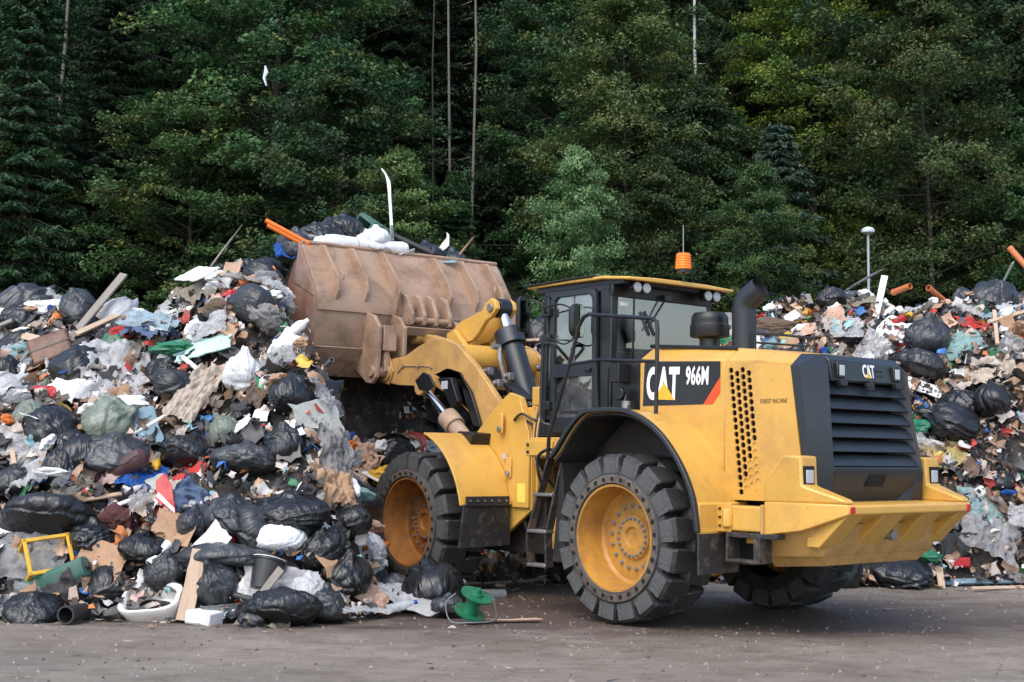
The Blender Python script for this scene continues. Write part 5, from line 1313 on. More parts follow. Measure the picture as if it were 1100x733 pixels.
('bag', 7.91, 22.1, 4.27, 0.84, 0.49, 0, 'bag_grey', 'grey plastic sack on the right crest', 'grey sack on the right crest'),
('bag', 6.97, 19.75, 2.45, 0.63, 0.63, 0, 'bag_black', 'black rubbish bag on the right heap above the yellow bag', 'black bag above the yellow'),
('cloth', 7.11, 20.31, 2.96, 0.77, 0.44, -10, 'beige', 'beige netting and fabric on the right heap', 'beige netting'),
('bag', 6.42, 19.61, 2.17, 0.57, 0.88, 70, 'bag_black', 'tall black slumped bag right of the grille', 'tall slumped bag'),
('film', 5.13, 21.03, 3.64, 0.51, 0.33, 0, 'film_white', 'white plastic film above the hood rear', 'white film above the hood'),
]
LONG = [
('plank', (-5.64, 16.72, 2.78), (-5.04, 17.5, 3.93), 0.055, 'wood_grey', 'long grey weathered plank leaning up past the crest of the left heap', 'leaning grey plank'),
('stick', (-5.68, 15.31, 1.93), (-5.61, 16.19, 2.31), 0.012, 'white', 'thin white bent cable at the left edge', 'white cable'),
('plank', (-4.57, 14.36, 1.11), (-3.86, 14.69, 1.24), 0.03, 'wood_pale', 'thin wooden slat lying across the heap below the maroon cushion', 'thin wooden slat'),
('stick', (-2.14, 14.44, 1.43), (-2.0, 15.29, 1.85), 0.015, 'white', 'thin white stick under the bucket', 'white stick'),
('pipe', (-0.97, 15.67, 0.03), (-0.06, 16.14, 0.01), 0.075, 'grey_plastic', 'long grey drain pipe on the ground behind the hose reel', 'long grey drain pipe'),
('stick', (-3.93, 17.46, 3.99), (-3.67, 17.62, 4.44), 0.01, 'wood_grey', 'thin twig sticking out of the crest', 'thin twig'),
('plank', (5.69, 21.29, 3.75), (5.93, 21.5, 4.56), 0.05, 'white', 'upright white board sticking out of the right crest', 'upright white crest board'),
('pipe', (6.21, 22.04, 4.36), (6.4, 21.72, 4.43), 0.055, 'orange_plastic', 'orange clay-coloured pipe, left one on the right crest', 'left orange pipe'),
('pipe', (6.65, 21.59, 4.39), (7.13, 21.98, 4.14), 0.05, 'orange_plastic', 'orange clay-coloured pipe, right one on the right crest', 'right orange pipe'),
('pipe', (8.06, 21.86, 5.09), (8.38, 21.56, 4.55), 0.055, 'orange_plastic', 'orange pipe end jutting in at the right edge', 'orange pipe at the edge'),
('plank', (5.17, 18.31, 0.32), (5.68, 18.46, 0.52), 0.03, 'wood_pale', 'pale timber batten slanting above the big bag', 'pale batten'),
('plank', (5.63, 18.1, 0.04), (6.86, 18.32, 0.06), 0.05, 'blue_paint', 'long faded blue board at the foot of the right heap', 'faded blue board'),
('plank', (5.89, 17.48, 0.02), (6.72, 17.95, 0.0), 0.03, 'wood_pale', 'wooden batten lying on the yard at the right', 'batten on the yard'),
('plank', (8.02, 22.17, 4.49), (8.11, 21.85, 4.85), 0.045, 'pale_grey', 'bent pale metal strip standing on the right crest', 'bent metal strip'),
('plank', (4.8, 21.97, 4.31), (4.85, 21.81, 4.04), 0.04, 'wood_grey', 'short grey plank on the crest above the hood', 'short grey plank'),
('stick', (5.44, 21.8, 4.38), (5.77, 21.56, 4.58), 0.014, 'grey_plastic', 'thin grey rod on the right crest', 'thin grey rod'),
('plank', (-3.96, 15.24, 1.86), (-4.15, 14.86, 1.5), 0.02, 'wood_grey', 'grey stick lying below the upright black bag', 'grey stick'),
('stick', (-3.78, 15.39, 2.12), (-4.19, 15.15, 1.82), 0.012, 'white', 'thin white curtain rod below the bedsheet', 'white curtain rod'),
('plank', (-4.94, 14.26, 0.93), (-5.08, 14.16, 0.73), 0.03, 'wood_grey', 'short grey slat at the left edge', 'short grey slat'),
]
# ------------------------------------------------------------------ heap body
def heap_mat():
    m, nt, b = nmat('compacted_rubbish')
    n1 = noise(nt, 3.0, 8, 0.7, 0.6); n2 = noise(nt, 11, 6, 0.7, 0.8)
    c = mixc(nt, ramp(nt, n1, 0.4, 0.6), (0.022, 0.019, 0.017), (0.075, 0.062, 0.052))
    c = mixc(nt, ramp(nt, n2, 0.58, 0.64), c, (0.20, 0.175, 0.155))
    c = mixc(nt, ramp(nt, noise(nt, 7, 5, 0.7, 1.0), 0.62, 0.66), c, (0.16, 0.09, 0.05))
    nt.links.new(c, b.inputs['Base Color']); b.inputs['Roughness'].default_value = 0.8
    bump(nt, b, n2, 1.0, 0.12)
    return m
hv, hf = [], []
hx = np.arange(-13, 14.01, 0.15); hy = np.arange(13.0, 28.01, 0.15)
for y in hy:
    for x in hx:
        z = heap_z(x, y)
        if z > 0.02: z += 0.10 * mnoise.noise(Vector((x * 3.1, y * 3.1, 0))) + 0.06 * mnoise.noise(Vector((x * 8, y * 8, 4)))
        hv.append((x, y, z - 0.05))
for j in range(len(hy) - 1):
    for i in range(len(hx) - 1):
        k = j * len(hx) + i
        if max(hv[k][2], hv[k + 1][2], hv[k + len(hx)][2], hv[k + len(hx) + 1][2]) > -0.08:
            hf.append((k, k + 1, k + 1 + len(hx), k + len(hx)))
ho = link('rubbish_heap', fast_mesh('rubbish_heap', hv, hf, 4, False), heap_mat())
tag(ho, 'dark compacted refuse forming the body of the heaps', 'rubbish heap', kind='stuff')

# ------------------------------------------------------------------ materials of the refuse
def bagmat(name, col, dust, rough=0.30):
    m, nt, b = nmat(name)
    oi = nt.nodes.new('ShaderNodeObjectInfo')
    c = mixc(nt, ramp(nt, noise(nt, 1.3, 4, 0.6, 0.8), 0.42, 0.78), col, dust)
    hs = nt.nodes.new('ShaderNodeHueSaturation')
    v = nt.nodes.new('ShaderNodeMapRange'); v.inputs[3].default_value = 0.6; v.inputs[4].default_value = 1.5
    nt.links.new(oi.outputs['Random'], v.inputs[0]); nt.links.new(v.outputs[0], hs.inputs['Value']); nt.links.new(c, hs.inputs['Color'])
    nt.links.new(hs.outputs[0], b.inputs['Base Color'])
    b.inputs['Roughness'].default_value = rough
    b.inputs['Specular IOR Level'].default_value = 0.55
    # long thin creases that run towards the knot (local Z)
    a = noise(nt, 5.0, 2.0, 0.5, 0.8, stretch=(1, 1, 0.22))
    bump(nt, b, a, 0.30, 0.10)
    return m
def filmmat(name, col, alpha, rough=0.3):
    m, nt, b = nmat(name)
    c = mixc(nt, ramp(nt, noise(nt, 3, 7, 0.7, 0.6), 0.45, 0.75), col, tuple(x * 0.62 for x in col))
    nt.links.new(c, b.inputs['Base Color']); b.inputs['Roughness'].default_value = rough
    a = noise(nt, 7, 6, 0.6, 2.0)
    bump(nt, b, a, 0.6, 0.08)
    tp = nt.nodes.new('ShaderNodeBsdfTransparent'); tl = nt.nodes.new('ShaderNodeBsdfTranslucent'); nt.links.new(c, tl.inputs[0])
    m1 = nt.nodes.new('ShaderNodeMixShader'); m1.inputs[0].default_value = 0.30
    nt.links.new(b.outputs[0], m1.inputs[1]); nt.links.new(tl.outputs[0], m1.inputs[2])
    m2 = nt.nodes.new('ShaderNodeMixShader'); m2.inputs[0].default_value = 1 - alpha
    nt.links.new(m1.outputs[0], m2.inputs[1]); nt.links.new(tp.outputs[0], m2.inputs[2])
    nt.links.new(m2.outputs[0], nt.nodes['Material Output'].inputs[0])
    return m
def stuffmat(name, col, dirt, rough=0.7, dscale=5, bstr=0.2, bscale=30):
    return paint('refuse_' + name, col, rough, dirt=dirt, dscale=dscale, dlo=0.45, dhi=0.72, damt=0.7, bstr=bstr, bscale=bscale)
dt = (0.10, 0.075, 0.055)
RM_ = {
    'bag_black': bagmat('black_bag_plastic', (0.005, 0.0058, 0.007), (0.014, 0.0152, 0.0165), 0.36),
    'bag_grey': bagmat('grey_bag_plastic', (0.017, 0.020, 0.023), (0.046, 0.048, 0.050), 0.38),
    'bag_white': bagmat('white_bag_plastic', (0.62, 0.63, 0.64), (0.42, 0.41, 0.38), 0.42),
    'bag_olive': bagmat('olive_bag_plastic', (0.075, 0.095, 0.072), (0.15, 0.16, 0.13), 0.45),
    'bag_green': bagmat('green_bag_plastic', (0.022, 0.070, 0.040), (0.07, 0.11, 0.075), 0.42),
    'bag_blue': bagmat('blue_bag_plastic', (0.035, 0.10, 0.24), (0.11, 0.16, 0.22), 0.42),
    'film_white': filmmat('white_plastic_film', (0.70, 0.70, 0.70), 0.80), 'film_clear': filmmat('clear_plastic_film', (0.70, 0.72, 0.72), 0.45, 0.2),
    'film_grey': filmmat('grey_plastic_film', (0.50, 0.50, 0.50), 0.70), 'film_blue': filmmat('blue_plastic_film', (0.45, 0.60, 0.66), 0.85),
    'film_teal': filmmat('teal_plastic_film', (0.36, 0.58, 0.56), 0.92), 'film_yellow': filmmat('yellow_plastic_film', (0.62, 0.50, 0.20), 0.92),
    'tarp_blue': filmmat('blue_tarpaulin', (0.02, 0.13, 0.48), 1.0, 0.4),
    'mint': stuffmat('mint_board', (0.42, 0.66, 0.58), (0.25, 0.36, 0.30)), 'white': stuffmat('white_board', (0.78, 0.77, 0.75), (0.48, 0.42, 0.36), 0.5),
    'paper': stuffmat('paper', (0.80, 0.80, 0.80), (0.5, 0.42, 0.38)), 'pale_grey': stuffmat('pale_grey_panel', (0.36, 0.38, 0.35), (0.2, 0.18, 0.15)),
    'leather': stuffmat('brown_leather', (0.13, 0.062, 0.035), (0.06, 0.03, 0.02), 0.5), 'maroon': stuffmat('maroon_vinyl', (0.055, 0.022, 0.024), (0.10, 0.06, 0.05), 0.4),
    'red_cloth': stuffmat('red_cloth', (0.42, 0.03, 0.025), (0.22, 0.05, 0.04), 0.85, 12), 'red': stuffmat('red_plastic', (0.40, 0.008, 0.010), (0.24, 0.02, 0.018), 0.4),
    'red_brown': stuffmat('redbrown_fibre', (0.085, 0.028, 0.026), (0.04, 0.018, 0.015), 0.95, 14, 1.0, 25), 'card': stuffmat('cardboard', (0.37, 0.225, 0.13), (0.20, 0.12, 0.07), 0.85, 4),
    'pink_card': stuffmat('pale_cardboard', (0.50, 0.32, 0.23), (0.28, 0.18, 0.12), 0.85, 4), 'yellow_plastic': stuffmat('yellow_plastic', (0.62, 0.36, 0.02), (0.35, 0.2, 0.05), 0.45),
    'green_plastic': stuffmat('green_plastic', (0.035, 0.115, 0.085), (0.09, 0.12, 0.10), 0.5), 'ceramic': stuffmat('white_ceramic', (0.80, 0.79, 0.76), (0.5, 0.38, 0.32), 0.2, 3, 0.03),
    'wood_pale': stuffmat('pale_wood', (0.46, 0.34, 0.24), (0.30, 0.21, 0.14), 0.8, 3), 'wood_grey': stuffmat('grey_wood', (0.24, 0.215, 0.185), (0.13, 0.11, 0.09), 0.9, 3),
    'orange_print': stuffmat('orange_packet', (0.66, 0.085, 0.02), (0.40, 0.07, 0.03), 0.4), 'black_plastic': stuffmat('black_plastic', (0.016, 0.017, 0.018), (0.05, 0.045, 0.04), 0.4),
    'foam': stuffmat('white_foam', (0.72, 0.72, 0.71), (0.5, 0.47, 0.42), 0.8), 'grey_plastic': stuffmat('grey_plastic', (0.145, 0.16, 0.172), (0.10, 0.09, 0.08), 0.45),
    'clear_plastic': filmmat('clear_bottle_plastic', (0.66, 0.70, 0.72), 0.55, 0.12), 'green_bright': stuffmat('bright_green_plastic', (0.006, 0.135, 0.062), (0.02, 0.09, 0.05), 0.4),
    'khaki': stuffmat('khaki_cloth', (0.20, 0.175, 0.13), (0.11, 0.095, 0.07), 0.9, 6, 0.5), 'beige': stuffmat('beige_cloth', (0.42, 0.35, 0.28), (0.24, 0.19, 0.15), 0.9, 6, 0.5),
    'denim': stuffmat('denim', (0.06, 0.095, 0.17), (0.10, 0.12, 0.15), 0.9, 6, 0.5), 'orange_plastic': stuffmat('orange_pipe', (0.50, 0.145, 0.045), (0.32, 0.11, 0.05), 0.55),
    'orange_bright': stuffmat('bright_orange_pipe', (0.80, 0.18, 0.02), (0.6, 0.13, 0.02), 0.4),
    'blue_paint': stuffmat('faded_blue', (0.14, 0.24, 0.30), (0.2, 0.2, 0.19), 0.7), 'dark_cloth': stuffmat('dark_cloth', (0.035, 0.033, 0.036), (0.075, 0.07, 0.066), 0.95, 6, 0.6),
    'brown_cloth': stuffmat('brown_cloth', (0.12, 0.078, 0.052), (0.06, 0.042, 0.03), 0.95, 6, 0.6), 'grey_cloth': stuffmat('grey_cloth', (0.20, 0.195, 0.19), (0.10, 0.095, 0.09), 0.95, 6, 0.6),
}
# ------------------------------------------------------------------ shapes of the refuse (unit size, shared)
def bag_mesh(seed):
    """tied sack: stuffed bulges, long folds, pleats gathered to the knot on local +Z"""
    bm = bmesh.new(); bmesh.ops.create_icosphere(bm, subdivisions=5, radius=1.0)
    rnd = random.Random(seed); o = Vector((seed * 7.1, seed * 3.3, 0))
    rv = lambda: Vector((rnd.gauss(0, 1), rnd.gauss(0, 1), rnd.gauss(0, 1))).normalized()
    bul = [(rv(), rnd.uniform(0.06, 0.20), rnd.uniform(0.25, 0.6)) for _ in range(7)]
    cre = []
    for _ in range(16):
        n = rv(); a = rv(); a = (a - n * a.dot(n)).normalized()
        cre.append((n, a, rnd.uniform(-0.45, 0.45), rnd.uniform(0.035, 0.09), rnd.uniform(0.02, 0.06), rnd.uniform(0.0, 0.5)))
    for v in bm.verts:
        d = v.co.normalized()
        w = d + 0.16 * Vector((mnoise.noise(d * 1.9 + o), mnoise.noise(d * 1.9 - o), mnoise.noise(d * 2.1 + o * 2)))
        r_ = 0.95 + 0.10 * mnoise.noise(d * 1.2 + o)
        for n, am, wd in bul:
            r_ += am * math.exp(-(1 - d.dot(n)) / (wd * 0.5))
        for n, a, off, wd, am, ext in cre:
            t = (w.dot(n) - off) / wd
            if -3 < t < 4:
                win = max(0.0, min(1.0, (w.dot(a) - ext + 0.35) * 3))
                r_ += win * am * (-math.exp(-t * t * 1.2) + 0.75 * math.exp(-(t - 1.7) ** 2 * 0.7))
        c = d.z
        if c > 0.25:
            az = math.atan2(w.y, w.x); k = ((c - 0.25) / 0.75)
            r_ += 0.055 * k * (math.sin(az * 9 + 3 * mnoise.noise(d * 1.5 + o)) + 0.6 * math.sin(az * 17 + 5 * mnoise.noise(d * 2 - o))) * (1 - k ** 6)
        pz = 1.0
        p = d * r_
        if c > 0.80:                       # neck and tuft
            k = (c - 0.80) / 0.20
            s_ = 1 - 0.35 * math.sin(k * math.pi * 0.8)
            p.x *= s_; p.y *= s_; p.z += 0.30 * k ** 2
        p.z *= 0.92
        if p.z < -0.50: p.z = -0.50 + (p.z + 0.50) * 0.4
        v.co = p
    me = bpy.data.meshes.new('rubbish_bag'); bm.to_mesh(me); bm.free()
    me.polygons.foreach_set('use_smooth', np.ones(len(me.polygons), bool))
    return me
def sheet_mesh(seed, n=26, amp=0.16, crease=0.10, freq=1.6, th=0.0, droop=0.2, ragged=0.12):
    """crumpled sheet in the XY plane, unit square"""
    o = Vector((seed * 5.7, seed * 2.1, seed))
    vs = []
    for j in range(n):
        for i in range(n):
            u, v = i / (n - 1) * 2 - 1, j / (n - 1) * 2 - 1
            e = max(abs(u), abs(v))
            ru = u * (1 + ragged * mnoise.noise(Vector((v * 2.5, seed, 0))) * abs(u)); rv = v * (1 + ragged * mnoise.noise(Vector((u * 2.5, 0, seed))) * abs(v))
            q = Vector((u * freq, v * freq, 0)) + o
            z = amp * 2 * mnoise.noise(q) + crease * (1 - 2 * abs(mnoise.noise(q * 2.3))) + crease * 0.5 * (1 - 2 * abs(mnoise.noise(q * 5.1))) - droop * e * e * 0.5
            vs.append((ru * 0.5 + 0.05 * mnoise.noise(q * 1.7 + o), rv * 0.5 + 0.05 * mnoise.noise(q * 1.9 - o), z * 0.5))
    fs = [(j * n + i, j * n + i + 1, (j + 1) * n + i + 1, (j + 1) * n + i) for j in range(n - 1) for i in range(n - 1)]
    me = fast_mesh('sheet', vs, fs, 4, True)
    return me
def ball_cloth(seed):
    bm = bmesh.new(); bmesh.ops.create_icosphere(bm, subdivisions=5, radius=1.0)
    o = Vector((seed * 3.7, seed * 9.1, 1))
    for v in bm.verts:
        d = v.co.normalized()
        w = d + 0.5 * Vector((mnoise.noise(d * 1.7 + o), mnoise.noise(d * 1.7 - o), mnoise.noise(d * 1.5 + o * 2)))
        r_ = 1 + 0.4 * mnoise.noise(d * 1.4 + o) + 0.30 * (0.5 - abs(mnoise.noise(w * 2.4 + o))) + 0.16 * (0.5 - abs(mnoise.noise(w * 5.5 - o))) + 0.06 * (0.5 - abs(mnoise.noise(w * 12 - o)))
        v.co = d * r_; v.co.z *= 0.7
    me = bpy.data.meshes.new('cloth_bundle'); bm.to_mesh(me); bm.free()
    me.polygons.foreach_set('use_smooth', np.ones(len(me.polygons), bool))
    return me
def card_mesh(seed):
    """bent cardboard with a folded flap and thickness"""
    rnd = random.Random(seed)
    xs_ = [-0.5, -0.5 + rnd.uniform(.2, .35), rnd.uniform(0, .2), 0.5]
    zz = [rnd.uniform(-.12, .2), 0, rnd.uniform(-.05, .08), rnd.uniform(-.2, .25)]
    mb = MB(); ring = []
    n = 6
    vs, fs = [], []
    for i, (x, z) in enumerate(zip(xs_, zz)):
        for j in range(n):
            v = j / (n - 1) - 0.5
            vs.append((x + 0.04 * rnd.uniform(-1, 1), v * rnd.uniform(0.88, 1.0) + (rnd.uniform(-.07, .07) if j in (0, n - 1) else 0), z + 0.05 * mnoise.noise(Vector((x * 3, v * 3, seed)))))
    m_ = len(vs)
    vs += [(x, y, z - 0.012) for x, y, z in vs]
    for i in range(3):
        for j in range(n - 1):
            a = i * n + j
            fs.append((a, a + n, a + n + 1, a + 1)); fs.append((m_ + a + 1, m_ + a + n + 1, m_ + a + n, m_ + a))
    edge = [i * n for i in range(4)] + [3 * n + j for j in range(1, n)] + [i * n + n - 1 for i in (2, 1, 0)] + [j for j in range(n - 2, 0, -1)]
    for k in range(len(edge)):
        a, b_ = edge[k], edge[(k + 1) % len(edge)]
        fs.append((b_, a, m_ + a, m_ + b_))
    return MB().add(vs, fs).mesh('cardboard', 20)
def plank_mesh(seed):
    rnd = random.Random(seed); mb = MB()
    rings = []
    for k in range(7):
        x = k / 6 - 0.5; b_ = 0.03 * math.sin(k * 0.9 + seed)
        rings.append([(x + rnd.uniform(-.01, .01), y * rnd.uniform(.93, 1.05), z * rnd.uniform(.93, 1.05) + b_ * 0.1) for y, z in ((-.5, -.5), (.5, -.5), (.5, .5), (-.5, .5))])
    return mb.loft(rings).mesh('plank', 30)
BAGS = [bag_mesh(i + 1) for i in range(9)]
FILMS = [sheet_mesh(i + 20, 34, 0.30, 0.22, 1.5, ragged=0.05) for i in range(6)]
BOARDS = [sheet_mesh(i + 40, 8, 0.012, 0.004, 0.8, droop=0.02, ragged=0.28) for i in range(4)]
CLOTHS = [ball_cloth(i + 3) for i in range(6)]
CARDS = [card_mesh(i + 5) for i in range(6)]
PLANKS = [plank_mesh(i) for i in range(3)]
PIPEM = MB().lathe([(0.40, 0.02), (0.40, 0.0), (0.5, 0.0), (0.5, 0.08), (0.46, 0.10), (0.46, 0.98), (0.46, 1.0), (0.38, 1.0), (0.38, 0.9)], (0, 0, 0), (1, 0, 0), 20).mesh('pipe', 30)
STICKM = MB().tube(arc_pts([(0, 0, 0), (0.33, 0.6, 0.4), (0.66, -0.3, 0.9), (1, 0, 0)], 4), 0.5, 6).mesh('stick', 60)
for me in BOARDS:   # give the boards thickness
    bm = bmesh.new(); bm.from_mesh(me)
    bmesh.ops.solidify(bm, geom=bm.faces[:], thickness=0.025)
    bm.to_mesh(me); bm.free()
    me.polygons.foreach_set('use_smooth', np.zeros(len(me.polygons), bool))

def surf_frame(x, y, ang, tilt=0.0):
    """axes on the heap: e1 level to the right, e2 up the slope, n out of the surface, turned by ang in the surface"""
    n = Vector(heap_n(x, y)); e1 = Vector((1, 0, 0)); e1 = (e1 - n * e1.dot(n)).normalized(); e2 = n.cross(e1)
    M = Matrix((e1, e2, n)).transposed()
    return M @ Matrix.Rotation(R(tilt), 3, 'X') @ Matrix.Rotation(R(ang), 3, 'Z')
def put(name, me, mat, loc, M3, scale, parent=None):
    if len(me.materials) == 0: me.materials.append(mat)
    o = link(name, me, None, parent)
    o.material_slots[0].link = 'OBJECT'; o.material_slots[0].material = mat
    o.matrix_world = Matrix.Translation(loc) @ M3.to_4x4() @ Matrix.Diagonal((*scale, 1))
    return o
def part(mb, name, mat, root, bevel=0.0):
    return mb.build(name, mat, root, bevel)
LAND = []
FOOT = []
ri = random.Random(11)
CATS = {'bag': ('rubbish_bag', 'rubbish bag'), 'film': ('plastic_sheet', 'plastic sheet'), 'board': ('board', 'board'), 'cloth': ('cloth_bundle', 'cloth'), 'card': ('cardboard', 'cardboard'), 'panel': ('sheet_of_plastic', 'panel'), 'cushion': ('cushion', 'cushion'), 'case': ('suitcase', 'suitcase'), 'crate': ('crate', 'crate'), 'tube': ('canister', 'canister'), 'sink': ('sink', 'sink'), 'packet': ('packet', 'packet'), 'tub': ('plastic_pot', 'pot'), 'pipe': ('drain_pipe', 'pipe'), 'box': ('box', 'box'), 'tray': ('tray', 'tray'), 'bottle': ('bottle', 'bottle'), 'plank': ('plank', 'plank'), 'stick': ('stick', 'stick')}
def rootM(o, loc, M3):
    o.matrix_world = Matrix.Translation(loc) @ M3.to_4x4()
for (k, x, y, z, w, h, ang, mt, lab, sh) in ITEMS:
    mat = RM_[mt]; nm, cat = CATS[k]
    n = Vector(heap_n(x, y)); P0 = Vector((x, y, max(z, 0.0)))
    M3 = surf_frame(x, y, ang)
    LAND.append((P0.copy(), sh)); FOOT.append((x, y, 0.46 * max(w, h) + 0.10))
    UP = Matrix((Vector((1, 0, 0)), Vector((0, 0.45, 0.9)).normalized(), Vector((0, -0.9, 0.45)).normalized())).transposed() @ Matrix.Rotation(R(ang), 3, 'Z')   # upright, leaning back
    lev = Matrix.Rotation(R(ri.uniform(-25, 25)), 3, 'Z') @ Matrix.Rotation(R(-ang), 3, 'Y')
    if k == 'bag':
        dd = min(w, h) * 0.5
        o = put(nm, ri.choice(BAGS), mat, P0, lev @ Matrix.Rotation(R(ri.uniform(-40, 40)), 3, 'X') @ Matrix.Rotation(R(ri.uniform(0, 360)), 3, 'Z'), (w * 0.50, max(w, h) * 0.42, h * 0.54))
    elif k == 'film':
        o = put(nm, ri.choice(FILMS), mat, P0 + n * 0.05, M3, (w * 1.1, h * 1.25, min(w, h) * 0.75))
    elif k == 'cloth':
        o = put(nm, ri.choice(CLOTHS if mt == 'red_brown' else FILMS), mat, P0 + (n * 0.04 if mt != 'red_brown' else Vector()), lev if mt == 'red_brown' else surf_frame(x, y, ang + ri.uniform(-30, 30), ri.uniform(-15, 15)), (w * 0.46, min(w, h) * 0.45, h * 0.58) if mt == 'red_brown' else (w * 1.05, h * 1.25, min(w, h) * 1.1))
    elif k == 'board':
        o = put(nm, ri.choice(BOARDS), mat, P0 + n * 0.06, surf_frame(x, y, ang, ri.uniform(-12, 18)), (w, h * 1.15, 0.6))
    elif k == 'card':
        o = put(nm, ri.choice(CARDS), mat, P0 + n * 0.06, surf_frame(x, y, ang, 10), (w * 1.05, h * 1.2, 0.5))
    elif k == 'plank':
        o = put(nm, PLANKS[0], mat, P0, Matrix((Vector((0.06, 0.22, 0.97)).normalized(), Vector((1, -0.1, -0.04)).normalized(), Vector((0.08, -0.97, 0.22)).normalized())).transposed(), (h, w, 0.03))
    elif k == 'pipe':
        o = put(nm, PIPEM, mat, P0, Matrix.Rotation(R(ang + 70), 3, 'Z'), (0.35, h * 1.05, h * 1.05))
    else:
        o = empty(nm); S3 = UP if k in ('crate', 'panel', 'case', 'packet') else lev
        off = n * 0.05
        if z < 0.35 and k in ('tub', 'sink', 'tray', 'box', 'crate', 'packet'): off = Vector((0, 0, 0))
        rootM(o, P0 + off, (Matrix.Rotation(R(28), 3, 'Z') @ S3) if k == 'crate' else S3)
        if k == 'panel':
            part(MB().prism([(-w / 2, -h / 2), (w / 2, -h / 2), (w / 2 * 0.8, h * 0.2), (w * 0.1, h / 2), (-w * 0.4, h * 0.35)], 'Z', -0.012, 0.012), 'panel', mat, o, 0.004)
            part(MB().prism([(-w * 0.42, h * 0.02), (-w * 0.30, h * 0.1), (w * 0.44, -h * 0.30), (w * 0.44, -h * 0.40)], 'Z', 0.0125, 0.0155), 'stripe', RM_['white'], o)
        elif k == 'cushion':
            b_ = MB(); b_.loft([[(xx * w / 2, 0.11 * c * math.cos(a), h * 0.52 * c * math.sin(a)) for a in [i * math.pi / 8 for i in range(16)]] for xx, c in ((-1, .55), (-.94, .85), (-.8, 1), (-.3, 1.04), (.3, 1.0), (.8, 1.02), (.94, .85), (1, .5))])
            part(b_, 'pad', mat, o)
            part(MB().tube([(xx * w * 0.48, -0.112, h * 0.02 + 0.01 * math.sin(xx * 9)) for xx in [i / 8 - 1 for i in range(17)]], 0.006, 5), 'seam', mat, o)
        elif k == 'case':
            part(MB().box((0, 0, 0), (w, h, 0.16)), 'shell', mat, o, 0.035)
            part(MB().box((0, 0, 0.0), (w * 1.015, h * 0.06, 0.17)), 'strap', RM_['black_plastic'], o, 0.004)
            part(MB().tube(arc_pts([(-0.07, h / 2, 0), (-0.05, h / 2 + 0.05, 0.02), (0.05, h / 2 + 0.05, 0.02), (0.07, h / 2, 0)], 4), 0.012, 6), 'handle', RM_['black_plastic'], o)
        elif k == 'crate':
            b_ = MB(); d_ = 0.26; t_ = 0.022
            for sx in (-1, 1):
                for sy in (-1, 1): b_.box((sx * (w / 2 - t_), sy * (h / 2 - t_), 0), (t_ * 2, t_ * 2, d_))
            for zz in (-d_ / 2, d_ / 2):
                for sy in (-1, 1): b_.box((0, sy * (h / 2 - t_), zz), (w, t_ * 1.8, t_ * 1.6))
                for sx in (-1, 1): b_.box((sx * (w / 2 - t_), 0, zz), (t_ * 1.8, h, t_ * 1.6))
            part(b_, 'frame', mat, o, 0.006)
            for i in range(-1, 2): part(MB().box((i * w * 0.24, 0, -d_ / 2 - 0.012), (t_ * 2, h * 0.96, 0.018)), 'slat', mat, o, 0.004)
        elif k == 'tube':
            prof_ = rrect(-0.09, 0.09, -h * 0.5, h * 0.5, 0.07)
            part(MB().loft([[(xx * w / 2, yy * s_, zz * s_) for yy, zz in prof_] for xx, s_ in ((-1, .86), (-.96, 1), (-.5, 1), (-.48, .96), (-.4, .96), (-.38, 1), (.5, 1), (.96, 1), (1, .86))]), 'body', mat, o)
            part(MB().cyl((w / 2, 0, 0), (w / 2 + 0.04, 0, 0), 0.035, n=12), 'cap', RM_['black_plastic'], o, 0.004)
        elif k == 'sink':
            b_ = MB(); rings = []
            for s_, zz in ((0.72, -0.5), (0.86, -0.3), (0.97, 0.25), (1.0, 0.42), (0.98, 0.5), (0.86, 0.5), (0.80, 0.40), (0.72, -0.15), (0.55, -0.28)):
                rings.append([(px_ * s_ * w, py_ * s_ * w * 0.62, zz * h * 0.8) for px_, py_ in rrect(-.5, .5, -.5, .5, .3, 5)])
            b_.loft(rings); bo = part(b_, 'basin', mat, o)
            part(MB().cyl((0.02, 0, -0.20 * h), (0.02, 0, -0.24 * h), 0.03, n=14), 'drain', RM_['black_plastic'], o)
            for dx_ in (-0.08, 0.08): part(MB().cyl((dx_, w * 0.27, h * 0.38), (dx_, w * 0.27, h * 0.41), 0.018, n=10), 'tap_hole', RM_['black_plastic'], o)
            o.rotation_euler = (R(38), R(-6), R(-10))
        elif k == 'packet':
            m_ = sheet_mesh(77, 12, 0.1, 0.06, 1.2, droop=0.5)
            put('wrapper', m_, mat, Vector(), Matrix.Identity(3), (1, 1, 1)).parent = o
            o.children[0].matrix_local = Matrix.Diagonal((w * 1.1, h * 1.2, 0.4, 1))
            part(MB().prism([(-w * .34, -h * .3), (w * .10, -h * .34), (w * .22, h * .1), (-w * .1, h * .22)], 'Z', 0.052, 0.056), 'print', RM_['white'], o)
            part(MB().prism([(w * .16, -h * .3), (w * .42, -h * .2), (w * .40, h * .25), (w * .28, h * .22)], 'Z', 0.050, 0.054), 'print', RM_['yellow_plastic'], o)
        elif k == 'tub':
            part(MB().lathe([(0.0, -0.5 * h), (0.40 * w, -0.5 * h), (0.48 * w, 0.36 * h), (0.52 * w, 0.37 * h), (0.52 * w, 0.44 * h), (0.46 * w, 0.44 * h), (0.40 * w, -0.3 * h), (0, -0.4 * h)], (0, 0, 0), (0, 0, 1), 24), 'body', mat, o)
            if mt == 'black_plastic': part(MB().lathe([(0.0, 0.50 * h), (0.40 * w, 0.49 * h), (0.53 * w, 0.46 * h), (0.53 * w, 0.44 * h)], (0, 0, 0), (0, 0, 1), 24), 'lid', RM_['white'], o)
            o.rotation_euler = (R(-18), R(10 + ang), 0)
        elif k == 'box':
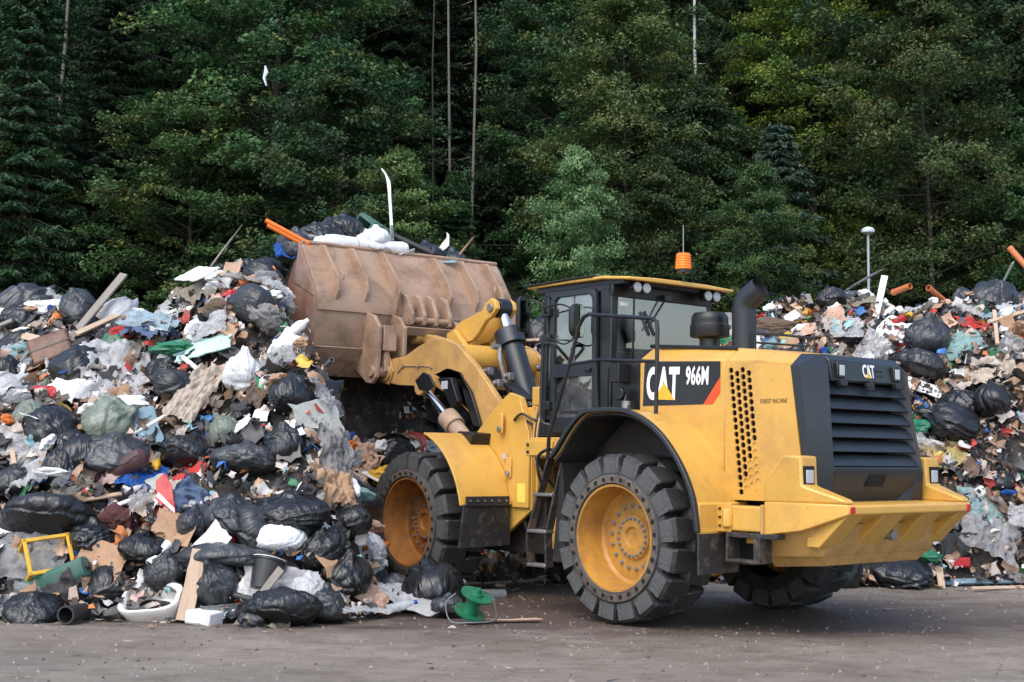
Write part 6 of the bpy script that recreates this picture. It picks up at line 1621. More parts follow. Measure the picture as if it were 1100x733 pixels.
            part(MB().box((0, 0, 0), (w, min(w, 0.24), h)), 'body', mat, o, 0.015)
            part(MB().box((0, -min(w, 0.24) / 2 - 0.004, 0), (w * 0.8, 0.01, h * 0.72)), 'face', mat, o, 0.008)
        elif k == 'tray':
            b_ = MB(); b_.loft([[(px_ * s_ * w, py_ * s_ * 0.28, zz * h) for px_, py_ in rrect(-.5, .5, -.5, .5, .12, 3)] for s_, zz in ((.86, -.5), (1, .42), (1.05, .45), (1.05, .5), (.97, .5), (.84, -.38))])
            part(b_, 'body', mat, o)
        elif k == 'bottle':
            part(MB().lathe([(0, 0), (0.045, 0.005), (0.048, 0.05), (0.043, 0.08), (0.048, 0.12), (0.047, 0.2), (0.018, 0.27), (0.016, 0.29)], (-w / 2, 0, 0), (1, 0.2, 0.06), 16), 'body', mat, o)
            part(MB().cyl((-w / 2 + 0.285, 0.057, 0.017), (-w / 2 + 0.32, 0.064, 0.019), 0.021, n=12), 'cap', RM_['tarp_blue'], o)
    tag(o, lab, cat)
def span(k, a, b_, r_, mat, nm):
    a, b_ = Vector(a), Vector(b_); d = b_ - a; L = d.length; xx = d.normalized()
    zz = Vector((0, -0.55, 0.85)); zz = (zz - xx * zz.dot(xx)).normalized(); yy = zz.cross(xx)
    M3 = Matrix((xx, yy, zz)).transposed()
    if k == 'plank': return put(nm, PLANKS[1], mat, (a + b_) / 2, M3, (L, r_ * 2, max(0.02, r_ * 0.5)))
    if k == 'pipe': return put(nm, PIPEM, mat, a, M3, (L, r_ * 2, r_ * 2))
    return put(nm, STICKM, mat, a, M3, (L, r_ * 2, r_ * 2))
for (k, a, b_, r_, mt, lab, sh) in LONG:
    o = span(k, a, b_, r_, RM_[mt], CATS[k][0]); tag(o, lab, CATS[k][1]); LAND.append(((Vector(a) + Vector(b_)) / 2, sh))

# ------------------------------------------------------------------ green hose reel, drain fitting
o = empty('hose_reel', (-0.36, 13.62, 0.0), (0, 0, R(20))); o.scale = (0.82, 0.82, 0.82); tag(o, 'green plastic hose reel with a wire stand lying on the yard', 'hose reel')
G = RM_['green_bright']; tl = Matrix.Rotation(R(24), 3, 'X') @ Matrix.Rotation(R(14), 3, 'Y')
def tilt(mb): return mb.map(lambda x, y, z: tuple(tl @ Vector((x, y, z)) + Vector((0, 0, 0.20))))
for zz in (-0.13, 0.11):
    part(tilt(MB().lathe([(0.03, zz), (0.19, zz), (0.20, zz + 0.012), (0.20, zz + 0.03), (0.18, zz + 0.028), (0.03, zz + 0.024)], (0, 0, 0), (0, 0, 1), 30)), 'reel_disc', G, o)
part(tilt(MB().lathe([(0.10, -0.11), (0.085, 0), (0.10, 0.11)], (0, 0, 0), (0, 0, 1), 24)), 'spool', G, o)
part(tilt(MB().lathe([(0.075, 0.138), (0.07, 0.16), (0.04, 0.17), (0.035, 0.22), (0, 0.225)], (0, 0, 0), (0, 0, 1), 20)), 'crank_boss', G, o)
part(MB().tube(arc_pts([(-0.22, 0, 0.34), (-0.34, 0.0, 0.22), (-0.30, -0.08, 0.02), (-0.1, -0.22, 0.015), (0.18, -0.2, 0.02), (0.30, 0, 0.06), (0.26, 0.05, 0.3), (0.12, 0.02, 0.36)], 5), 0.008, 7), 'wire_stand', RM_['grey_plastic'], o)
LAND.append((Vector((-0.36, 13.62, 0.2)), 'green hose reel'))
o = empty('drain_fitting', (-0.60, 15.42, 0.0)); tag(o, 'round grey drain inspection cap standing behind the long grey pipe', 'drain fitting')
part(MB().lathe([(0.07, 0.0), (0.07, 0.16), (0.10, 0.17), (0.10, 0.24), (0.085, 0.25), (0.06, 0.235), (0, 0.235)], (0, 0, 0), (0.1, -0.15, 1), 22), 'socket', RM_['grey_plastic'], o)
part(MB().lathe([(0.055, 0.25), (0.05, 0.262), (0.0, 0.262)], (0, 0, 0), (0.1, -0.15, 1), 18), 'cap', RM_['black_plastic'], o)
o = empty('cardboard_strip', (0.0, 13.75, 0.012), (0, 0, R(8))); me = CARDS[2]
sx = put('sheet', me, RM_['pink_card'], Vector(), Matrix.Identity(3), (1, 1, 1)); sx.parent = o; sx.matrix_local = Matrix.Diagonal((0.62, 0.14, 0.12, 1))
tag(o, 'flat pale cardboard strip on the yard right of the hose reel', 'cardboard')

# ------------------------------------------------------------------ load in the bucket (built where the bucket is)
LM = LO.matrix_basis
def bw(x, y, z): return LM @ Vector(art(x, y, z))
MYAW = Matrix.Rotation(R(YAW) - ART, 3, 'Z')
def loadput(kind, me, mt, x, y, z, sc, rot, lab, cat, nm):
    o = put(nm, me, RM_[mt], bw(x, y, z), MYAW @ rot, sc); tag(o, lab, cat); LAND.append((bw(x, y, z), lab)) if False else None
    return o
E3 = Matrix.Identity(3); RX = lambda a: Matrix.Rotation(R(a), 3, 'X'); RY = lambda a: Matrix.Rotation(R(a), 3, 'Y'); RZ = lambda a: Matrix.Rotation(R(a), 3, 'Z')
loadput('bag', BAGS[1], 'bag_black', 6.45, 0.98, 4.68, (0.30, 0.34, 0.26), RZ(20), 'black rubbish bag heaped on the load behind the white foam roll', 'rubbish bag', 'rubbish_bag')
loadput('bag', BAGS[4], 'bag_white', 6.40, 0.52, 4.66, (0.20, 0.26, 0.22), RZ(70), 'white crumpled bag on the bucket load beside the green lid', 'rubbish bag', 'rubbish_bag')
loadput('bag', BAGS[2], 'bag_grey', 6.3, 1.58, 4.45, (0.28, 0.26, 0.26), RZ(0), 'grey rubbish bag at the near corner of the bucket load', 'rubbish bag', 'rubbish_bag')
for i, (y, z, mt, s_, ad) in enumerate(((-0.35, 4.48, 'bag_black', 0.26, 'flat black bag on the bucket load left of the leaning ski'), (-0.8, 4.46, 'bag_grey', 0.24, 'grey bag under the leaning ski on the bucket load'), (-1.25, 4.40, 'bag_black', 0.24, 'black bag at the far end of the bucket load'), (0.15, 4.50, 'bag_grey', 0.28, 'grey bag in the middle of the bucket load'), (0.6, 4.36, 'bag_black', 0.34, 'black bag deep in the bucket load'))):
    loadput('bag', BAGS[(i * 2 + 3) % 9], mt, 6.5, y, z, (s_ * 1.3, s_ * 1.3, s_), RZ(40 * i), ad, 'rubbish bag', 'rubbish_bag')
for i, (x, y, z, mt, s_, ad) in enumerate(((6.35, 1.25, 4.62, 'bag_grey', 0.22, 'grey bag on the bucket load near its left end'), (6.3, 0.30, 4.72, 'bag_white', 0.17, 'small white bag on top of the foam roll end'), (6.45, 0.75, 4.80, 'bag_black', 0.22, 'topmost black bag on the bucket load'), (6.3, -0.55, 4.56, 'bag_black', 0.2, 'black bag between the two skis on the bucket load'), (6.3, -1.05, 4.50, 'bag_grey', 0.18, 'small grey bag right of the leaning ski'), (6.25, 1.0, 4.54, 'bag_white', 0.16, 'small white bag behind the foam roll'))):
    loadput('bag', BAGS[(i * 2 + 1) % 9], mt, x, y, z, (s_ * 1.25, s_ * 1.3, s_), RZ(60 * i), ad, 'rubbish bag', 'rubbish_bag')
fo = empty('foam_roll'); fo.matrix_world = Matrix.Translation(bw(6.16, 0.62, 4.56)) @ (MYAW @ RZ(90) @ RY(3)).to_4x4(); tag(fo, 'long white foam roll lying along the bucket lip', 'foam roll')
part(MB().loft([[(xx, 0.13 * s_ * math.cos(a) * (1 + 0.05 * math.sin(xx * 7)), 0.12 * s_ * math.sin(a) + 0.02 * math.sin(xx * 4)) for a in [i * math.pi / 8 for i in range(16)]] for xx, s_ in ((-0.78, .3), (-0.75, .7), (-0.68, .9), (-.3, .88), (.1, .95), (.4, 1.05), (.66, 1.1), (.75, .85), (.78, .4))]), 'roll', RM_['foam'], fo)
part(MB().tube([(0.1, 0.128 * math.cos(a), 0.122 * math.sin(a)) for a in [i * math.pi / 8 for i in range(17)]], 0.006, 5), 'tie', RM_['grey_plastic'], fo)
gl_ = empty('plastic_crate'); gl_.matrix_world = Matrix.Translation(bw(6.55, 0.05, 4.93)) @ (MYAW @ RZ(90) @ RX(-28) @ RY(-22)).to_4x4(); tag(gl_, 'dark green plastic crate tipped on top of the bucket load', 'crate')
part(MB().box((0, 0, 0), (0.62, 0.42, 0.05)), 'base', RM_['green_plastic'], gl_, 0.01)
for i in range(5): part(MB().box((-0.25 + i * 0.125, 0, 0.036), (0.05, 0.40, 0.022)), 'slat', RM_['green_plastic'], gl_, 0.004)
for sy in (-1, 1): part(MB().box((0, sy * 0.20, -0.06), (0.62, 0.025, 0.14)), 'side', RM_['green_plastic'], gl_, 0.006)
def ski(base, tip, w, lab, mt):
    a, b_ = Vector(base), Vector(tip); d = b_ - a; L = d.length
    o = empty('ski'); xx = d.normalized(); yy = Vector((0.15, -1, 0.1)); yy = (yy - xx * yy.dot(xx)).normalized(); zz = xx.cross(yy)
    o.matrix_world = Matrix.Translation(a) @ Matrix((xx, zz, yy)).transposed().to_4x4()
    pts = [(t * L, (-0.09 * max(0, (t - 0.82) / 0.18) ** 2)) for t in [i / 14 for i in range(15)]]
    rings = [[(px_, -wv + cv, -0.012), (px_, wv + cv, -0.012), (px_, wv + cv, 0.012), (px_, -wv + cv, 0.012)] for (px_, cv), wv in zip(pts, [w * (0.9 if i < 11 else 1.1 if i < 13 else 0.6) for i in range(15)])]
    part(MB().loft(rings), 'ski_body', RM_[mt], o, 0.003)
    part(MB().box((L * 0.3, 0, 0.02), (0.2, w * 1.4, 0.02)), 'binding_plate', RM_['grey_plastic'], o, 0.004)
    tag(o, lab, 'ski'); return o
s1 = bw(6.30, -0.02, 4.45)
ski(s1, s1 + Vector((-0.10, -0.05, 1.32)), 0.024, 'pale ski standing upright in the bucket load', 'paper')
s2 = bw(6.35, -0.72, 4.38)
ski(s2 + Vector((-0.25, 0, -0.1)), s2 + Vector((0.30, -0.05, 0.46)), 0.045, 'pale ski leaning to the right in the bucket load', 'paper')
for i, (dx_, dz_) in enumerate(((0, 0), (0.03, -0.06))):
    q = bw(6.0, 1.72 - dx_, 4.60 + dz_)
    o = span('pipe', q + Vector((0.15, 0.1, -0.12)), q + Vector((-0.42, -0.05, 0.17)), 0.035, RM_['orange_bright'], 'conduit_pipe'); tag(o, ('upper' if i == 0 else 'lower') + ' bright orange pipe poking out left of the bucket top', 'pipe')
q = bw(6.25, -0.2, 4.62); o = span('pipe', q + Vector((-0.35, 0, 0.26)), q + Vector((0.40, 0, -0.08)), 0.05, RM_['black_plastic'], 'drain_pipe'); tag(o, 'black pipe slanting down on the bucket load', 'pipe')
q = bw(6.15, 1.42, 4.45); o = put('wire_hoop', MB().tube([(0.2 * math.cos(a), 0, 0.17 * math.sin(a)) for a in [i * math.pi / 12 for i in range(13)]], 0.012, 6).mesh('wire_hoop'), RM_['pale_grey'], q, Matrix.Identity(3), (1, 1, 1)); tag(o, 'thin pale hoop standing at the left end of the bucket lip', 'hoop')
q = bw(6.2, 1.75, 4.36); o = put('plastic_sheet', FILMS[2], RM_['tarp_blue'], q, RZ(20) @ RX(40), (0.35, 0.3, 0.3)); tag(o, 'blue plastic film at the near corner of the bucket load', 'plastic sheet')
q = bw(6.12, 0.2, 4.50); o = put('plastic_sheet', FILMS[1], RM_['film_white'], q, MYAW @ RZ(90) @ RX(8), (0.75, 0.35, 0.3)); tag(o, 'white plastic sheet hanging over the middle of the bucket lip', 'plastic sheet')
q = bw(6.25, -0.9, 4.45); o = put('cloth_bundle', CLOTHS[1], RM_['khaki'], q, MYAW, (0.2, 0.3, 0.14)); tag(o, 'khaki rag on the far half of the bucket load', 'cloth')
q = bw(6.2, -1.0, 4.46); o = span('stick', q, q + Vector((0.22, 0, 0.30)), 0.012, RM_['card'], 'stick'); tag(o, 'short brown stick poking up from the far end of the bucket load', 'stick')
q = bw(6.05, -0.62, 4.46); o = put('board', BOARDS[1], RM_['film_blue'], q, RX(20), (0.55, 0.16, 0.4)); tag(o, 'pale blue panel lying below the leaning ski', 'board')
m = MB(); m.loft([[bw(x, yy, z) for x, z in ((5.85, 4.1), (6.3, 4.3), (6.8, 3.7), (7.0, 3.2), (6.2, 2.9), (5.7, 3.3))] for yy in (-1.6, 1.6)]); lo_ = m.build('bucket_load', MATS['compacted_rubbish'])
tag(lo_, 'dark mixed refuse filling the bucket', 'refuse', kind='stuff')

# ------------------------------------------------------------------ the countless rest: individuals that show, labelled by what they lie beside
used = set()
def rel_label(what, p):
    c = sorted(LAND, key=lambda q: (q[0] - p).length)[:14]
    for q, sh in c:
        d = p - q
        w = ('right of' if d.x > 0 else 'left of') if abs(d.x) > abs(d.z) * 1.1 else ('above' if d.z > 0 else 'below')
        near = 'close ' if d.length < 0.45 else ''
        for lab in ('%s %s%s the %s' % (what, near, w, sh),):
            if lab not in used:
                used.add(lab); return lab
    lab = '%s lying among the refuse near the %s' % (what, c[0][1])
    used.add(lab); return lab
rg = random.Random(23)
def in_view(x, y): return abs(x) < 0.395 * y + 0.9
def sample(side):
    while True:
        x = rg.uniform(-8, 0.4) if side < 0 else rg.uniform(0.2, 9.8)
        F = np.interp(x, HXK, HFOOT); C = np.interp(x, HXK, HCREST)
        y = rg.uniform(F - 0.15, C + 0.9)
        z = heap_z(x, y)
        if not in_view(x, y): continue
        X, Y = loader_xy(x, y)
        if abs(Y) < 1.9 and -3.2 < X < 5.2 and z < 0.6: continue
        if z < 0.05 and rg.random() < 0.6: continue
        if abs(Y) < 1.8 and 5.2 < X < 7.4 and z > 1.6: continue
        return x, y, max(z, 0.0)
gname = {-1: 'left heap', 1: 'right heap'}
taken = [(q[0].x, q[0].y) for q in LAND]
def spaced(side, dmin):
    for _ in range(150):
        x, y, z = sample(side)
        if all((x - a) ** 2 + (y - b_) ** 2 > dmin * dmin for a, b_ in taken) and all((x - a) ** 2 + ((y - b_ + r_ * 0.5)) ** 2 > r_ * r_ for a, b_, r_ in FOOT): break
    taken.append((x, y)); return x, y, z
SIZEW = lambda s_: 'small' if s_ < 0.22 else 'large' if s_ > 0.36 else ''
def lab(*w): return ' '.join(x for x in w if x)
for side, nb in ((-1, 145), (1, 105)):
    for i in range(nb):
        x, y, z = spaced(side, 0.34)
        mt = rg.choices(['bag_black', 'bag_grey', 'bag_white', 'bag_olive', 'bag_blue', 'bag_green'], [50, 26, 14, 4, 2, 2])[0]
        s_ = rg.uniform(0.17, 0.38) * (0.8 if mt == 'bag_white' else 1)
        n = Vector(heap_n(x, y))
        p = Vector((x, y, z)) + n * (s_ * rg.uniform(-0.35, 0.15))
        p.z = max(p.z, s_ * 0.38)
        o = put('rubbish_bag', rg.choice(BAGS), RM_[mt], p, Matrix.Rotation(rg.uniform(0, 6.28), 3, 'Z') @ RX(rg.uniform(-75, 75)) @ RZ(rg.uniform(0, 360)), (s_ * rg.uniform(.8, 1.1), s_ * rg.uniform(.75, 1.0), s_ * rg.uniform(.8, 1.25)))
        cn = {'bag_black': 'black', 'bag_grey': 'dark grey', 'bag_white': 'white', 'bag_olive': 'olive', 'bag_blue': 'blue', 'bag_green': 'green'}[mt]
        tag(o, rel_label(lab(SIZEW(s_), cn, 'rubbish bag'), p), 'rubbish bag', 'rubbish bags on the ' + gname[side])
def scatter(nl, nr, dmin, fn):
    for side, nb in ((-1, nl), (1, nr)):
        for i in range(nb):
            x, y, z = spaced(side, dmin)
            fn(side, x, y, z, Vector(heap_n(x, y)))
def f_film(side, x, y, z, n):
    mt, cn = rg.choice([('film_white', 'white'), ('film_white', 'white'), ('film_clear', 'clear'), ('film_grey', 'grey'), ('film_grey', 'grey'), ('film_blue', 'pale blue'), ('film_white', 'white'), ('film_clear', 'clear'), ('film_white', 'white')])
    s_ = rg.uniform(0.2, 0.48); p = Vector((x, y, z)) + n * rg.uniform(0.10, 0.2); p.z = max(p.z, 0.05)
    o = put('plastic_sheet', rg.choice(FILMS), RM_[mt], p, surf_frame(x, y, rg.uniform(0, 360), rg.uniform(-25, 25)), (s_ * rg.uniform(.8, 1.4), s_, s_ * 0.8))
    tag(o, rel_label('crumpled ' + cn + ' plastic film', p), 'plastic sheet', 'plastic film on the ' + gname[side])
def f_card(side, x, y, z, n):
    mt, cn = rg.choice([('card', 'brown'), ('card', 'brown'), ('pink_card', 'pale'), ('paper', 'white'), ('card', 'brown')])
    s_ = rg.uniform(0.2, 0.48); p = Vector((x, y, z)) + n * rg.uniform(0.08, 0.2); p.z = max(p.z, 0.04)
    o = put('cardboard', rg.choice(CARDS), RM_[mt], p, surf_frame(x, y, rg.uniform(0, 360), rg.uniform(-40, 40)), (s_ * rg.uniform(.8, 1.3), s_ * rg.uniform(.6, 1), s_))
    tag(o, rel_label('bent ' + cn + ' cardboard', p), 'cardboard', 'cardboard on the ' + gname[side])
def f_cloth(side, x, y, z, n):
    mt, cn = rg.choice([('dark_cloth', 'dark'), ('grey_cloth', 'grey'), ('brown_cloth', 'brown'), ('khaki', 'khaki'), ('beige', 'beige'), ('denim', 'denim blue'), ('red_cloth', 'red'), ('dark_cloth', 'dark'), ('grey_cloth', 'grey')])
    s_ = rg.uniform(0.14, 0.30) * (0.6 if mt == 'red_cloth' else 1); p = Vector((x, y, z)) + n * rg.uniform(-0.02, 0.1); p.z = max(p.z, 0.08)
    if rg.random() < 0.65: o = put('cloth_bundle', rg.choice(FILMS), RM_[mt], p, surf_frame(x, y, rg.uniform(0, 360), rg.uniform(-35, 35)), (s_ * rg.uniform(1.6, 2.8), s_ * 1.7, s_ * 1.6))
    else: o = put('cloth_bundle', rg.choice(CLOTHS), RM_[mt], p, Matrix.Rotation(rg.uniform(0, 6.28), 3, 'Z') @ RX(rg.uniform(-60, 60)), (s_ * rg.uniform(.9, 1.6), s_ * .8, s_ * rg.uniform(.5, .9)))
    tag(o, rel_label(cn + ' crumpled cloth', p), 'cloth', 'cloth on the ' + gname[side])
def f_plank(side, x, y, z, n):
    mt, cn = rg.choice([('wood_pale', 'pale'), ('wood_grey', 'grey'), ('wood_grey', 'grey'), ('white', 'white painted'), ('wood_pale', 'pale')])
    L = rg.uniform(0.35, 1.05); p = Vector((x, y, z)) + n * rg.uniform(0.08, 0.2); p.z = max(p.z, 0.03)
    o = put('plank', rg.choice(PLANKS), RM_[mt], p, surf_frame(x, y, rg.uniform(0, 360), rg.uniform(-15, 15)) @ RY(rg.uniform(-22, 22)), (L, rg.uniform(0.03, 0.10), rg.uniform(0.015, 0.03)))
    tag(o, rel_label(lab('long' if L > 0.8 else 'short' if L < .5 else '', cn, 'wooden slat'), p), 'plank', 'wooden slats on the ' + gname[side])
def f_board(side, x, y, z, n):
    mt, cn = rg.choice([('white', 'white'), ('white', 'white'), ('pale_grey', 'pale grey'), ('pale_grey', 'pale grey'), ('blue_paint', 'faded blue'), ('paper', 'white paper-faced')])
    s_ = rg.uniform(0.16, 0.4); p = Vector((x, y, z)) + n * rg.uniform(0.1, 0.2); p.z = max(p.z, 0.04)
    o = put('board', rg.choice(BOARDS), RM_[mt], p, surf_frame(x, y, rg.uniform(0, 360), rg.uniform(-35, 35)), (s_ * rg.uniform(.8, 1.5), s_ * .7, 0.5))
    tag(o, rel_label('broken ' + cn + ' board', p), 'board', 'broken boards on the ' + gname[side])
BOTM = MB().lathe([(0, 0), (0.42, 0.02), (0.46, 0.15), (0.40, 0.4), (0.46, 0.6), (0.44, 0.8), (0.2, 1.05), (0.17, 1.2), (0, 1.2)], (0, 0, -0.6), (0, 0, 1), 14).mesh('bottle', 40)
def f_bot(side, x, y, z, n):
    mt, cn = rg.choice([('foam', 'white'), ('clear_plastic', 'clear'), ('tarp_blue', 'blue'), ('red', 'red'), ('yellow_plastic', 'yellow'), ('foam', 'white'), ('clear_plastic', 'clear')])
    s_ = rg.uniform(0.09, 0.17); p = Vector((x, y, z)) + n * rg.uniform(0.1, 0.18); p.z = max(p.z, 0.06)
    o = put('bottle', BOTM, RM_[mt], p, Matrix.Rotation(rg.uniform(0, 6.28), 3, 'Z') @ RX(rg.uniform(40, 130)), (s_, s_, s_ * rg.uniform(1.2, 1.9)))
    tag(o, rel_label(cn + ' plastic bottle', p), 'bottle', 'bottles on the ' + gname[side])
def f_pipe(side, x, y, z, n):
    mt, cn = rg.choice([('black_plastic', 'black'), ('grey_plastic', 'grey'), ('orange_plastic', 'orange'), ('white', 'white')])
    p = Vector((x, y, z)) + n * 0.14; p.z = max(p.z, 0.06)
    r_ = rg.uniform(0.05, 0.12)
    o = put('drain_pipe', PIPEM, RM_[mt], p, surf_frame(x, y, rg.uniform(0, 360)) @ RY(rg.uniform(-30, 10)), (rg.uniform(.25, .5), r_, r_))
    tag(o, rel_label(cn + ' pipe length', p), 'pipe', 'pipes on the ' + gname[side])
def wad_mesh(seed):
    bm = bmesh.new(); bmesh.ops.create_icosphere(bm, subdivisions=3, radius=1.0); o = Vector((seed * 4.7, seed * 1.3, 2))
    for v in bm.verts:
        d = v.co.normalized(); v.co = d * (1 + 0.5 * mnoise.noise(d * 1.5 + o) + 0.5 * (0.4 - abs(mnoise.noise(d * 3.3 + o))))
        v.co.z *= 0.7
    me = bpy.data.meshes.new('wad'); bm.to_mesh(me); bm.free(); return me
WADS = [wad_mesh(i) for i in range(5)]
def f_wad(side, x, y, z, n):
    mt, cn, wh = rg.choices([('foam', 'white', 'paper'), ('paper', 'off-white', 'paper'), ('film_clear', 'clear', 'plastic'), ('card', 'brown', 'paper'), ('red', 'red', 'plastic'), ('tarp_blue', 'blue', 'plastic'), ('orange_bright', 'orange', 'plastic'), ('pink_card', 'pale pink', 'paper'), ('yellow_plastic', 'yellow', 'plastic'), ('film_teal', 'turquoise', 'plastic'), ('green_bright', 'green', 'plastic')], [26, 16, 12, 14, 8, 6, 6, 10, 4, 5, 2])[0]
    s_ = rg.uniform(0.06, 0.16); p = Vector((x, y, z)) + n * rg.uniform(0.10, 0.22); p.z = max(p.z, 0.05)
    o = put('crumpled_wad', rg.choice(WADS), RM_[mt], p, Matrix.Rotation(rg.uniform(0, 6.28), 3, 'Z') @ RX(rg.uniform(-60, 60)), (s_ * rg.uniform(.8, 1.9), s_ * rg.uniform(.6, 1.1), s_ * rg.uniform(.5, 1)))
    tag(o, rel_label('crumpled %s %s wad' % (cn, wh), p), 'wad', 'crumpled wads on the ' + gname[side])
scatter(75, 62, 0.24, f_film); scatter(40, 32, 0.28, f_card); scatter(70, 58, 0.25, f_cloth); scatter(34, 28, 0.22, f_plank); scatter(34, 28, 0.24, f_board); scatter(34, 24, 0.2, f_bot); scatter(12, 10, 0.24, f_pipe); scatter(150, 120, 0.15, f_wad)

# ------------------------------------------------------------------ small litter that nobody could count
def litter_mat():
    m, nt, b = nmat('mixed_litter')
    at = nt.nodes.new('ShaderNodeAttribute'); at.attribute_name = 'tint'
    c = mixc(nt, ramp(nt, noise(nt, 9, 4, 0.6), 0.45, 0.7), at.outputs['Color'], (0.07, 0.055, 0.045))
    mx = mixc(nt, 0.6, c, at.outputs['Color'])
    nt.links.new(mx, b.inputs['Base Color']); b.inputs['Roughness'].default_value = 0.6
    return m
PAL = np.array([(0.60, 0.59, 0.57), (0.48, 0.42, 0.37), (0.36, 0.27, 0.21), (0.02, 0.022, 0.025), (0.03, 0.032, 0.035), (0.06, 0.06, 0.06), (0.34, 0.20, 0.11), (0.26, 0.15, 0.085), (0.42, 0.28, 0.19), (0.14, 0.085, 0.05), (0.08, 0.055, 0.04), (0.12, 0.11, 0.10), (0.40, 0.03, 0.02), (0.03, 0.14, 0.38), (0.25, 0.45, 0.48), (0.55, 0.36, 0.05), (0.04, 0.22, 0.09), (0.50, 0.16, 0.04), (0.48, 0.33, 0.29)])
PW = np.array([14, 11, 8, 13, 12, 8, 6, 5, 6, 7, 7, 7, 2.4, 1.8, 2.2, 1.8, .9, 2.2, 3.0]); PW = PW / PW.sum()
def litter(n, smin, smax, seed, ground=False):
    r = np.random.default_rng(seed); c, nn = [], []
    rl = random.Random(seed)
    while len(c) < n:
        if ground:
            x = rl.uniform(-6.5, 8); F = np.interp(x, HXK, HFOOT)
            y = F - abs(rl.gauss(0, 0.35)) + 0.1 if rl.random() < 0.72 else rl.uniform(8.5, 19)
            if heap_z(x, y) > 0.1: continue
            c.append((x, y, 0.012)); nn.append((0, 0, 1))
        else:
            x = rl.uniform(-10.6, 12); F = np.interp(x, HXK, HFOOT); C = np.interp(x, HXK, HCREST)
            y = rl.uniform(F - 0.1, C + 1.0)
            if abs(x) > 0.395 * y + 3.4: continue
            z = heap_z(x, y)
            if z < 0.02:
                X, Y = loader_xy(x, y)
                if abs(Y) < 2.5 and rl.random() < 0.85: continue
            n_ = heap_n(x, y); c.append((x, y, max(z, 0) + 0.01)); nn.append(n_)
    c = np.array(c); nn = np.array(nn)
    c += nn * (r.random((n, 1)) * (0.015 if ground else 0.16))
    nrm = nn + r.normal(0, 0.12 if ground else 0.55, (n, 3)); nrm /= np.linalg.norm(nrm, axis=1, keepdims=True)
    t = r.normal(0, 1, (n, 3)); t -= nrm * (t * nrm).sum(1, keepdims=True); t /= np.linalg.norm(t, axis=1, keepdims=True); w = np.cross(nrm, t)
    s = (smin + (smax - smin) * r.random((n, 1)) ** 2.5); a = r.uniform(0.18, 0.8, (n, 1)); k = s * r.normal(0, 0.6 if not ground else 0.08, (n, 1)); j = lambda: r.uniform(0.15, 1.5, (n, 1))
    v = np.stack([c - t * s * j() - w * s * a * j(), c - t * s * j() + w * s * a * j(), c + nrm * k - w * s * a * j(), c + nrm * k + w * s * a * j(), c + t * s * j() - w * s * a * j() + nrm * k * 0.3, c + t * s * j() + w * s * a * j() - nrm * k * 0.2], 1).reshape(-1, 3)
    b0 = np.arange(n)[:, None] * 6
    f = np.concatenate([b0 + np.array([0, 2, 3, 1]), b0 + np.array([2, 4, 5, 3])], 1).reshape(-1, 4)
    col = PAL[r.choice(len(PAL), n, p=PW)] * r.uniform(0.7, 1.2, (n, 1))
    return fast_mesh('litter', v, f, 4, False, np.repeat(col, 6, 0))
LTM = litter_mat()
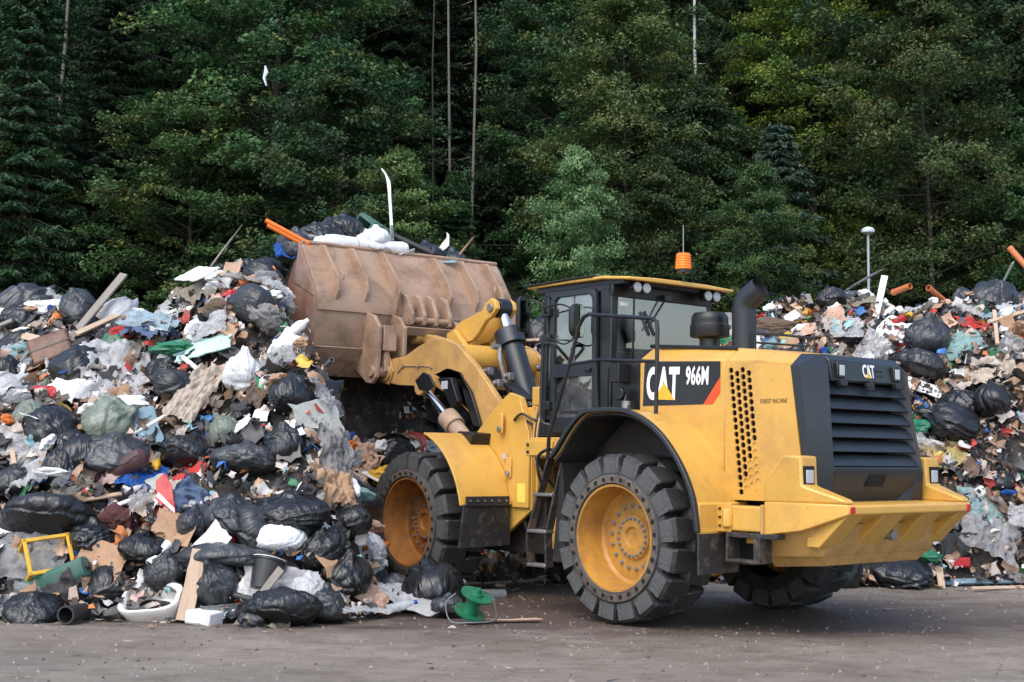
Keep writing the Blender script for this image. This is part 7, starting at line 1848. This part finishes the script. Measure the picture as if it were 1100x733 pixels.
def scraps(n, smin, smax, seed):
    r = np.random.default_rng(seed); rl = random.Random(seed); c, nn = [], []
    while len(c) < n:
        x = rl.uniform(-10.6, 12); F = np.interp(x, HXK, HFOOT); C = np.interp(x, HXK, HCREST); y = rl.uniform(F - 0.05, C + 0.9)
        if abs(x) > 0.395 * y + 3.4: continue
        z = heap_z(x, y)
        X, Y = loader_xy(x, y)
        if z < 0.05 and abs(Y) < 2.6: continue
        c.append((x, y, max(z, 0) + 0.02)); nn.append(heap_n(x, y))
    c = np.array(c); nn = np.array(nn); c += nn * r.random((n, 1)) * 0.14
    nrm = nn + r.normal(0, 0.5, (n, 3)); nrm /= np.linalg.norm(nrm, axis=1, keepdims=True)
    t = r.normal(0, 1, (n, 3)); t -= nrm * (t * nrm).sum(1, keepdims=True); t /= np.linalg.norm(t, axis=1, keepdims=True); w = np.cross(nrm, t)
    s = smin + (smax - smin) * r.random(n) ** 2; a = r.uniform(0.35, 1.0, n)
    g = np.linspace(-1, 1, 5); U, V = np.meshgrid(g, g); U = U.ravel(); V = V.ravel(); K = 25
    jx = r.normal(0, 0.16, (n, K)); jy = r.normal(0, 0.16, (n, K)); bend = r.normal(0, 0.5, (n, 1)) * U[None] ** 2 + r.normal(0, 0.4, (n, 1)) * V[None] ** 2 + r.normal(0, 0.35, (n, 1)) * (U * V)[None] + r.normal(0, 0.20, (n, K))
    px_ = (U[None] + jx) * s[:, None]; py_ = (V[None] + jy) * (s * a)[:, None]; pz_ = bend * s[:, None] * 0.7
    vv = c[:, None] + t[:, None] * px_[..., None] + w[:, None] * py_[..., None] + nrm[:, None] * pz_[..., None]
    q = np.array([(j * 5 + i, j * 5 + i + 1, (j + 1) * 5 + i + 1, (j + 1) * 5 + i) for j in range(4) for i in range(4)])
    f = (np.arange(n)[:, None, None] * K + q[None]).reshape(-1, 4)
    col = PAL[r.choice(len(PAL), n, p=PW)] * r.uniform(0.75, 1.2, (n, 1))
    return fast_mesh('scraps', vv.reshape(-1, 3), f, 4, True, np.repeat(col, K, 0))
o = link('crumpled_litter', scraps(12500, 0.03, 0.125, 15), LTM); tag(o, 'crumpled wrappers, rags and film scraps packed between the bags', 'litter', kind='stuff')
o = link('litter', litter(11500, 0.015, 0.09, 5), LTM); tag(o, 'small mixed scraps covering both heaps', 'litter', kind='stuff')
o = link('ground_litter', litter(900, 0.008, 0.06, 6, True), LTM); tag(o, 'scattered scraps and grit on the yard at the heap foot', 'litter', kind='stuff')

# grit: pebbles and clods pressed into the yard
def grit(n, seed):
    r = np.random.default_rng(seed)
    y = 7.6 + r.random(n) ** 0.8 * 11; x = r.uniform(-1, 1, n) * (0.42 * y + 0.6)
    s = 0.004 + 0.024 * r.random(n) ** 7
    base = np.array([(1, 0, 0), (-.5, .87, 0), (-.5, -.87, 0), (0.1, 0, .75)])
    a = r.random(n) * 6.28; ca, sa = np.cos(a), np.sin(a)
    v = base[None] * s[:, None, None] * r.uniform(0.6, 1.4, (n, 4, 1))
    vx = v[:, :, 0] * ca[:, None] - v[:, :, 1] * sa[:, None]; vy = v[:, :, 0] * sa[:, None] + v[:, :, 1] * ca[:, None]
    gz = np.array([ground_z(p, q) for p, q in zip(x, y)]) - 0.022
    vv = np.stack([vx + x[:, None], vy + y[:, None], v[:, :, 2] + gz[:, None]], 2).reshape(-1, 3)
    b0 = np.arange(n)[:, None] * 4
    f = np.concatenate([b0 + np.array([0, 1, 3]), b0 + np.array([1, 2, 3]), b0 + np.array([2, 0, 3])], 1).reshape(-1, 3)
    col = np.array([(0.27, 0.235, 0.20), (0.16, 0.125, 0.10), (0.08, 0.06, 0.048), (0.40, 0.37, 0.33)])[r.choice(4, n, p=[.52, .3, .17, .01])]
    return fast_mesh('grit', vv, f, 3, False, np.repeat(col, 4, 0))
o = link('gravel', grit(16000, 9), LTM); tag(o, 'loose grit and small clods on the yard', 'gravel', kind='stuff')
